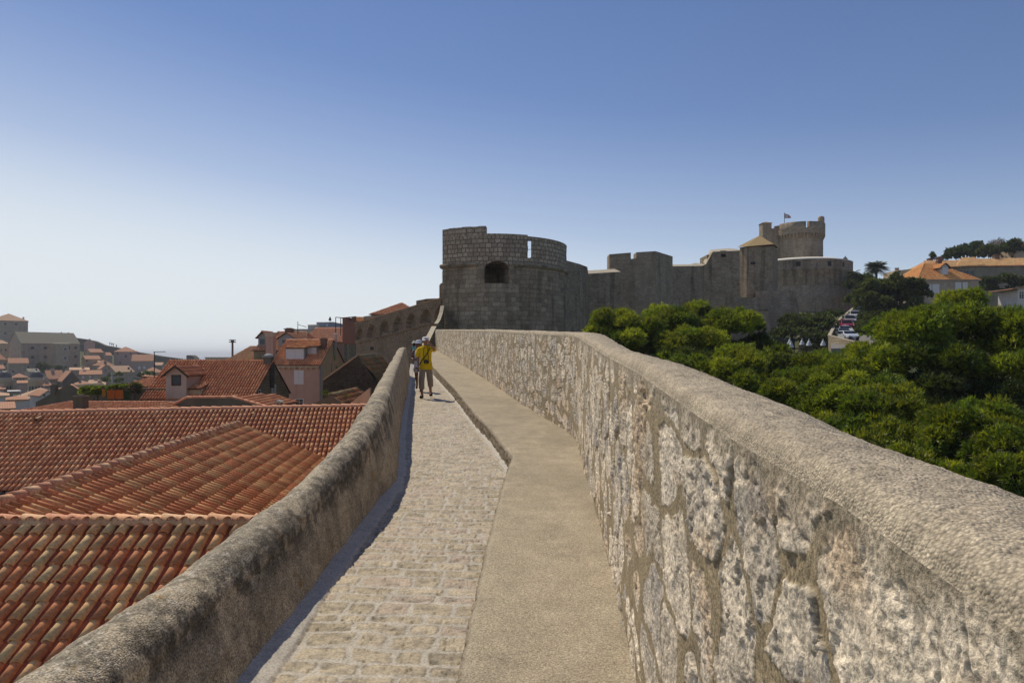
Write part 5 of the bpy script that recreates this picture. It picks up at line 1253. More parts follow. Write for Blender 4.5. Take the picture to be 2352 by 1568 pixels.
    # long pale parapet of a flat roof in front of the sea
    mb = MB(); Y = 125; mb.box(X_(472, Y), X_(535, Y), Y, Y + 8, DZB, Z_(822.5, Y)); mb.box(X_(471, Y), X_(536, Y), Y - .2, Y + 8.2, Z_(822.5, Y), Z_(820, Y)); simple_thing('flat_roof_house', 'flat roofed building whose pale parapet edge runs below the sea horizon', 'building', mb, MT['concrete'], 'wall')
    # grey modern blocks
    for lab, a, b, q0, q1, Y, m in (('low pale flat roofed block just above the brown dormer roofs', 662, 716, 757, 770, 170, 'concrete'), ('small grey flat roofed block left of the bigger blue grey one', 707, 732, 747, 770, 176, 'grey'), ('blue grey flat roofed modern building with a slanting roof edge', 727, 790, 741, 770, 184, 'blue_pl')):
        mb = MB(); mb.prism([at(a, 800, Y), at(b, 800, Y), at(b, q0 + (5 if m == 'blue_pl' else 0), Y), at(a + (b - a) * .62, q0, Y), at(a, q0, Y)], (0, 10, 0))
        v = at((a + b) / 2, 816, Y); rr = thing('modern_building', lab, 'building', v); mb.add('wall', MT[m], rr)
        mb = MB(); mb.prism([at(a - .6, q0, Y - .3), at(a + (b - a) * .62, q0 - .05, Y - .3), at(b + .3, q0 + (5 if m == 'blue_pl' else 0), Y - .3), at(b + .3, q0 - 1.3 + (5 if m == 'blue_pl' else 0), Y - .3), at(a + (b - a) * .62, q0 - 1.8, Y - .3), at(a - .6, q0 - 1.3, Y - .3)], (0, 10.4, 0)); mb.add('roof_edge', MT['white_pl'], rr)
        if m == 'blue_pl':
            mb = MB(); mb.tube([at(758, 741, Y), at(758, 727, Y)], .08, 5); mb.lathe(at(758, 736, Y), [(.45, 0), (.3, .5), (.05, 1.1)], 8); mb.add('mast', MT['metal'], rr)
            mb = MB(); mb.box(X_(750, Y), X_(752.4, Y), Y - .05, Y + .2, Z_(749, Y), Z_(744.5, Y)); mb.add('window', MT['white'], rr)
    # red brick chimney house by the arched wall, with pole frame
    Y = 92; r = thing('tiled_house', 'dull red house with stub chimneys and an orange roof corner at the arched wall', 'house', at(803, 780, Y)); mb = MB()
    mb.prism([at(786.5, 790, Y), at(824, 790, Y), at(824, 737, Y), at(801, 737, Y), at(801, 731, Y), at(786.5, 731, Y)], (0, 5, 0)); mb.box(X_(785.5, Y), X_(802, Y), Y - .15, Y + 5.1, Z_(731, Y), Z_(729, Y)); mb.add('wall', MT['brick'], r)
    mb = MB(); mb.box(X_(806, Y), X_(813, Y), Y + .5, Y + 1.4, Z_(740, Y), Z_(728, Y)); mb.add('chimney', MT['brick'], r)
    V, Fq, C, _ = tile_face([at(812, 740, Y + 1), at(850, 740, Y + 1), at(846, 727.5, Y + 4), at(818, 728.5, Y + 4)], PAL_ORANGE, .3, .5, 5, 115); part('roof', np_mesh('roof', V, Fq, C), MT['tile'], r)
    r = thing('pole_frame', 'thin dark pole frame standing against the sky left of the arched wall', 'frame', at(790, 756, 100)); mb = MB()
    for a, b in (((771, 770), (771, 728.5)), ((782.5, 770), (782.5, 730)), ((771, 728.5), (809, 731)), ((782, 730), (818, 727)), ((809, 731), (818, 727))): mb.tube([at(*a, 100), at(*b, 100)], .06, 5)
    mb.add('frame', MT['metal'], r)
    pole_antenna('antenna', 'slanting roof antenna behind the brown dormer house', 684, 770, 738, 103, [(684, 745, 704, 751)], .05)
    # K: red roof above the arched wall
    Y = 86; r = thing('tiled_house', 'house whose red roof shows above the sloping top of the arched wall', 'house', at(905, 740, Y)); x0, x1 = X_(853, Y), X_(962, Y)
    ze = Z_(722, Y); zr = Z_(697, Y + 5); box_house(r, x0, x1, Y, Y + 10, DZB, ze - .1, zr, 'hip', MT['stone_house']); f, rd = roof_geo(x0, x1, Y, Y + 10, ze, zr, 'hip', .2, 3.4)
    add_tiles(r, f, rd, [(0.46, 0.20, 0.12), (0.40, 0.155, 0.085), (0.49, 0.25, 0.15)], .29, .5, 5, 121)
    # I: blackened gable ruin and J: mossy roof
    Y = 47; r = thing('ruined_house', 'blackened rubble gable with a decayed mossy roof beside the parapet', 'house', at(810, 900, Y))
    mb = MB(); mb.prism([at(p, q, Y) for p, q in ((740, 960), (742, 874), (820, 818.5), (875, 893), (880, 960))], (0, .6, 0)); mb.add('gable_wall', MT['dark_stone'], r)
    mb = MB(); 
    for a, b in (((742, 874), (820, 818.5)),): p, q = at(*a, Y - .1), at(*b, Y - .1); mb.prism([p, q, q + Vector((0, 0, .14)), p + Vector((0, 0, .14))], (0, .7, 0))
    mb.add('coping', MT['cap_tile'], r)
    p = at(820, 818, Y + .3); q = p + Vector((.2, 6.5, .1)); V, Fq, C, _ = tile_face([at(876, 893, Y + .3) + Vector((.3, 0, 0)), at(876, 893, Y + .3) + Vector((.6, 6.5, .1)), q, p], PAL_MOSS, .24, .42, 6, 131, (.07, .06, .04)); part('roof', np_mesh('roof', V, Fq, C), MT['tile'], r)
    V, Fq, C = ridge_run(p, q, [(0.22, 0.18, 0.1), (0.15, .13, .08)], .13, .4, 3); part('ridge_tiles', np_mesh('ridge_tiles', V, Fq, C), MT['tile'], r)
    Y = 40; r = thing('ruined_house', 'small low gable with a sagging red roof and weeds just above the long roof', 'house', at(775, 940, Y))
    mb = MB(); mb.prism([at(p, q, Y) for p, q in ((700, 990), (700, 936), (759, 907.5), (806, 937), (806, 990))], (0, .4, 0)); mb.add('gable_wall', MT['grey_pl'], r)
    p = at(759, 907.5, Y + .1); q = p + Vector((.35, 5.2, .12)); e0 = at(806, 938, Y + .1); V, Fq, C, _ = tile_face([e0, e0 + Vector((.5, 5.2, .12)), q, p], [(0.34, .12, .06), (.25, .1, .05), (.16, .12, .06), (.42, .17, .08)], .24, .4, 6, 141, (.1, .05, .03)); ro = part('roof', np_mesh('roof', V, Fq, C), MT['tile'], r)
    V, Fq, C = ridge_run(p, q, [(0.30, 0.25, 0.13), (0.2, .17, .1)], .12, .36, 3); part('ridge_tiles', np_mesh('ridge_tiles', V, Fq, C), MT['tile'], r)
    mb = MB(); Y = 36; mb.prism([at(790, 940, Y), at(850, 940, Y), at(850, 890, Y), at(842, 896, Y), at(798, 931, Y)], (0, .35, 0)); simple_thing('garden_wall', 'small cream wall with a slanting top between the sagging roof and the parapet', 'wall', mb, MT['cream'], 'wall')
MT['brownpl'] = m_plaster('brown_plaster', (0.30, 0.22, 0.17), .3)
MT['brick'] = m_plaster('dull_red_brick', (0.21, 0.125, 0.09), .35)
middle_houses()

# pergola with cloths hung under it
r = thing('pergola', 'vine covered roof terrace pergola left of the dormer house', 'pergola', at(255, 915, 57)); Y = 57
mb = MB()
for p in (192, 225, 266, 309): mb.tube([at(p, 935, Y), at(p, 893, Y)], .06, 6); mb.tube([at(p, 935, Y + 3), at(p, 891, Y + 3)], .06, 6)
for p in range(186, 318, 9): mb.tube([at(p, 892, Y - .3), at(p, 889.5, Y + 3.4)], .035, 4)
mb.tube([at(184, 893, Y), at(316, 892, Y)], .05, 5); mb.tube([at(184, 890, Y + 3), at(316, 890, Y + 3)], .05, 5)
mb.add('frame', MT['brown'], r)
mb = MB(); mb.box(X_(180, Y), X_(330, Y), Y - .5, Y + 4, DZB, Z_(932, Y)); mb.box(X_(180, Y), X_(330, Y), Y + 3.8, Y + 4, Z_(932, Y), Z_(897, Y)); mb.add('terrace_base', MT['grey_pl'], r)
for lab, a, b, q0, q1, m in (('large orange cloth hanging under the vine pergola, left of two', 246, 263, 895, 916, 'orange'), ('large orange cloth hanging under the vine pergola, right of two', 264, 283, 895, 916, 'orange'), ('narrow amber cloth hung at the left end of the vine pergola', 234, 242, 894, 910, 'yellow_cloth'), ('dark green cloth hung beside the orange cloths under the pergola', 284, 299, 896, 918, 'green_cloth')):
    n = 24; V = []
    for i in range(n):
        for j in range(9):
            p = at(lerp(a, b, i / (n - 1)), lerp(q0, q1 + (1.2 * math.sin(i * .8)), j / 8), Y - .25); p.y += .07 * math.sin(i * 1.1 + j * .2); V.append(p)
    if m == 'green_cloth': MT[m] = m_plain('dark_green_cloth', (0.05, 0.075, 0.025), .9)
    o = part('hanging_cloth', np_mesh('hanging_cloth', V, grid_faces(n, 9)), MT[m]); tag(o, lab, 'cloth', 'cloths hung under the pergola'); s = o.modifiers.new('t', 'SOLIDIFY'); s.thickness = .012
# ------------------------------------------------------------------ far town on the hill
def far_house(px0, px1, pyb, pye, pyr, Y, kind, wall, roof, label, dyaw=0.0, depth=9.0, wins=(), name='town_house', cat='house', group='houses of the far old town', chim=(), ins=None):
    c = (px0 + px1) / 2; a = math.atan((c - CX) / F); ca = math.cos(a); k = Y * ca / F; W = (px1 - px0) * k
    root = thing(name, label, cat, (X_(c, Y), Y, 0), -a + dyaw, group, False)
    x0, x1 = -W / 2, W / 2; zb_, ze, zr = Z_(pyb, Y) - 5, Z_(pye, Y), Z_(pyr, Y + depth * .4)
    zr = max(zr, ze + .4)
    box_house(root, x0, x1, 0, depth, zb_, ze, zr if kind.startswith('gable') else ze, kind, MT[wall])
    fs, _ = roof_geo(x0, x1, 0, depth, ze, zr, kind, .35, ins)
    mb = MB()
    for f in fs: mb.poly(f); mb.poly([p - Vector((0, 0, .22)) for p in f][::-1]); [mb.poly([f[i], f[i] - Vector((0, 0, .22)), f[(i + 1) % len(f)] - Vector((0, 0, .22)), f[(i + 1) % len(f)]]) for i in range(len(f))]
    ro = mb.add('roof', MT[roof], root)
    for w in wins:
        p, q, ww, hh = w[:4]; st = w[4] if len(w) > 4 else 'dark'
        x, z, hw, hv = (p - c) * k, Z_(q, Y), ww * k / 2, hh * k / 2
        mb = MB(); t_ = .16
        mb.box(x - hw - t_, x - hw, -.05, .05, z - hv - t_, z + hv + t_); mb.box(x + hw, x + hw + t_, -.05, .05, z - hv - t_, z + hv + t_); mb.box(x - hw, x + hw, -.05, .05, z + hv, z + hv + t_); mb.box(x - hw, x + hw, -.07, .05, z - hv - t_, z - hv)
        fr = mb.add('window', MT['white_pl' if len(w) > 5 else wall], root)
        mb = MB(); mb.box(x - hw + .004, x + hw - .004, -.012, .04, z - hv + .004, z + hv - .004); sub('shutter' if st == 'white' else 'pane', mb, MT['white' if st == 'white' else 'farwin'], fr, root)
    for p, q in chim:
        x, z = (p - c) * k, Z_(q, Y); mb = MB(); mb.box(x - .45, x + .45, depth * .4, depth * .4 + .9, z - 3.2, z); mb.box(x - .55, x + .55, depth * .4 - .1, depth * .4 + 1, z, z + .25); mb.add('chimney', MT['far_pink'], root)
    return root
MT['farwin'] = m_plain('far_window_pane', (0.05, 0.048, 0.055), .4)
FH = far_house
FH(-25, 65, 792, 735.5, 720, 395, 'hip', 'far_stone', 'far_tile_pale', 'highest stone building of the far town, cut by the left edge of the photo', 0, 16, [(12, 744, 5, 6), (37, 744, 6, 5), (12, 765, 5, 6), (-8, 744, 5, 6)], 'town_building', 'building', None, [(54.5, 727)], 10)
FH(46, 190, 862, 788, 763.5, 330, 'gable_x', 'far_stone', 'far_tile_grey', 'huge stone building with a long grey green roof on the far hill', .36, 15, [(72.5, 799, 8, 7), (103.5, 799, 8, 7), (72.5, 820, 8, 7), (103, 820, 8, 7), (161, 798, 8, 7), (179, 798, 7, 7), (160, 822, 5, 12), (179, 819, 7, 7), (179, 839, 8, 7)], 'town_building', 'building', None, (), 5)
FH(124, 158, 862, 789.3, 789, 322, 'shed', 'far_stone', 'far_tile_grey', 'lower wing with a slanting roof built against the huge stone building', 0, 7, [(150, 801.5, 6, 6, 'd', 1), (150, 822, 6, 7, 'd', 1), (117.5, 813, 3, 4, 'd', 1), (151, 843, 6, 8)], 'town_building', 'building', None)  # grey tile puts the shade on this wing roof into its colour
FH(-14, 20, 800, 788, 780.5, 345, 'hip', 'far_stone', 'far_tile_pale', 'upper small house with a pale orange roof left of the huge stone building', 0, 8)
FH(-10, 19, 822, 799, 790, 335, 'gable_y', 'far_stone', 'far_tile_pale', 'house with a bright slanting roof and two small windows left of the huge stone building', 0, 8, [(2.5, 804.5, 3, 4), (13, 803.5, 4, 6)])
FH(-14, 14, 840, 825, 812, 318, 'hip', 'far_stone', 'far_tile', 'low house whose orange roof ends beside a dark gap at the left edge', 0, 8, [(11, 836, 5, 5)])
FH(20, 66, 866, 833, 822, 310, 'gable_x', 'far_stone', 'far_tile', 'brown stone house below the left end of the huge stone building', .08, 9, [(66 - 1, 843, 5, 6), (30, 853, 5, 4)])
FH(193, 218, 800, 787.5, 778, 372, 'gable_y', 'far_pink', 'far_tile_pale', 'pale gabled house just right of the huge stone building roof', 0, 10)
FH(207, 238, 815, 808.5, 801, 365, 'gable_x', 'far_stone', 'far_tile', 'house with a tilted orange roof in front of the ridge wall', .3, 9)
FH(196, 232, 832, 824, 816.5, 350, 'gable_x', 'ochre_pl', 'far_tile', 'ochre house with a long brown roof right of the huge stone building', .2, 9, [(196 + 3, 828, 3, 6)])
FH(213, 262, 858, 838.5, 826, 338, 'hip', 'far_stone', 'far_tile', 'hipped roof house with one dark dormer in the middle of the far hill', 0, 10, [(242, 833, 5, 4)], chim=[(240, 808)])
FH(262, 316, 850, 807, 796, 378, 'hip', 'far_pink', 'far_tile', 'tall pinkish house with a pyramid roof on the skyline of the far hill', 0, 13, [(289, 818, 4, 6), (270, 812, 3, 4), (300, 812, 3, 4), (276, 833, 3, 5)], chim=[], ins=8)
FH(302, 352, 856, 828, 814, 360, 'gable_x', 'far_pink', 'far_tile', 'dark house with a row of small dormers and white shutters on the far hill', -.1, 11, [(320, 844.5, 5.5, 8, 'white'), (331.5, 844, 5, 6, 'white')])
FH(242, 258, 820, 815.5, 809, 366, 'gable_x', 'far_stone', 'far_tile', 'tiny roof squeezed between the pyramid roof house and the hipped one', .3, 7)
FH(262, 312, 862, 853, 839.5, 322, 'gable_x', 'far_stone', 'far_tile_pale', 'house with a bright slanting roof and grey gable below the pyramid roof', .55, 9, [(297, 846, 4, 5), (304, 852, 3, 4)])
FH(326, 376, 866, 854.5, 843, 300, 'hip', 'far_stone', 'far_tile', 'low hipped orange roof behind the tall antenna', 0, 10)
FH(110, 148, 880, 868.5, 850, 262, 'gable_x', 'far_stone', 'far_tile', 'stone shed with a long orange roof and three low openings', .2, 9, [(118, 875, 4, 3), (124, 875, 4, 3), (130, 875, 4, 3)], chim=[(127, 848)])
FH(144, 184, 876, 873, 851, 258, 'gable_y', 'dark_far', 'far_tile', 'dark gabled wall with a pink sign beside the long orange roof', .2, 9)
FH(161, 204, 850, 849, 844, 275, 'shed', 'far_stone', 'far_tile_pale', 'bright flat orange roof between the dark gable and the huge stone building', 0, 7, chim=[(191, 842)])
FH(183, 234, 872, 859, 850, 256, 'gable_x', 'far_stone', 'far_tile', 'grey house with an orange roof and pale shutters right of the dark gable', 0, 9, [(191, 866, 4, 6, 'white'), (207, 865, 4, 6, 'white')], chim=[(194, 851)])
FH(172, 206, 884, 881, 874, 225, 'hip', 'far_pink', 'far_tile', 'small pinkish roof with a dark dormer just above the vines', 0, 7, [(184, 877.5, 4, 3)])
FH(200, 240, 884, 880, 872, 230, 'gable_x', 'far_stone', 'far_tile_pale', 'small bright roof with a thin chimney just above the vines', -.2, 7, chim=[(215, 873)])
FH(26, 62, 880, 866, 857, 262, 'hip', 'far_stone', 'far_tile', 'brown hipped house between the two dark domes', 0, 8, [(40, 871, 5, 4), (47, 871, 5, 4), (54, 871, 5, 4)])
FH(41, 62, 900, 879, 874, 246, 'shed', 'far_pink', 'far_tile', 'narrow pink house with a terrace between the two dome towers', 0, 6)
FH(100, 118, 896, 884.5, 873, 240, 'hip', 'far_pink', 'far_tile', 'little orange roof with a chimney touching the right dome tower', 0, 6, [(108, 888, 10, 3)], chim=[(107, 868)])
FH(36, 150, 924, 914, 890, 190, 'hip', 'white_pl', 'far_tile_pale', 'big pale orange roof below the two dome towers', 0, 16, chim=[(72, 906)], ins=7)
FH(93, 128, 925, 906, 894.5, 150, 'gable_y', 'white_pl', 'far_tile', 'white gable with a dark window in front of the big pale orange roof', .35, 6, [(101, 907, 5, 7)])
FH(-30, 18, 940, 908, 900, 140, 'hip', 'white_pl', 'far_tile_pale', 'white walled house with a pale roof at the left edge below the dome towers', 0, 9)
FH(-30, 30, 948, 938, 935, 95, 'shed', 'cream', 'far_tile', 'strip of old tiled roof at the left edge just above the long red roof', 0, 9)
FH(18, 60, 948, 917, 916, 120, 'hip', 'white_pl', 'far_tile', 'white terrace house with a dark loggia at the left below the pale roofs', 0, 8, [(22, 914 + 8, 10, 5)])
FH(-6, 12, 862, 846, 838, 290, 'gable_x', 'far_stone', 'far_tile', 'low brown roof at the left edge above the first dome', .2, 8, [(4, 852, 3, 4)])
FH(66, 92, 868, 853, 846, 285, 'gable_x', 'far_stone', 'far_tile_grey', 'grey roofed stone house left of the dark tree on the hill', .2, 8, [(74, 859, 3, 4), (84, 859, 3, 4)])
FH(232, 252, 862, 846, 838, 300, 'gable_y', 'far_pink', 'far_tile', 'narrow pinkish gable left of the bright slanting roof house', .2, 7, [(242, 850, 3, 4)])
FH(228, 246, 842, 834, 828, 345, 'gable_x', 'far_stone', 'far_tile_pale', 'tiny pale roof above the dormered hipped roof in the far town', .3, 7)
FH(176, 200, 898, 888, 881, 190, 'gable_x', 'white_pl', 'far_tile', 'small white walled house hidden low behind the vines', .1, 7, [(188, 892, 3, 4)])
FH(206, 240, 896, 886, 879, 200, 'gable_x', 'far_pink', 'far_tile_pale', 'pale roofed low house behind the right half of the vines', -.1, 7, chim=[(226, 876)])
FH(318, 346, 872, 864, 857, 260, 'gable_x', 'far_stone', 'far_tile', 'low roof partly hidden by the garden tree right of the slanting roof', -.2, 7)
FH(-30, 10, 905, 893, 885, 200, 'hip', 'far_pink', 'far_tile', 'low pink house at the left edge below the first dome tower', 0, 8, chim=[(4, 886)])
FH(128, 152, 905, 897, 890, 210, 'gable_x', 'far_stone', 'far_tile', 'brown roof just behind the dark curved gable', .1, 7)
FH(346, 372, 850, 838, 832, 372, 'gable_x', 'far_stone', 'far_tile_pale', 'pale roof at the foot of the ridge wall behind the tall antenna', -.2, 8, [(356, 843, 3, 4)])
# dark gable with a chimney, in front of the vines
Y = 80; r = thing('town_house', 'dark plastered gable with a curved left edge and a square chimney left of the vines', 'house', at(125, 925, Y)); mb = MB()
mb.prism([at(p, q, Y) for p, q in ((82, 960), (82, 923), (100, 914), (118, 903), (132, 895.5), (150, 886), (158, 883.5), (165, 884), (178, 893), (192, 902), (192, 960))], (0, 6, 0)); mb.add('wall', MT['grey_pl'], r)
mb = MB(); mb.box(X_(118, Y), X_(128, Y), Y - .2, Y + .5, Z_(905, Y), Z_(885, Y)); mb.box(X_(116.8, Y), X_(129.4, Y), Y - .3, Y + .6, Z_(887, Y), Z_(884.5, Y)); mb.box(X_(119, Y), X_(127, Y), Y - .1, Y + .4, Z_(884.5, Y), Z_(882.5, Y)); mb.add('chimney', MT['grey_pl'], r)
mb = MB(); V, Fq, C = ridge_run(at(163, 884, Y + .2), at(193, 903, Y + .2), PAL_RED, .17, .5, 5); part('tile_coping', np_mesh('tile_coping', V, Fq, C), MT['tile'], r)
# white awning on the left
Y = 132; r = thing('awning', 'white flat awning on thin posts at the left below the dome towers', 'awning', at(30, 920, Y)); mb = MB(); mb.prism([at(17, 898, Y - 3), at(49, 897, Y - 3), at(44, 895.5, Y + 3), at(16, 896, Y + 3)], (0, 0, -.1)); mb.add('cloth', MT['white'], r)
for p in (34, 47): mb = MB(); mb.tube([at(p, 925, Y - 2.6), at(p, 897.5, Y - 2.6)], .05, 5); mb.add('post', MT['galv'], r)
# domed towers
for lab, px in (('dome tower at the very left edge, its dark dome cut by the picture', 11), ('second dome tower, standing whole, right of the one at the left edge', 83.5)):
    Y = 246; k = Y / F; x = X_(px, Y); r = thing('dome_tower', lab, 'church tower', (x, Y, CZ - 22), 0, 'twin dark domes')
    mb = MB(); rd = 15.2 * k; mb.lathe((x, Y, CZ), [(rd, -20), (rd, -(877 - HY) * k), (rd * 1.06, -(876 - HY) * k), (rd * 1.06, -(870 - HY) * k), (rd * .98, -(869 - HY) * k), (rd * .9, -(866.3 - HY) * k), (.1, -(866.3 - HY) * k)], 16); mb.add('drum', MT['ochre_pl'], r)
    mb = MB(); ro = 13.5 * k; mb.lathe((x, Y, CZ - (866.3 - HY) * k), [(ro * math.cos(a_ / 10 * math.pi / 2) + .02, 15.5 * k * math.sin(a_ / 10 * math.pi / 2)) for a_ in range(11)], 24); mb.add('dome', MT['lead'], r)
    mb = MB(); zz = CZ - (851 - HY) * k; mb.lathe((x, Y, zz), [(.32, -.3), (.32, .35), (.2, .5), (.02, .9)], 10); mb.add('finial', MT['lead'], r)
    for i in range(-2, 3):
        a_ = -math.pi / 2 + i * .42 + .55; mb = MB(); w = .33; d = Vector((math.cos(a_), math.sin(a_), 0)); s = Vector((-d.y, d.x, 0)); c = Vector((x, Y, CZ - (893 - HY) * k)) + d * rd * .985
        pts = [c - s * w - Vector((0, 0, .95)), c + s * w - Vector((0, 0, .95))] + [c + s * w * math.cos(t_) + Vector((0, 0, .75 + w * math.sin(t_))) for t_ in (0, .8, 1.57, 2.34, math.pi)]
        mb.prism(pts, d * .1); mb.add('window', MT['farwin'], r)
# ridge wall that runs down to the sea, and its tower
def ridge_wall():
    pts = [(40, 768, 415), (66, 767.5, 415), (110, 772, 415), (160, 774, 418), (196, 779, 420), (218, 783.5, 422), (240, 793, 425), (266, 797.5, 425), (300, 806, 425), (345, 814, 428), (380, 819, 428), (420, 824.5, 428), (452, 829, 428)]
    r = thing('ridge_wall', 'old city wall running down the skyline of the far hill to the sea', 'wall', at(240, 800, 420)); mb = MB()
    for i in range(len(pts) - 1):
        a, b = at(*pts[i]), at(*pts[i + 1]); mb.prism([a - Vector((0, 0, 16)), b - Vector((0, 0, 16)), b, a], (0, 3, 0))
    mb.add('wall', MT['dark_far'], r)
    Y = 427; r = thing('shore_tower', 'small dark tower at the seaward end of the far ridge wall', 'tower', at(438, 825, Y)); mb = MB()
    mb.prism([at(p, q, Y) for p, q in ((428, 836), (428, 816.5), (430, 815.5), (439, 815.5), (443, 818), (452, 828), (452, 836))], (0, 6, 0)); mb.add('wall', MT['dark_far'], r)
ridge_wall()

# ------------------------------------------------------------------ right-hand villas
def right_side():
    Y1 = 130.0; k = Y1 / F; x0, x1 = X_(2109, Y1), X_(2248, Y1); ze = Z_(641, Y1)
    r = thing('villa', 'stone villa with an orange pyramid roof, a white shuttered dormer and white shutters', 'house', ((x0 + x1) / 2, Y1 + 5, Z_(700, Y1)))
    dep = 11.5; zr = Z_(606, Y1 + dep / 2)
    box_house(r, x0, x1, Y1, Y1 + dep, Z_(740, Y1), ze, ze, 'hip', MT['villa_stone']); f, rd = roof_geo(x0, x1, Y1, Y1 + dep, ze, zr, 'hip', .35, 4.6)
    add_tiles(r, f, rd, PAL_ORANGE, .33, .5, 5, 151, None, (0.33, 0.10, 0.045), .16, .5)
    mb = MB(); mb.box(x0 - .3, x1 + .3, Y1 - .3, Y1 - .01, ze - .32, ze - .1); mb.add('cornice', MT['white_pl'], r)
    for p, q, w, h in ((2131.5, 663, 16, 21), (2149.5, 663, 16, 21), (2201, 658, 14, 19), (2217, 657, 12, 18)): window(r, (X_(p, Y1), Y1, Z_(q, Y1)), w * k, h * k, 'shutter', (0, -1, 0), MT['villa_stone'])
    yd = Y1 + 1.5; xa, xb = X_(2163, yd), X_(2178.5, yd); xm = (xa + xb) / 2; zs, zt = Z_(613, yd), Z_(604.5, yd)
    mb = MB(); mb.prism([(xa, yd, Z_(632, yd)), (xb, yd, Z_(632, yd)), (xb, yd, zs), (xm, yd, zt - .1), (xa, yd, zs)], (0, 4, 0)); mb.add('dormer', MT['white_pl'], r)
    window(r, (xm, yd, Z_(622, yd)), 12 * k, 15 * k, 'shutter', (0, -1, 0), MT['white_pl'])
    L = []
    for s, a in ((1, xb), (-1, xa)):
        pts = [Vector((a + s * .5, yd - .3, zs - .25)), Vector((a + s * .5, yd + 4, zs - .25)), Vector((xm, yd + 4, zt + .05)), Vector((xm, yd - .3, zt + .05))]; L.append(tile_face(pts if s > 0 else [pts[1], pts[0], pts[3], pts[2]], PAL_ORANGE, .3, .5, 5, 155))
    V, Fq, C = join_faces(L); part('dormer_roof', np_mesh('dormer_roof', V, Fq, C), MT['tile'], r)
    chimney(r, X_(2160, Y1 + 6), Y1 + 6.5, zr - 1.5, Z_(598, Y1 + 6), .8, .8, MT['brick'], MT['brick'])
    # long building behind
    Y2 = 158.0; k = Y2 / F
    r = thing('long_building', 'long grey stone building with a bright orange roof along the right skyline', 'building', (X_(2260, Y2), Y2 + 5, Z_(680, Y2)))
    mb = MB(); mb.box(X_(2128, Y2), X_(2420, Y2), Y2, Y2 + 12, Z_(720, Y2), Z_(611, Y2)); mb.add('wall', MT['grey_stone'], r)
    mb = MB(); mb.prism([(X_(2088, Y2), Y2 + 5, Z_(720, Y2)), (X_(2129, Y2), Y2 - 1.5, Z_(720, Y2)), (X_(2160, Y2), Y2 - 1.5, Z_(720, Y2)), (X_(2160, Y2), Y2 + 11, Z_(720, Y2)), (X_(2088, Y2), Y2 + 11, Z_(720, Y2))], (0, 0, (720 - 615) * k)); mb.add('annex_wall', MT['cream'], r)
    F1 = [[at(2196, 612, Y2 - .5), at(2420, 608.5, Y2 - .5), at(2420, 594, Y2 + 6), at(2255, 597, Y2 + 6), at(2240, 592, Y2 + 6), at(2212, 592.5, Y2 + 6)][0:2] + [at(2420, 594.5, Y2 + 6), at(2206, 595, Y2 + 6)],
          [at(2080, 622, Y2 + 4), at(2126, 613.5, Y2 - 2), at(2132, 600, Y2 + 5), at(2124, 600, Y2 + 5)], [at(2124, 614, Y2 - 2), at(2205, 612.5, Y2 - 1), at(2212, 599, Y2 + 6), at(2122, 600, Y2 + 5)], [at(2196, 611, Y2 - .2), at(2262, 609, Y2 - .2), at(2240, 591.5, Y2 + 6.5), at(2212, 592, Y2 + 6.5)]]
    add_tiles(r, F1, [(F1[1][1], F1[1][2]), (F1[2][3], F1[2][2])], [(0.62, 0.29, 0.15), (0.56, 0.25, 0.125), (0.66, 0.34, 0.19)], .36, .55, 4, 161, None, (0.42, 0.16, .08), .17, .55)
    for p, q, w in ((2135, 594, .8), (2158.5, 590.5, 1.3), (2288, 586, 1.1)): chimney(r, X_(p, Y2 + 6), Y2 + 6, Z_(604, Y2 + 6), Z_(q, Y2 + 6), w, .9, MT['brick'], MT['brick'])
    for p in (2205, 2219, 2232): window(r, (X_(p, Y2), Y2, Z_(628, Y2)), 1.0, 1.3, 'glass', (0, -1, 0), MT['grey_stone'])
    window(r, (X_(2143, Y2 - 1.5), Y2 - 1.5, Z_(622, Y2 - 1.5)), 1.5, 2.0, 'glass', (0, -1, 0), MT['brown'])
    pole_antenna('antenna', 'thin antenna bent to the right above the chimneys of the long orange roof', 2167, 600, 583, Y2 + 8, [(2167, 583.5, 2189, 583.8)], .06)
    Y = 185; FH(2040, 2082, 650, 629, 617.5, Y, 'hip', 'white_pl', 'far_tile', 'small house with a red hipped roof between the palms and the villa', 0, 8, group=None, chim=[(2060, 614)])
    Y = 175; mb = MB(); mb.box(X_(2335, Y), X_(2390, Y), Y, Y + 9, Z_(640, Y), Z_(568, Y)); rr = thing('town_house', 'stone house hidden by trees at the top right corner of the hillside', 'house', at(2350, 600, Y)); mb.add('wall', MT['villa_stone'], rr)
    mb = MB(); mb.prism([at(2330, 568, Y - .5), at(2400, 566, Y - .5), at(2400, 556, Y + 5), at(2345, 557, Y + 5)], (0, 0, -.3)); mb.add('roof', MT['far_tile'], rr)
    # terrace wall and white shed at the right edge
    Y = 118; mb = MB(); wall_poly(mb, [(2262, 720, Y), (2262, 667, Y), (2325, 664, Y), (2370, 662, Y), (2370, 720, Y)], 1); rr = simple_thing('terrace_wall', 'grey terrace wall below the bushes at the right edge', 'wall', mb, MT['grey_stone'], 'wall')
    mb = MB(); mb.box(X_(2258, Y), X_(2330, Y), Y - .5, Y + 3, Z_(664.5, Y), Z_(662.5, Y)); mb.add('canopy', MT['dark'], rr)
    Y = 100; rr = thing('kiosk', 'small white framed kiosk with panes at the right edge', 'kiosk', at(2350, 680, Y)); mb = MB(); mb.box(X_(2337, Y), X_(2380, Y), Y, Y + 4, Z_(720, Y), Z_(663, Y)); mb.add('wall', MT['white_pl'], rr)
    mb = MB(); mb.prism([at(2326, 664, Y - .6), at(2385, 656, Y - .6), at(2385, 654, Y - .6), at(2326, 662, Y - .6)], (0, 5, 0)); mb.add('roof', MT['far_tile'], rr)
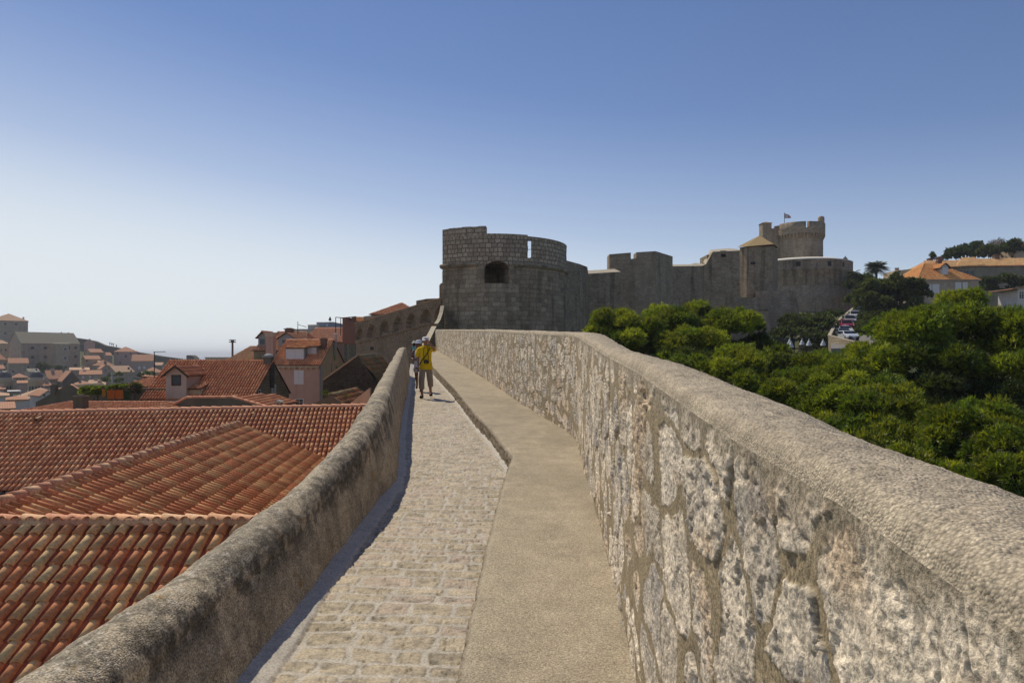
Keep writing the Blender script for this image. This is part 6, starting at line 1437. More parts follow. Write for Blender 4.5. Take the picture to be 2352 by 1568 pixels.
    window(rr, (X_(2346, Y), Y, Z_(678, Y)), 10 * Y / F, 16 * Y / F, 'glass4')
right_side()

# ------------------------------------------------------------------ foliage
def tufts(P, N, col, nb=4, ln=.25, wd=.03, spread=.6, seed=0, leafy=False):
    """P points, N directions; nb blades (triangles) per point"""
    rg = np.random.default_rng(seed); n = len(P)
    d = N[:, None, :] + rg.normal(0, spread, (n, nb, 3)); d /= np.linalg.norm(d, axis=2, keepdims=True) + 1e-9
    r = rg.normal(0, 1, (n, nb, 3)); s = np.cross(d, r); s /= np.linalg.norm(s, axis=2, keepdims=True) + 1e-9
    L = ln * rg.uniform(.6, 1.25, (n, nb, 1)); W = wd * rg.uniform(.7, 1.3, (n, nb, 1)); b = P[:, None, :] + rg.normal(0, ln * .15, (n, nb, 3))
    if leafy:
        V = np.stack([b - s * W, b + s * W, b + d * L], 2)
    else:
        V = np.stack([b - s * W, b + s * W, b + d * L], 2)
    V = V.reshape(-1, 3); Fq = np.arange(len(V)).reshape(-1, 3)
    c = np.repeat(col[:, None, :] * rg.uniform(.75, 1.3, (n, nb, 1)), 3, 1).reshape(-1, 3) if False else np.repeat((col[:, None, :] * rg.uniform(.75, 1.3, (n, nb, 1))).reshape(-1, 3), 3, 0)
    return V, Fq, c
def clump_points(C, Rr, dens, seed, low=-.35, shell=.35):
    """C centres (n,3), Rr radii (n,3), dens points per m2 of clump surface"""
    rg = np.random.default_rng(seed); PP, NN, ID = [], [], []
    for i, (c, r) in enumerate(zip(C, Rr)):
        a = 4 * math.pi * ((r[0] * r[1] * r[2]) ** (2 / 3)); m = max(12, int(a * dens))
        d = rg.normal(0, 1, (m, 3)); d /= np.linalg.norm(d, axis=1, keepdims=True); d = d[d[:, 2] > low - rg.uniform(0, .4, len(d))]
        k = 1 - shell * rg.random(len(d)) ** 2
        lump = 1 + .16 * np.sin(d[:, 0] * 7 + i) * np.sin(d[:, 1] * 6 + i * 2) + .10 * np.sin(d[:, 2] * 11 + i * 3)
        PP.append(c + d * r * (k * lump)[:, None]); nn = d * .9 + np.array([0, 0, .45]); NN.append(nn / np.linalg.norm(nn, axis=1, keepdims=True)); ID.append(np.full(len(d), i))
    return np.concatenate(PP), np.concatenate(NN), np.concatenate(ID)
GREENS = np.array([(0.185, 0.232, 0.020), (0.135, 0.188, 0.017), (0.25, 0.285, 0.024), (0.10, 0.148, 0.016), (0.205, 0.23, 0.025)])
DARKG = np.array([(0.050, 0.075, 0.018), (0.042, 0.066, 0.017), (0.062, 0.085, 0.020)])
def limb(mb, a, b, r0, r1, seed, n=6):
    rg = random.Random(seed); a, b = Vector(a), Vector(b); L = (b - a).length
    pts = [a.lerp(b, i / n) + Vector((rg.uniform(-1, 1), rg.uniform(-1, 1), rg.uniform(-.3, .3))) * L * .035 * (1 if 0 < i < n else 0) for i in range(n + 1)]
    mb.tube(pts, [lerp(r0, r1, i / n) for i in range(n + 1)], 7)
def tree(name, label, cat, crowns, base, seed, pal=GREENS, dens=44, sub_r=(.45, .85), nb=6, ln=.22, wd=.031, group=None, spread=.55, fill=1.0, trunk=None, trunk_r=.28, limbs=True):
    """crowns: (px, py, half-width px, half-height px, Y, half-depth m) boughs; each is filled with clumps of needles"""
    rg = np.random.default_rng(seed); C, Rr = [], []
    bx, by, bz = base
    root = thing(name, label, cat, base, 0, group)
    bough = []
    for (px, py, hw, hh, Y, hd) in crowns:
        c = np.array(at(px, py, Y)); R3 = np.array([hw * Y / F, hd, hh * Y / F]); bough.append((c, R3))
        vol = R3[0] * R3[1] * R3[2]; sr = sub_r[0] * .5 + sub_r[1] * .5
        m = max(3, int(fill * 2.6 * (R3[0] * R3[1] + R3[0] * R3[2] + R3[1] * R3[2]) / (sr * sr * 3.0)))
        d = rg.normal(0, 1, (m, 3)); d /= np.linalg.norm(d, axis=1, keepdims=True); d[:, 2] = np.where(d[:, 2] < -.45, -d[:, 2], d[:, 2])
        k = rg.uniform(.6, 1.04, (m, 1)); r_ = rg.uniform(*sub_r, m)
        r_ = np.minimum(r_, R3.min() * .75)
        p = c + d * np.maximum(R3 - r_[:, None] * .45, R3 * .25) * k
        C.append(p); Rr.append(np.stack([r_ * rg.uniform(.9, 1.25, m), r_ * rg.uniform(.9, 1.25, m), r_ * rg.uniform(.65, .95, m)], 1))
    C = np.concatenate(C); Rr = np.concatenate(Rr)
    P, N, I = clump_points(C, Rr, dens, seed + 1)
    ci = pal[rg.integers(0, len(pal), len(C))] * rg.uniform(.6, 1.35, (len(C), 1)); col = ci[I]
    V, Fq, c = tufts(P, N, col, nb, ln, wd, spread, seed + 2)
    part('crown', np_mesh('crown', V, Fq, c, None, False), MT['leaf'], root)
    mb = MB(); top = sum((Vector(b[0]) for b in bough), Vector()) / len(bough); b0 = Vector(base)
    tp = Vector(trunk) if trunk else Vector((lerp(bx, top.x, .6), lerp(by, top.y, .6), lerp(bz, top.z, .72)))
    limb(mb, b0, tp, trunk_r, trunk_r * .6, seed, 8)
    if limbs:
        for i, (c_, R3) in enumerate(bough): limb(mb, tp, Vector(c_) - Vector((0, 0, R3[2] * .2)), trunk_r * .5, trunk_r * .12, seed + i, 6)
        for i in rg.choice(len(C), min(len(C), 26), False):
            j = int(np.argmin([np.linalg.norm(C[i] - b_[0]) for b_ in bough])); limb(mb, bough[j][0], C[i], trunk_r * .16, trunk_r * .04, seed + 100 + int(i), 4)
    mb.add('trunk', MT['bark'], root)
    return root
def gz(x, y): return float(terrain(np.array([x]), np.array([y]))[0]) - .1
def T(label, crowns, dx=0, **kw):
    c = crowns[0]; x = X_(c[0], c[4]) + dx; y = c[4] + .8; return tree('pine_tree', label, 'tree', crowns, (x, y, gz(x, y)), kw.pop('seed'), **kw)
# left group of pines below the flanking tower
T('pine nearest the round bastion at the left end of the green group', [(1408, 748, 55, 34, 47, 3.0), (1372, 768, 34, 20, 46, 2.0), (1440, 792, 50, 30, 45, 2.2), (1425, 738, 34, 20, 48, 2.4)], seed=201)
T('pine with the highest tuft in front of the flanking tower', [(1535, 745, 62, 38, 50, 3.2), (1600, 722, 26, 24, 51, 2.0), (1490, 765, 46, 30, 48, 2.4), (1560, 800, 60, 34, 46, 2.4), (1515, 730, 35, 18, 51, 2.5)], seed=202)
T('pine at the right end of the green group, before the stone redoubt', [(1675, 750, 62, 38, 48, 3.0), (1722, 757, 26, 30, 48, 1.8), (1640, 790, 45, 28, 46, 2.2), (1680, 725, 40, 16, 49, 2.5), (1598, 773, 40, 24, 45, 2.0)], seed=203)
T('low bright pine bough rising over the parapet below the green group', [(1698, 830, 44, 32, 38, 2.0), (1640, 852, 50, 26, 37, 2.0), (1720, 852, 34, 30, 37, 1.8), (1580, 840, 40, 22, 38, 1.8), (1690, 872, 60, 26, 36, 2)], seed=204)
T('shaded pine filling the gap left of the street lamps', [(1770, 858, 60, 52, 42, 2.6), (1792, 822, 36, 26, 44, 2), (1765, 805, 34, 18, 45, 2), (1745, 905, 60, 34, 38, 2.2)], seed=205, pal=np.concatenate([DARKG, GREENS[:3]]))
T('pine with yellowish boughs just below the street lamps', [(1850, 858, 56, 40, 40, 2.4), (1902, 850, 40, 36, 40, 2), (1840, 890, 60, 36, 37, 2.2), (1878, 826, 28, 18, 42, 1.6), (1815, 925, 56, 34, 34, 2)], seed=206)
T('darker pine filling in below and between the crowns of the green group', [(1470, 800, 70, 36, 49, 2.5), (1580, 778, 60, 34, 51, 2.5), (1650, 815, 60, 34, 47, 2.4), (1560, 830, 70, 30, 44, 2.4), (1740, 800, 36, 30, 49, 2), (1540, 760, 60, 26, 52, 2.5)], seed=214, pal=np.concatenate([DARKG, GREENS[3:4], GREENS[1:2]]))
# the large right-hand pine
T('largest pine, spreading across the right edge above the parapet', [(2215, 756, 100, 54, 34, 3.2), (2085, 772, 78, 58, 34, 3.2), (2300, 775, 80, 70, 33, 3.0), (2222, 708, 50, 36, 36, 2.4), (2024, 838, 56, 42, 33, 2.4), (2140, 840, 110, 50, 32, 3.0), (2290, 860, 90, 50, 31, 2.8), (2335, 752, 34, 34, 35, 2)], dx=1.0, seed=207, sub_r=(.5, .9), trunk_r=.42)
T('bushy pine top between the street lamps and the largest pine', [(2012, 815, 44, 34, 38, 2.2), (1955, 876, 54, 42, 34, 2.2), (2010, 890, 50, 40, 31, 2), (1936, 838, 28, 22, 37, 1.6)], seed=208)
T('round clumped pine above the middle of the parapet top', [(1990, 950, 56, 44, 27, 1.8), (1930, 935, 48, 40, 28, 1.8), (2050, 935, 50, 46, 27, 1.8), (2020, 995, 60, 40, 25, 1.8), (1900, 900, 40, 30, 30, 1.6)], seed=209, sub_r=(.35, .6), ln=.2, dens=40)
T('pair of round pine clumps above the parapet near the right edge', [(2195, 985, 52, 50, 23, 1.5), (2255, 970, 48, 46, 23.5, 1.5), (2150, 1015, 34, 40, 22.5, 1.2), (2200, 1050, 70, 40, 22, 1.4), (2120, 1075, 60, 36, 22, 1.4), (2190, 1100, 70, 34, 21.5, 1.4)], seed=210, sub_r=(.3, .52), ln=.17, dens=52, wd=.03)
T('pine clump cut by the right edge just above the parapet', [(2325, 1035, 44, 46, 20, 1.3), (2345, 1150, 60, 40, 19, 1.2), (2260, 1140, 60, 36, 20, 1.3), (2290, 1085, 36, 40, 19.5, 1.1), (2352, 1085, 44, 44, 20, 1.2), (2250, 1105, 40, 30, 20, 1.1)], seed=211, sub_r=(.26, .45), ln=.15, dens=60, wd=.026)
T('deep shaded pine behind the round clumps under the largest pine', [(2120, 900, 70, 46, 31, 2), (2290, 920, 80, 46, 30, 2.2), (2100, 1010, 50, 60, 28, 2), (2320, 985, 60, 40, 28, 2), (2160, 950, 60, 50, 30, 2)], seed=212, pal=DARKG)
T('low pine bough hugging the parapet silhouette in the middle', [(1870, 940, 50, 34, 30, 1.8), (1790, 905, 50, 30, 33, 1.8), (1920, 980, 46, 26, 27, 1.5), (2080, 1050, 50, 28, 22, 1.2), (1990, 1010, 50, 24, 24, 1.2)], seed=213, sub_r=(.35, .6), ln=.2, dens=40)
# broadleaf and others further off
def B(name, label, crowns, seed, pal, **kw):
    c = crowns[0]; x = X_(c[0], c[4]); y = c[4]; return tree(name, label, 'tree' if 'tree' in name else name.split('_')[-1], crowns, (x, y, gz(x, y)), seed, pal, **kw)
ROUND = np.array([(0.070, 0.095, 0.028), (0.058, 0.080, 0.025), (0.085, 0.108, 0.030)])
B('round_tree', 'dense round dark green tree beside the parked cars', [(2048, 690, 80, 60, 108, 5.5), (2008, 738, 40, 50, 107, 3.5), (2080, 740, 50, 50, 108, 4.5), (1992, 772, 24, 34, 105, 2)], 221, ROUND, dens=11, sub_r=(.8, 1.3), nb=6, ln=.36, wd=.13, spread=.9)
for (lab, px, py, hw, hh, Y) in (('dark rounded tree under the palms beside the drum', 1985, 652, 26, 22, 150), ('dark clipped bush low against the drum wall', 1963, 665, 16, 22, 146), ('low dark bush on the slope right of the drum foot', 1968, 690, 20, 14, 140)):
    B('evergreen_tree', lab, [(px, py, hw, hh, Y, 3), (px + hw * .5, py + hh * .5, hw * .7, hh * .7, Y - 1, 2.5)], 230 + px, DARKG, dens=3.2, sub_r=(.9, 1.5), nb=6, ln=.5, wd=.2, spread=.9)
for (lab, px, py, hw, hh, Y) in (('grey green shrub at the foot of the redoubts', 1822, 742, 34, 22, 104), ('dark shrub mass right of the grey green one', 1866, 746, 36, 24, 106), ('brownish green shrub beside the road wall', 1893, 742, 22, 20, 104), ('low dark shrub left of the shrub row', 1795, 765, 26, 14, 100), ('trailing shrub above the ruined stones', 1850, 764, 34, 12, 99), ('shadowy shrub under the ruined stones', 1880, 785, 40, 20, 96)):
    B('slope_shrub', lab, [(px, py, hw, hh, Y, 2.5), (px - hw * .4, py + hh * .4, hw * .7, hh * .6, Y - 1, 2)], 240 + px, ROUND if 'grey' in lab or 'brown' in lab or 'trail' in lab else DARKG, dens=5, sub_r=(.6, 1.1), nb=6, ln=.38, wd=.13, spread=.9)
for (lab, px, py, hw, hh, Y, pl) in (('leftmost dark tree on the skyline above the long orange roof', 2200, 588, 26, 18, 182, DARKG), ('spiky topped tree on the skyline above the long orange roof', 2236, 580, 26, 22, 186, DARKG), ('rounded olive tree behind the chimney of the long orange roof', 2270, 585, 26, 20, 180, ROUND), ('dark shaggy tree at the right end of the skyline', 2323, 577, 18, 24, 176, DARKG), ('tree top at the far right edge of the skyline', 2352, 578, 16, 22, 190, ROUND)):
    B('hill_tree', lab, [(px, py, hw, hh, Y, 3.5), (px + hw * .3, py - hh * .4, hw * .5, hh * .6, Y, 2.5)], 260 + px, pl, dens=3, sub_r=(.8, 1.5), nb=6, ln=.55, wd=.2, spread=.9)
B('bare_tree', 'grey leafless looking tree on the skyline between the green ones', [(2290, 566, 20, 15, 188, 3)], 291, np.array([(0.16, 0.12, 0.105), (0.13, 0.10, 0.09)]), dens=2.0, sub_r=(.7, 1.2), nb=4, ln=.7, wd=.05, spread=.9)
B('cypress_tree', 'small dark cypress between two chimneys of the long orange roof', [(2143, 592, 5.5, 10, 176, .7), (2142, 584, 3, 6, 176, .4)], 292, DARKG, dens=9, sub_r=(.4, .6), nb=5, ln=.4, wd=.12)
B('garden_bush', 'leafy bush in front of the long stone building', [(2322, 645, 28, 20, 140, 2.5), (2340, 655, 20, 14, 140, 2)], 293, ROUND, dens=4.5, sub_r=(.7, 1.1), nb=6, ln=.42, wd=.16, spread=.9)
B('garden_bush', 'dark arched hedge between the villa and the leafy bush', [(2271, 650, 18, 14, 141, 2), (2268, 664, 20, 12, 141, 2)], 294, DARKG, dens=5, sub_r=(.7, 1.1), nb=6, ln=.42, wd=.16, spread=.9)
B('slope_shrub', 'dark shrub between the drum foot and the top of the road wall', [(1916, 722, 24, 10, 122, 2.5), (1890, 728, 22, 10, 118, 2)], 296, DARKG, dens=5, sub_r=(.6, 1.1), nb=6, ln=.38, wd=.13, spread=.9)
# vines on the pergola, garden greens in the far town
def shrub(name, label, cat, crowns, seed, pal, **kw):
    return tree(name, label, cat, crowns, tuple(at(crowns[0][0], crowns[0][1] + crowns[0][3] * 1.2, crowns[0][4])), seed, pal, limbs=False, trunk_r=.05, **kw)
VINE = np.array([(0.11, 0.15, 0.02), (0.085, 0.13, 0.018), (0.13, 0.165, 0.03)])
shrub('vine', 'bright green vine spilling over the top of the pergola', 'vine', [(276, 888.5, 26, 3.2, 57.5, 1.6), (222, 893, 34, 3.4, 57.5, 1.6)], 301, VINE, dens=40, sub_r=(.2, .4), nb=5, ln=.22, wd=.1, spread=.9)
shrub('vine', 'darker vine hanging down in front of the left part of the terrace', 'vine', [(216, 907, 12, 13, 57, .6), (193, 903, 8, 10, 57, .5), (236, 905, 6, 9, 57.4, .5)], 302, GREENS, dens=34, sub_r=(.25, .45), nb=5, ln=.22, wd=.1, spread=.9)
shrub('vine', 'brownish dry creeper at the right end of the pergola', 'vine', [(316, 889, 14, 9, 58, .8), (308, 900, 20, 9, 58, .6)], 303, np.array([(0.14, 0.11, 0.05), (0.10, 0.10, 0.04), (0.08, .1, .03)]), dens=26, sub_r=(.25, .45), nb=5, ln=.24, wd=.07, spread=.9)
for i, (lab, px, py, hw, hh, Y) in enumerate((('dark tree below the middle of the huge stone building', 100, 850, 17, 15, 300), ('dark shrub right of the dark tree by the huge stone building', 131, 847, 9, 7, 300), ('bright garden hedge left of the tall chimney above the vines', 243, 874, 10, 7, 225), ('garden hedge right of the tall chimney above the vines', 268, 874, 16, 6, 220), ('rounded garden tree below the bright slanting roof', 266, 862, 10, 8, 235), ('garden tree right of the bright slanting roof', 338, 861, 18, 7, 230))):
    shrub('garden_tree', lab, 'tree', [(px, py, hw, hh, Y, 2.5)], 310 + i, DARKG if i in (0, 1) else ROUND * 1.3, dens=2.2, sub_r=(.9, 1.5), nb=6, ln=.6, wd=.25, spread=.9)
Y = 150; r = thing('roof_chimney', 'tall thin round chimney rising above the vines', 'chimney', at(258, 895, Y)); mb = MB(); mb.tube([at(258, 905, Y), at(258, 860, Y)], .17, 8); mb.tube([at(258, 861, Y), at(258, 858, Y)], .3, 8); mb.add('shaft', MT['concrete'], r)
# weeds on the sagging roof
shrub('weed', 'tuft of yellow green weeds on the sagging red roof', 'weed', [(790, 913, 9, 5, 41.6, .3)], 330, np.array([(0.16, 0.15, 0.04), (0.09, 0.12, 0.03)]), dens=60, sub_r=(.15, .25), nb=5, ln=.2, wd=.02)
shrub('weed', 'yellowish weed at the foot of the black ruined gable', 'weed', [(748, 905, 6, 8, 44, .3)], 331, np.array([(0.16, 0.15, 0.04), (0.09, 0.12, 0.03)]), dens=60, sub_r=(.15, .25), nb=5, ln=.2, wd=.02)
# palms
def palm(label, px, pytop, pybase, Y, rad, n, seed, droop=1.0):
    rg = random.Random(seed); c = at(px, pytop, Y); b = at(px, pybase, Y); r = thing('palm_tree', label, 'palm', tuple(b)); mb = MB(); mb.tube([b, b.lerp(c, .5), c], [.32, .26, .24], 8); mb.add('trunk', MT['bark'], r)
    V, Fq, C = [], [], []
    for i in range(n):
        a = 2 * math.pi * i / n * 3.7 + rg.uniform(-.2, .2); el = rg.uniform(-.35, 1.25); d = Vector((math.cos(a), math.sin(a), 0)); L = rad * rg.uniform(.85, 1.1)
        m = 10; pts = []
        for k in range(m + 1):
            f = k / m; pts.append(c + d * (L * f * math.cos(el * (1 - f * .3))) + Vector((0, 0, L * (math.sin(el) * f - droop * .62 * f * f))))
        col = Vector((0.05, 0.065, 0.02)) * rg.uniform(.7, 1.3)
        for k in range(1, m):
            p = pts[k]; t_ = (pts[k + 1] - pts[k - 1]).normalized(); s = t_.cross(Vector((0, 0, 1))).normalized(); w = rad * .30 * math.sin(math.pi * (k / m) ** .8) + .05
            for sg in (-1, 1):
                for q in (0, .5):
                    o = p + (pts[k + 1] - p) * q; bb = len(V); V += [o - t_ * .05, o + t_ * .07, o + s * sg * w + t_ * w * .5 - Vector((0, 0, w * .35))]; Fq.append((bb, bb + 1, bb + 2)); C += [col] * 3
    part('crown', np_mesh('crown', V, Fq, C, None, False), MT['leaf'], r)
palm('bushy short palm nearest the drum wall', 1962, 629, 655, 150, 1.9, 46, 401, .9)
palm('large palm with arching fronds left of the villa', 2013, 615, 660, 158, 3.1, 84, 402, .75)
# ------------------------------------------------------------------ people
def skin(name, J, E, root, sub=2):
    me = bpy.data.meshes.new(name); ks = list(J); idx = {k: i for i, k in enumerate(ks)}
    me.from_pydata([J[k][:3] for k in ks], [(idx[a], idx[b]) for a, b in E], []); o = bpy.data.objects.new(name, me); COL.objects.link(o)
    m = o.modifiers.new('s', 'SKIN'); m.use_smooth_shade = True; m.branch_smoothing = .6
    for k in ks:
        sv = me.skin_vertices[0].data[idx[k]]; r = J[k][3]; sv.radius = (r, r) if not isinstance(r, tuple) else r; sv.use_root = (k == root)
    s = o.modifiers.new('u', 'SUBSURF'); s.levels = s.render_levels = sub
    dg = bpy.context.evaluated_depsgraph_get(); dg.update(); out = bpy.data.meshes.new_from_object(o.evaluated_get(dg)); out.name = name
    bpy.data.objects.remove(o); bpy.data.meshes.remove(me)
    out.polygons.foreach_set('use_smooth', np.ones(len(out.polygons), bool)); return out
def flatten(me, c, ax, k):
    n = len(me.vertices); a = np.zeros(n * 3, np.float32); me.vertices.foreach_get('co', a); a = a.reshape(-1, 3); return a
def hand(J, E, wrist, w, d, s, palm_n, curl=.35, pre='h'):
    """w wrist position, d direction of the hand, s towards the thumb side; five fingers"""
    w, d, s, n = Vector(w), Vector(d).normalized(), Vector(s).normalized(), Vector(palm_n).normalized()
    p = w + d * .045; J[pre + 'palm'] = (*p, .030); E.append((wrist, pre + 'palm'))
    k = w + d * .082; J[pre + 'kn'] = (*k, .030); E.append((pre + 'palm', pre + 'kn'))
    for i, (o, L) in enumerate(((.028, .068), (.009, .078), (-.010, .072), (-.028, .056))):
        a = k + s * o + d * .012; b = a + (d * math.cos(curl) + n * math.sin(curl)).normalized() * L * .55; c = b + (d * math.cos(curl * 2.2) + n * math.sin(curl * 2.2)).normalized() * L * .45
        for q, (v, r) in enumerate(((a, .0095), (b, .0085), (c, .0065))): J[f'{pre}f{i}{q}'] = (*v, r)
        E += [(pre + 'kn', f'{pre}f{i}0'), (f'{pre}f{i}0', f'{pre}f{i}1'), (f'{pre}f{i}1', f'{pre}f{i}2')]
    a = p + s * .032; b = a + (s * .6 + d * .8).normalized() * .036; c = b + (s * .2 + d + n * .3).normalized() * .028
    for q, (v, r) in enumerate(((a, .012), (b, .0105), (c, .008))): J[f'{pre}t{q}'] = (*v, r)
    E += [(pre + 'palm', pre + 't0'), (pre + 't0', pre + 't1'), (pre + 't1', pre + 't2')]
SKIN_M = m_plain('tanned_skin', (0.32, 0.165, 0.105), .55, 0, .08, 14); SKIN_D = m_plain('deep_tan_skin', (0.20, 0.095, 0.06), .55, 0, .08, 14)
def cloth(name, c, var=.16): return m_plain(name, c, .9, 0, var, 9)
def head_parts(root, c, fwd, tilt, hair, hat=None, glasses=False, long_hair=False, scale=1.0):
    """hair, cap, sun glasses as children; c centre of the skull"""
    f = Vector((fwd[0], fwd[1], 0)).normalized(); s = Vector((f.y, -f.x, 0)); c = Vector(c); u = Vector((0, 0, 1))
    mb = MB(); n = 18; P = []
    for i in range(9):
        th = i / 8 * math.pi * .62
        for k in range(n):
            a = 2 * math.pi * k / n; q = f * (math.cos(a) * math.sin(th)) + s * (math.sin(a) * math.sin(th)); front = math.cos(a) > .2
            thk = min(th, .95) if front else th
            q = f * (math.cos(a) * math.sin(thk) * .108) + s * (math.sin(a) * math.sin(thk) * .086) + u * (math.cos(thk) * .118)
            P.append(c + q * 1.03 - f * .006)
    V = [tuple(p) for p in P]; Fq = [[i * n + k, i * n + (k + 1) % n, (i + 1) * n + (k + 1) % n, (i + 1) * n + k] for i in range(8) for k in range(n)]
    mb.v, mb.f, mb.m, mb.sm = V, Fq, [0] * len(Fq), [True] * len(Fq)
    if long_hair: mb.tube([c - f * .07 + u * .02, c - f * .10 - u * .10, c - f * .095 - u * .22], [.075, .075, .045], 10)
    mb.add('hair', hair, root)
    if hat:
        mat, kind = hat; mb = MB()
        if kind == 'cap':
            mb.lathe((0, 0, 0), [(.099, 0), (.100, .028), (.090, .062), (.058, .086), (.001, .094)], 18)
            b = len(mb.v); pts = [Vector((math.cos(a) * .10 * 1.0, math.sin(a) * .09, 0)) for a in np.linspace(-1.1, 1.1, 9)]; out = [Vector((.10 + .085 * math.cos(a), math.sin(a) * .095, -.012)) for a in np.linspace(-1.35, 1.35, 9)]
            for i in range(8): mb.poly([pts[i], out[i], out[i + 1], pts[i + 1]], 0, True); mb.poly([pts[i + 1] - u * .008, out[i + 1] - u * .008, out[i] - u * .008, pts[i] - u * .008], 0, True); mb.poly([out[i], out[i] - u * .008, out[i + 1] - u * .008, out[i + 1]])
        else:
            mb.lathe((0, 0, 0), [(.20, -.03), (.198, -.022), (.13, .0), (.112, .01), (.108, .06), (.09, .10), (.05, .118), (.001, .122)], 20); mb.lathe((0, 0, 0), [(.20, -.03), (.13, -.008), (.1, 0)], 20)
        M = Matrix(((f.x, -s.x, 0, 0), (f.y, -s.y, 0, 0), (0, 0, 1, 0), (0, 0, 0, 1))); o = c + u * .035
        mb.v = [tuple(M @ Vector(v) + o) for v in mb.v]; mb.add('hat' if kind != 'cap' else 'cap', mat, root)
    if glasses:
        mb = MB()
        for sg in (-1, 1): mb.lathe((0, 0, 0), [(.001, 0), (.001, .001)], 3); q = c + f * .098 + s * sg * .036 + u * .005; mb.prism([q - s * .028 - u * .02, q + s * .028 - u * .02, q + s * .028 + u * .018, q - s * .028 + u * .018], f * .012)
        mb.add('sunglasses', MT['dark'], root)
def face_bits(J, E, c, f, head='head'):
    f = Vector((f[0], f[1], 0)).normalized(); s = Vector((f.y, -f.x, 0)); c = Vector(c)
    J['nose'] = (*(c + f * .108 - Vector((0, 0, .015))), .013); J['chin'] = (*(c + f * .062 - Vector((0, 0, .092))), .036)
    E += [(head, 'nose'), (head, 'chin')]
    for sg, k in ((-1, 'L'), (1, 'R')): J['ear' + k] = (*(c + s * sg * .086 - Vector((0, 0, .012))), .017); E.append((head, 'ear' + k))
def eyes_mouth(root, c, f):
    f = Vector((f[0], f[1], 0)).normalized(); s = Vector((f.y, -f.x, 0)); c = Vector(c); mb = MB()
    for sg in (-1, 1):
        q = c + f * .094 + s * sg * .034 + Vector((0, 0, .006)); mb.prism([q - s * .013 - Vector((0, 0, .005)), q + s * .013 - Vector((0, 0, .005)), q + s * .010 + Vector((0, 0, .006)), q - s * .010 + Vector((0, 0, .006))], f * .006)
    mb.add('eyes', MT['dark'], root); mb = MB(); q = c + f * .095 - Vector((0, 0, .058)); mb.prism([q - s * .024 - Vector((0, 0, .006)), q + s * .024 - Vector((0, 0, .006)), q + s * .02 + Vector((0, 0, .006)), q - s * .02 + Vector((0, 0, .006))], f * .006); mb.add('mouth', LIP, root)
LIP = m_plain('lips', (0.27, 0.09, 0.075), .5)
def squash(me, axis_y, k, zlo=None):
    a = np.zeros(len(me.vertices) * 3, np.float32); me.vertices.foreach_get('co', a); a = a.reshape(-1, 3); a[:, 1] = axis_y + (a[:, 1] - axis_y) * k; me.vertices.foreach_set('co', a.ravel()); me.update()

def slim(me):
    """a chest is flatter than it is wide"""
    a = np.zeros(len(me.vertices) * 3, np.float32); me.vertices.foreach_get('co', a); a = a.reshape(-1, 3)
    w = sstep(.17, .13, np.abs(a[:, 0])) * sstep(.70, .80, a[:, 2]) * sstep(1.49, 1.44, a[:, 2]) * (np.abs(a[:, 1]) < .2)
    a[:, 1] *= 1 - .42 * w; a[:, 0] *= 1 - .06 * w; me.vertices.foreach_set('co', a.ravel()); me.update(); return me
def torso(rings, sleeves=(), n=28, wav=.012, ph=0.0):
    """loose top: elliptical rings (z, x, y, rx, ry) and sleeve tubes, one mesh"""
    mb = MB(); R_ = []
    dense = []
    for i in range(len(rings) - 1):
        for k in range(4): dense.append([lerp(rings[i][q], rings[i + 1][q], k / 4) for q in range(5)])
    dense.append(list(rings[-1]))
    for z, x, y, rx, ry in dense:
        b = len(mb.v); R_.append(b)
        for k in range(n):
            a = 2 * math.pi * k / n; c, s = math.cos(a), math.sin(a); e = .82
            w = 1 + wav * math.sin(a * 7 + z * 9 + ph) * min(1, (1.5 - z) * 3) + wav * .8 * math.sin(a * 4 - z * 26 + ph)
            mb.v.append((x + rx * w * abs(c) ** e * (1 if c > 0 else -1), y + ry * w * abs(s) ** e * (1 if s > 0 else -1), z))
    for i in range(len(R_) - 1):
        for k in range(n): j = (k + 1) % n; mb.f.append([R_[i] + k, R_[i] + j, R_[i + 1] + j, R_[i + 1] + k]); mb.m.append(0); mb.sm.append(True)
    mb.f.append([R_[-1] + k for k in range(n)]); mb.m.append(0); mb.sm.append(True)
    mb.f.append([R_[0] + k for k in range(n)][::-1]); mb.m.append(0); mb.sm.append(False)
    for pts, rad in sleeves: mb.tube(pts, rad, 14)
    return mb
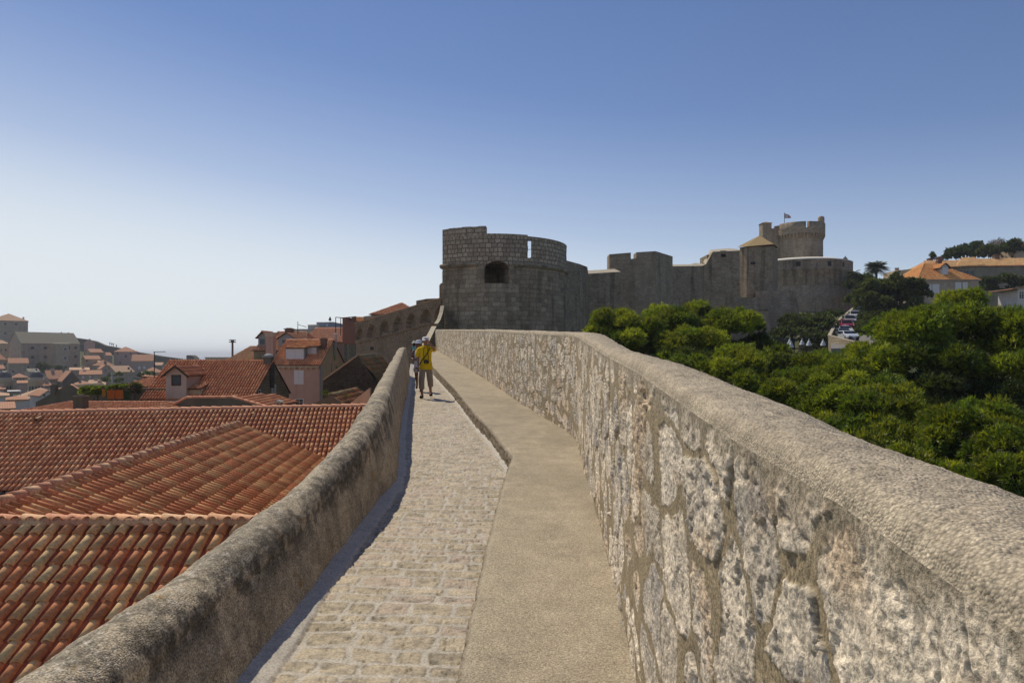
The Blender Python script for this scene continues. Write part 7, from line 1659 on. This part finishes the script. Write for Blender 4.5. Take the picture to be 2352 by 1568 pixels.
def man_in_yellow():
    Y = 19.3; x0 = X_(978, Y); z0 = float(zw(Y)) + .02
    root = thing('person', 'man in a yellow polo shirt and khaki trousers lifting his arm to his white cap', 'person', (x0, Y, z0), 0, None, False)
    # local axes: x to the right in the photo, -y towards the viewer
    J, E = {}, []
    def j(k, x, y, z, r, p=None):
        J[k] = (x, y, z, r)
        if p: E.append((p, k))
    j('pelvis', 0, 0, .93, .125); j('waist', 0, 0, 1.06, .125, 'pelvis'); j('chest', 0, .0, 1.28, .135, 'waist'); j('neckb', 0, .0, 1.43, .07, 'chest'); j('neck', 0, -.015, 1.50, .056, 'neckb')
    j('head', 0, -.035, 1.60, .092, 'neck'); j('crown', 0, -.03, 1.66, .085, 'head'); hc = (0, -.035, 1.60)
    for sg, k in ((-1, 'L'), (1, 'R')): j('sh' + k, sg * .175, .0, 1.405, .062, 'chest')
    j('elL', -.225, .02, 1.13, .042, 'shL'); j('wrL', -.205, -.07, .89, .028, 'elL')
    j('elR', .255, -.13, 1.36, .044, 'shR'); j('wrR', .085, -.17, 1.60, .029, 'elR')
    hand(J, E, 'wrL', J['wrL'][:3], (.02, -.12, -1), (.35, -1, 0), (1, .2, 0), .4, 'a'); hand(J, E, 'wrR', J['wrR'][:3], (-.62, .18, .66), (-.4, -.4, .3), (0, 1, -.2), .5, 'b')
    j('hipL', -.085, 0, .90, .092, 'pelvis'); j('hipR', .085, 0, .90, .092, 'pelvis')
    j('knL', -.10, -.10, .50, .060, 'hipL'); j('anL', -.088, -.14, .10, .038, 'knL'); j('toL', -.10, -.30, .035, .032, 'anL'); j('heL', -.088, -.11, .04, .036, 'anL')
    j('knR', .105, .03, .52, .060, 'hipR'); j('anR', .115, .20, .135, .038, 'knR'); j('toR', .125, .07, .075, .032, 'anR'); j('heR', .115, .24, .085, .036, 'anR')
    face_bits(J, E, hc, (0, -1))
    part('body', slim(skin('body', J, E, 'pelvis')), SKIN_M, root)
    eyes_mouth(root, hc, (0, -1))
    mb = torso([(.80, .015, 0, .188, .128), (.84, .012, 0, .183, .126), (.95, .008, 0, .170, .122), (1.10, 0, 0, .158, .120), (1.26, 0, 0, .165, .122), (1.34, 0, 0, .178, .118), (1.40, 0, 0, .182, .104), (1.44, 0, 0, .155, .088), (1.475, 0, -.004, .080, .072)],
        [([(-.13, 0, 1.385), (-.185, .004, 1.36), (-.212, .012, 1.26), (-.225, .018, 1.155)], [.07, .078, .076, .082]), ([(.13, 0, 1.385), (.185, -.03, 1.385), (.225, -.08, 1.372), (.248, -.115, 1.365)], [.07, .078, .074, .076])])
    sh = mb.add('shirt', cloth('yellow_polo', (0.74, 0.47, 0.012)), root)
    mb = MB(); mb.tube([(-.07, .02, 1.465), (-.05, -.075, 1.455), (0, -.11, 1.40), (.05, -.075, 1.455), (.07, .02, 1.465)], .016, 6); sub('collar', mb, cloth('yellow_collar', (0.66, 0.40, 0.012)), sh, root)
    T_, TE = {}, []
    def p(k, x, y, z, r, q=None):
        T_[k] = (x, y, z, r)
        if q: TE.append((q, k))
    p('p', 0, 0, .90, .145); p('b', 0, 0, .97, .135, 'p'); p('l', -.095, -.01, .80, .108, 'p'); p('r', .095, .01, .80, .108, 'p'); p('lk', -.11, -.10, .50, .093, 'l'); p('lc', -.10, -.125, .30, .086, 'lk'); p('le', -.10, -.13, .23, .088, 'lc'); p('rk', .115, .03, .52, .092, 'r'); p('rc', .12, .12, .36, .086, 'rk'); p('re', .12, .14, .30, .087, 'rc')
    part('trousers', skin('trousers', T_, TE, 'p'), cloth('khaki', (0.30, 0.245, 0.185)), root)
    for lab, (ax, ay, az), (tx, ty, tz) in (('l', (-.09, -.12, .05), (-.103, -.31, .035)), ('r', (.116, .235, .09), (.127, .06, .075))):
        K = {'a': (ax, ay + .02, az, .047), 'm': ((ax + tx) / 2, (ay + ty) / 2, (az + tz) / 2 - .005, .05), 't': (tx, ty, tz, .043), 'u': (ax, ay, az + .06, .047)}
        part('shoe', skin('shoe', K, [('a', 'm'), ('m', 't'), ('a', 'u')], 'a'), cloth('dark_sandal', (0.02, 0.017, 0.015)), root)
    head_parts(root, hc, (0, -1), 0, cloth('grey_hair', (0.12, 0.10, 0.085)), (cloth('white_cap', (0.80, 0.80, 0.80), .05), 'cap'))
    mb = MB(); mb.tube([(.075, .05, 1.47), (.12, -.09, 1.40), (.04, -.135, 1.22), (-.10, -.145, 1.05), (-.165, -.09, .93)], .014, 5); mb.add('bag_strap', MT['dark'], root)
    # camera hanging on its strap: held by him, a thing of its own
    cr = thing('camera', 'black camera hanging on a neck strap against the yellow shirt', 'camera', (x0 + .035, Y - .17, z0 + 1.02), 0, None, False)
    mb = MB(); mb.box(-.066, .066, -.02, .03, -.045, .04); mb.box(-.028, .028, -.015, .025, .04, .062); mb.add('camera_body', MT['metal'], cr)
    mb = MB(); mb.tube([(0, -.02, -.004), (0, -.05, -.006), (0, -.09, -.012)], [.036, .038, .034], 14); ln = mb.add('lens', MT['metal'], cr); mb = MB(); mb.tube([(0, -.088, -.012), (0, -.093, -.012)], [.026, .022], 14); sub('lens_glass', mb, MT['glass'], ln, cr)
    mb = MB(); mb.tube([(-.064, 0, .035), (-.075, .02, .2), (-.075, .04, .36), (-.05, .12, .46)], .007, 4); mb.add('strap', MT['dark'], cr)
    mb = MB(); mb.tube([(.064, 0, .035), (.05, .02, .2), (.035, .04, .36), (.03, .12, .46)], .007, 4); mb.add('strap', MT['dark'], cr)
man_in_yellow()

def woman_behind():
    Y = 21.6; x0 = X_(962, Y); z0 = float(zw(Y)) + .02
    root = thing('person', 'woman in a pale cap and white top walking half hidden behind the man', 'person', (x0, Y, z0), 0, None, False)
    J, E = {}, []
    def j(k, x, y, z, r, p=None):
        J[k] = (x, y, z, r)
        if p: E.append((p, k))
    k_ = .93
    j('pelvis', 0, 0, .90 * k_, .12); j('waist', 0, 0, 1.04 * k_, .10, 'pelvis'); j('chest', 0, 0, 1.26 * k_, .12, 'waist'); j('neckb', 0, 0, 1.42 * k_, .058, 'chest'); j('neck', 0, -.01, 1.49 * k_, .048, 'neckb'); hz = 1.60 * k_
    j('head', 0, -.03, hz, .088, 'neck'); j('crown', 0, -.025, hz + .055, .08, 'head')
    for sg, q in ((-1, 'L'), (1, 'R')): j('sh' + q, sg * .155, 0, 1.39 * k_, .05, 'chest')
    j('elL', -.235, .03, 1.12 * k_, .036, 'shL'); j('wrL', -.13, -.17, 1.06 * k_, .025, 'elL'); j('elR', .20, .04, 1.12 * k_, .036, 'shR'); j('wrR', .19, -.06, .90 * k_, .025, 'elR')
    hand(J, E, 'wrL', J['wrL'][:3], (1, -.4, .1), (0, 0, 1), (0, 1, 0), .4, 'a'); hand(J, E, 'wrR', J['wrR'][:3], (0, -.1, -1), (0, -1, 0), (-1, 0, 0), .4, 'b')
    j('hipL', -.085, 0, .86 * k_, .088, 'pelvis'); j('hipR', .085, 0, .86 * k_, .088, 'pelvis'); j('knL', -.075, .02, .48 * k_, .054, 'hipL'); j('anL', -.095, .30, .19, .034, 'knL'); j('toL', -.115, .27, .055, .03, 'anL'); j('knR', .08, -.10, .47 * k_, .054, 'hipR'); j('anR', .085, -.14, .08, .034, 'knR'); j('toR', .09, -.28, .03, .03, 'anR'); j('heR', .085, -.12, .035, .032, 'anR')
    hc = (0, -.03, hz); face_bits(J, E, hc, (0, -1)); part('body', slim(skin('body', J, E, 'pelvis')), SKIN_D, root); eyes_mouth(root, hc, (0, -1))
    torso([(.80 * k_, 0, 0, .155, .125), (.90 * k_, 0, 0, .150, .120), (1.06 * k_, 0, 0, .125, .105), (1.22 * k_, 0, 0, .140, .115), (1.32 * k_, 0, 0, .130, .100), (1.37 * k_, 0, 0, .105, .085)], (), 24, .014, 2).add('top', cloth('white_top', (0.68, 0.66, 0.68)), root)
    S = {'p': (0, 0, .86 * k_, .135), 'l': (-.09, 0, .74 * k_, .098), 'l2': (-.09, .01, .60 * k_, .094), 'r': (.09, -.01, .74 * k_, .098), 'r2': (.088, -.05, .60 * k_, .094)}; part('shorts', skin('shorts', S, [('p', 'l'), ('l', 'l2'), ('p', 'r'), ('r', 'r2')], 'p'), cloth('pale_shorts', (0.55, 0.53, 0.56)), root)
    for (ax, ay, az), (tx, ty, tz) in (((-.097, .315, .15), (-.118, .275, .05)), ((.085, -.12, .035), (.091, -.29, .03))):
        part('shoe', skin('shoe', {'a': (ax, ay, az, .036), 't': (tx, ty, tz, .034)}, [('a', 't')], 'a'), cloth('brown_sandal', (0.11, 0.05, 0.03)), root)
    head_parts(root, hc, (0, -1), 0, cloth('dark_hair', (0.025, 0.018, 0.014)), (cloth('pale_cap', (0.55, 0.56, 0.60), .05), 'cap'), True, True)
woman_behind()
def woman_far():
    Y = 46.0; x0 = X_(951.5, Y); z0 = float(zw(Y)) - .10
    root = thing('person', 'woman in turquoise with a white sun hat at the far end of the walk', 'person', (x0, Y, z0), 0, None, False)
    J, E = {}, []
    def j(k, x, y, z, r, p=None):
        J[k] = (x, y, z, r)
        if p: E.append((p, k))
    j('pelvis', 0, 0, .88, .12); j('waist', 0, 0, 1.02, .10, 'pelvis'); j('chest', 0, 0, 1.24, .12, 'waist'); j('neckb', 0, 0, 1.38, .055, 'chest'); j('neck', 0, .01, 1.44, .048, 'neckb'); j('head', 0, .02, 1.55, .088, 'neck'); j('crown', 0, .02, 1.60, .08, 'head')
    for sg, q in ((-1, 'L'), (1, 'R')):
        j('sh' + q, sg * .16, 0, 1.35, .048, 'chest'); j('el' + q, sg * .225, .0, 1.09, .036, 'sh' + q); j('wr' + q, sg * .215, .06, .86, .025, 'el' + q); hand(J, E, 'wr' + q, J['wr' + q][:3], (0, .1, -1), (0, 1, 0), (-sg, 0, 0), .4, q)
        j('hip' + q, sg * .085, 0, .84, .088, 'pelvis'); j('kn' + q, sg * .08, .05 * sg, .46, .054, 'hip' + q); j('an' + q, sg * .08, -.02, .08, .034, 'kn' + q); j('to' + q, sg * .09, .13, .03, .03, 'an' + q); j('he' + q, sg * .08, -.04, .035, .032, 'an' + q)
    hc = (0, .02, 1.55); face_bits(J, E, hc, (0, 1)); part('body', slim(skin('body', J, E, 'pelvis', 1)), SKIN_D, root)
    torso([(.86, 0, 0, .155, .125), (1.03, 0, 0, .130, .105), (1.20, 0, 0, .145, .115), (1.30, 0, 0, .135, .10), (1.35, 0, 0, .11, .085)], (), 20, .012, 1).add('top', cloth('turquoise_top', (0.16, 0.42, 0.44)), root)
    S = {'p': (0, 0, .85, .135), 'l': (-.09, 0, .72, .098), 'l2': (-.085, -.02, .52, .09), 'r': (.09, 0, .72, .098), 'r2': (.085, .02, .52, .09)}; part('shorts', skin('shorts', S, [('p', 'l'), ('l', 'l2'), ('p', 'r'), ('r', 'r2')], 'p'), cloth('dark_shorts', (0.03, 0.03, 0.035)), root)
    head_parts(root, hc, (0, 1), 0, cloth('black_hair', (0.02, 0.015, 0.013)), (cloth('white_sun_hat', (0.72, 0.72, 0.62), .05), 'hat'), False, True)
    mb = MB(); mb.tube([(-.09, -.11, 1.36), (.0, -.135, 1.2), (.13, -.10, .98)], .012, 5); mb.add('bag_strap', MT['dark'], root)
woman_far()
# tiny walkers on the far ridge wall
for i, (px, py, lab) in enumerate(((141, 767.6, 'tiny walker leftmost on the skyline wall above the huge grey roof'), (157, 768.5, 'tiny walker second on the skyline wall above the huge grey roof'), (325 * .2197 + 253 - 72, 0, ''), (252.5, 791.5, 'tiny walker first on the sloping skyline wall before the pyramid roof house'), (257, 793, 'tiny walker second on the sloping skyline wall before the pyramid roof house'), (260.5, 794, 'tiny walker third on the sloping skyline wall before the pyramid roof house'), (267.5, 797, 'tiny walker last on the sloping skyline wall, beside the pyramid roof'))):
    if not lab: continue
    Y = 416 if px < 200 else 424; p = at(px, py, Y + 1); S = {'p': (0, 0, .9, .15), 'c': (0, 0, 1.3, .17), 'n': (0, 0, 1.5, .07), 'h': (0, 0, 1.63, .11), 'sl': (-.2, 0, 1.4, .07), 'hl': (-.26, 0, .95, .05), 'sr': (.2, 0, 1.4, .07), 'hr': (.26, 0, .95, .05), 'l': (-.1, .1, .45, .08), 'l2': (-.1, .15, .04, .06), 'r': (.1, -.1, .45, .08), 'r2': (.1, -.15, .04, .06)}
    o = part('person', skin('person', S, [('p', 'c'), ('c', 'n'), ('n', 'h'), ('c', 'sl'), ('sl', 'hl'), ('c', 'sr'), ('sr', 'hr'), ('p', 'l'), ('l', 'l2'), ('p', 'r'), ('r', 'r2')], 'p', 1), MT['dark_walker']) if 'dark_walker' in MT else None
    if o is None:
        MT['dark_walker'] = cloth('dark_clothes', (0.05, 0.045, 0.05)); o = part('person', skin('person', S, [('p', 'c'), ('c', 'n'), ('n', 'h'), ('c', 'sl'), ('sl', 'hl'), ('c', 'sr'), ('sr', 'hr'), ('p', 'l'), ('l', 'l2'), ('p', 'r'), ('r', 'r2')], 'p', 1), MT['dark_walker'])
    o.location = p - Vector((0, 0, .6)); o.scale = (1.35, 1.35, 1.35); tag(o, lab, 'person', 'walkers on the far ridge wall')

# ------------------------------------------------------------------ parked cars
def paint(name, c): 
    t = NT(name); t.base(c); t.rough(.28); t.b.inputs['Specular IOR Level'].default_value = .5; t.b.inputs['Coat Weight'].default_value = .5; return t.m
def car(label, px, py, Y, col, kind, yaw):
    p = at(px, py, Y); root = thing('parked_car', label, 'car', tuple(p), yaw, 'cars parked along the road wall', False)
    W = .86; h0 = .62 if kind != 'van' else .72
    L = 2.05 if kind != 'hatch' else 1.85
    hr = {'sedan': 1.42, 'hatch': 1.45, 'suv': 1.72, 'van': 1.85}[kind]; hb = {'sedan': .92, 'hatch': .93, 'suv': 1.05, 'van': 1.08}[kind]
    # side profile (y forward = towards viewer is -y), lofted across with tumblehome
    bodyp = [(-L, .35), (-L - .04, .55), (-L + .08, hb - .22), (-L * .62, hb - .03), (-L * .42, hb), (L * .72, hb + .02), (L - .05, hb - .02), (L, .6), (L - .02, .35)]
    def loft(mb, prof, wf, m=0, sm=False):
        n = len(prof)
        xs = (-1, -.93, -.6, .6, .93, 1); rows = []
        for x in xs:
            k = 1.0 if abs(x) < .95 else .94
            rows.append([(x * wf(z), y * (k if abs(x) > .95 else 1), .35 + (z - .35) * (1 if abs(x) < .95 else .93)) for y, z in prof])
        for i in range(len(xs) - 1):
            for q in range(n - 1): mb.poly([rows[i][q], rows[i + 1][q], rows[i + 1][q + 1], rows[i][q + 1]], m, True)
            mb.poly([rows[i][0], rows[i][-1], rows[i + 1][-1], rows[i + 1][0]], m)
        mb.poly(rows[0], m); mb.poly(rows[-1][::-1], m)
    mb = MB(); loft(mb, bodyp, lambda z: W); mb.add('body', col, root)
    f0, f1, b1, b0 = -L * .45, -L * .12, L * .55, L * .78
    if kind in ('suv', 'van'): b1, b0 = L * .84, L * .93
    if kind == 'van': f1 = -L * .25
    cab = [(f0, hb - .02), (f1, hr - .04), (f1 + .25, hr), (b1 - .2, hr), (b1, hr - .04), (b0, hb)]
    mb = MB(); loft(mb, cab, lambda z: W * (1 - .16 * max(0, (z - hb) / (hr - hb)))); mb.add('cabin', col, root)
    def quad(mb, pts, n, d=.012): mb.prism(pts, Vector(n) * d)
    ws = lambda z: W * (1 - .16 * (z - hb) / (hr - hb))
    zl, zu = hb + .05, hr - .09; yl, yu = lerp(f0, f1, .07 / (hr - hb)), lerp(f0, f1, (zu - hb) / (hr - .04 - hb)); n = Vector((0, -(hr - hb), f1 - f0)).normalized(); n = Vector((0, -abs(n.y), abs(n.z)))
    mb = MB(); quad(mb, [Vector((-ws(zl) * .9, yl, zl)) + n * .004, Vector((ws(zl) * .9, yl, zl)) + n * .004, Vector((ws(zu) * .9, yu, zu)) + n * .004, Vector((-ws(zu) * .9, yu, zu)) + n * .004], n); mb.add('windscreen', MT['glass'], root)
    for sg in (-1, 1):
        mb = MB(); pts = [Vector((sg * (ws(zl) + .0), yl + .18, zl)), Vector((sg * ws(zl), b0 - .12, zl)), Vector((sg * ws(zu), b1 - .1, zu)), Vector((sg * ws(zu), yu + .12, zu))]; quad(mb, pts, (sg, 0, .15), .015); mb.add('side_window', MT['glass'], root)
        mb = MB(); mb.tube([(sg * W, f0 + .28, hb), (sg * (W + .12), f0 + .26, hb + .06)], .03, 6); mb.lathe((sg * (W + .15), f0 + .26, hb), [(.02, -.02), (.08, .02), (.09, .1), (.02, .15)], 8); mb.add('mirror', col, root)
        mb = MB(); mb.lathe((sg * W * .72, -L + .07, hb - .33), [(.01, -.07), (.12, -.06), (.14, 0), (.12, .06), (.01, .07)], 10); mb.add('headlight', MT['galv'], root)
        for y in (-L * .62, L * .62):
            mb = MB(); cx_ = sg * (W - .1)
            mb.tube([(cx_ - sg * .1, y, .31), (cx_ + sg * .115, y, .31)], .31, 18); wh = mb.add('wheel', MT['dark'], root); mb = MB(); mb.tube([(cx_ + sg * .1, y, .31), (cx_ + sg * .125, y, .31)], .19, 14); sub('rim', mb, MT['galv'], wh, root)
    mb = MB(); mb.box(-W * .8, W * .8, -L - .075, -L + .03, .36, .52); mb.add('bumper', MT['metal'] if kind != 'hatch' else col, root)
    mb = MB(); mb.box(-.24, .24, -L - .095, -L - .07, .44, .54); mb.add('number_plate', MT['white'], root)
    return root
wht = paint('white_car_paint', (0.72, 0.71, 0.70)); slv = paint('silver_car_paint', (0.36, 0.35, 0.35)); red = paint('red_car_paint', (0.35, 0.012, 0.035)); blu = paint('blue_grey_car_paint', (0.10, 0.12, 0.17)); pal = paint('pale_car_paint', (0.60, 0.62, 0.66)); dbl = paint('dark_blue_car_paint', (0.07, 0.08, 0.17))
CY = R(-8)
def road_z(Y): return ip(Y, [84, 92, 105, 112, 132], [p.z for p in STREET])
def road_x(Y): return ip(Y, [84, 92, 105, 112, 132], [p.x for p in STREET])
for lab, px, Y, c, kd, yw in (('white sport utility car near the top of the row along the road wall', 1945, 122, wht, 'suv', R(-16)), ('silver pickup sized car between the white and the red one', 1938, 115, slv, 'suv', R(-14)), ('red car parked close against the road wall', 1927, 108.5, red, 'suv', R(-8)), ('small white car in front of the red one', 1931.5, 102.5, wht, 'hatch', R(-6)), ('blue grey car in front of the small white one', 1936, 97.5, blu, 'hatch', R(-4)), ('pale car whose roof only shows above the pine at the bottom of the row', 1947, 94, pal, 'sedan', R(-4)), ('dark blue car topmost in the row, half behind the round tree', 1957, 129, dbl, 'suv', R(-16))):
    o = car(lab, px, 800, Y, c, kd, yw); o.location.z = road_z(Y) + .01
    if o.location.x - road_x(Y) < 1.3: o.location.x = road_x(Y) + 1.3
# ------------------------------------------------------------------ street lamps, ruined stones
def lamp(label, px, py, Y, s):
    p = at(px, py, Y); base = gz(p.x, p.y); r = thing('street_lamp', label, 'lamp', (p.x + .55 * s, Y + .1, base), 0, 'bell shaped street lamps'); x, y, z = p
    mb = MB(); mb.tube([(x + .55 * s, y + .1, base), (x + .55 * s, y + .1, z + .25), (x + .55 * s, y + .1, z + .75)], [.09, .05, .04], 8); mb.add('pole', MT['metal'], r)
    mb = MB(); mb.tube([(x + .55 * s, y + .1, z + .72), (x + .3 * s, y + .05, z + .88), (x, y, z + .8), (x, y, z + .5)], .025, 6); mb.add('bracket', MT['metal'], r)
    mb = MB(); mb.lathe((x, y, z), [(.31, -.24), (.295, -.22), (.25, -.03), (.15, .11), (.13, .20), (.05, .24), (.045, .5)], 20); mb.add('shade', MT['lampmetal'], r)
    mb = MB(); mb.lathe((x, y, z), [(.275, -.225), (.17, -.28), (.02, -.30)], 16); mb.add('diffuser', MT['lampglass'], r)
MT['lampmetal'] = m_plain('polished_lamp_metal', (0.60, 0.59, 0.57), .3, .35, .04); MT['lampglass'] = m_plain('lamp_diffuser', (0.5, 0.5, 0.48), .3)
lamp('rightmost bell shaped street lamp, close to the road wall', 1890.5, 788, 74, 1); lamp('middle bell shaped street lamp in front of the ruined stones', 1858, 788, 74, 1); lamp('upper of two lamps that overlap at the left of the lamp row', 1814, 785.5, 76, 1); lamp('lower of two lamps that overlap at the left of the lamp row', 1816.5, 792.5, 72, -1); lamp('lamp half hidden by pine needles left of the middle lamp', 1842, 786.5, 80, 1)
mb = MB(); Y = 96
V = []
n, m = 40, 12
g = np.linspace(0, 1, n)
topy = ip(g, [0, .08, .14, .3, .5, .7, .85, 1], [776, 770, 769, 773, 774, 776, 778, 781]) + (vnoise(g * 25, g * 0, 3) - .5) * 2.5
for j_ in range(m):
    for i in range(n):
        q = at(lerp(1836, 1874, g[i]), lerp(topy[i], 800, j_ / (m - 1)), Y); q.y += .35 * vnoise(np.array(i * .7), np.array(j_ * .9), 4) - (.5 if j_ == 0 else 0) * 0; V.append(q)
for i in range(n): q = at(lerp(1836, 1874, g[i]), topy[i], Y); V.append(q + Vector((0, 1.6, .1)))
q = grid_faces(m, n); back = np.array([[i, i + 1, m * n + i + 1, m * n + i] for i in range(n - 1)])
r = thing('ruined_wall', 'low broken stone wall with a pale ragged top behind the street lamps', 'wall', tuple(at(1855, 800, Y))); part('wall', np_mesh('wall', V, np.concatenate([q, back])), MT['ruin'] if 'ruin' in MT else m_masonry('ruin_stone', (0.30, 0.25, 0.19), (0.16, 0.13, 0.10), (0.08, 0.065, 0.05), .4, .25, .05, .5, .4, .5), r)
# ------------------------------------------------------------------ the sea air
mb = MB(); mb.box(-9500, 9500, -1200, 12500, -48, 64)
hz = mb.mesh('haze'); hm = bpy.data.materials.new('sea_air'); hm.use_nodes = True; ht = hm.node_tree
ht.nodes.remove(ht.nodes['Principled BSDF']); pv = ht.nodes.new('ShaderNodeVolumePrincipled'); pv.inputs['Density'].default_value = 0.00022
pv.inputs['Color'].default_value = (0.86, 0.90, 1.0, 1); pv.inputs['Anisotropy'].default_value = 0.25
ht.links.new(pv.outputs[0], ht.nodes['Material Output'].inputs['Volume'])
o = part('haze', hz, hm); o['kind'] = 'stuff'
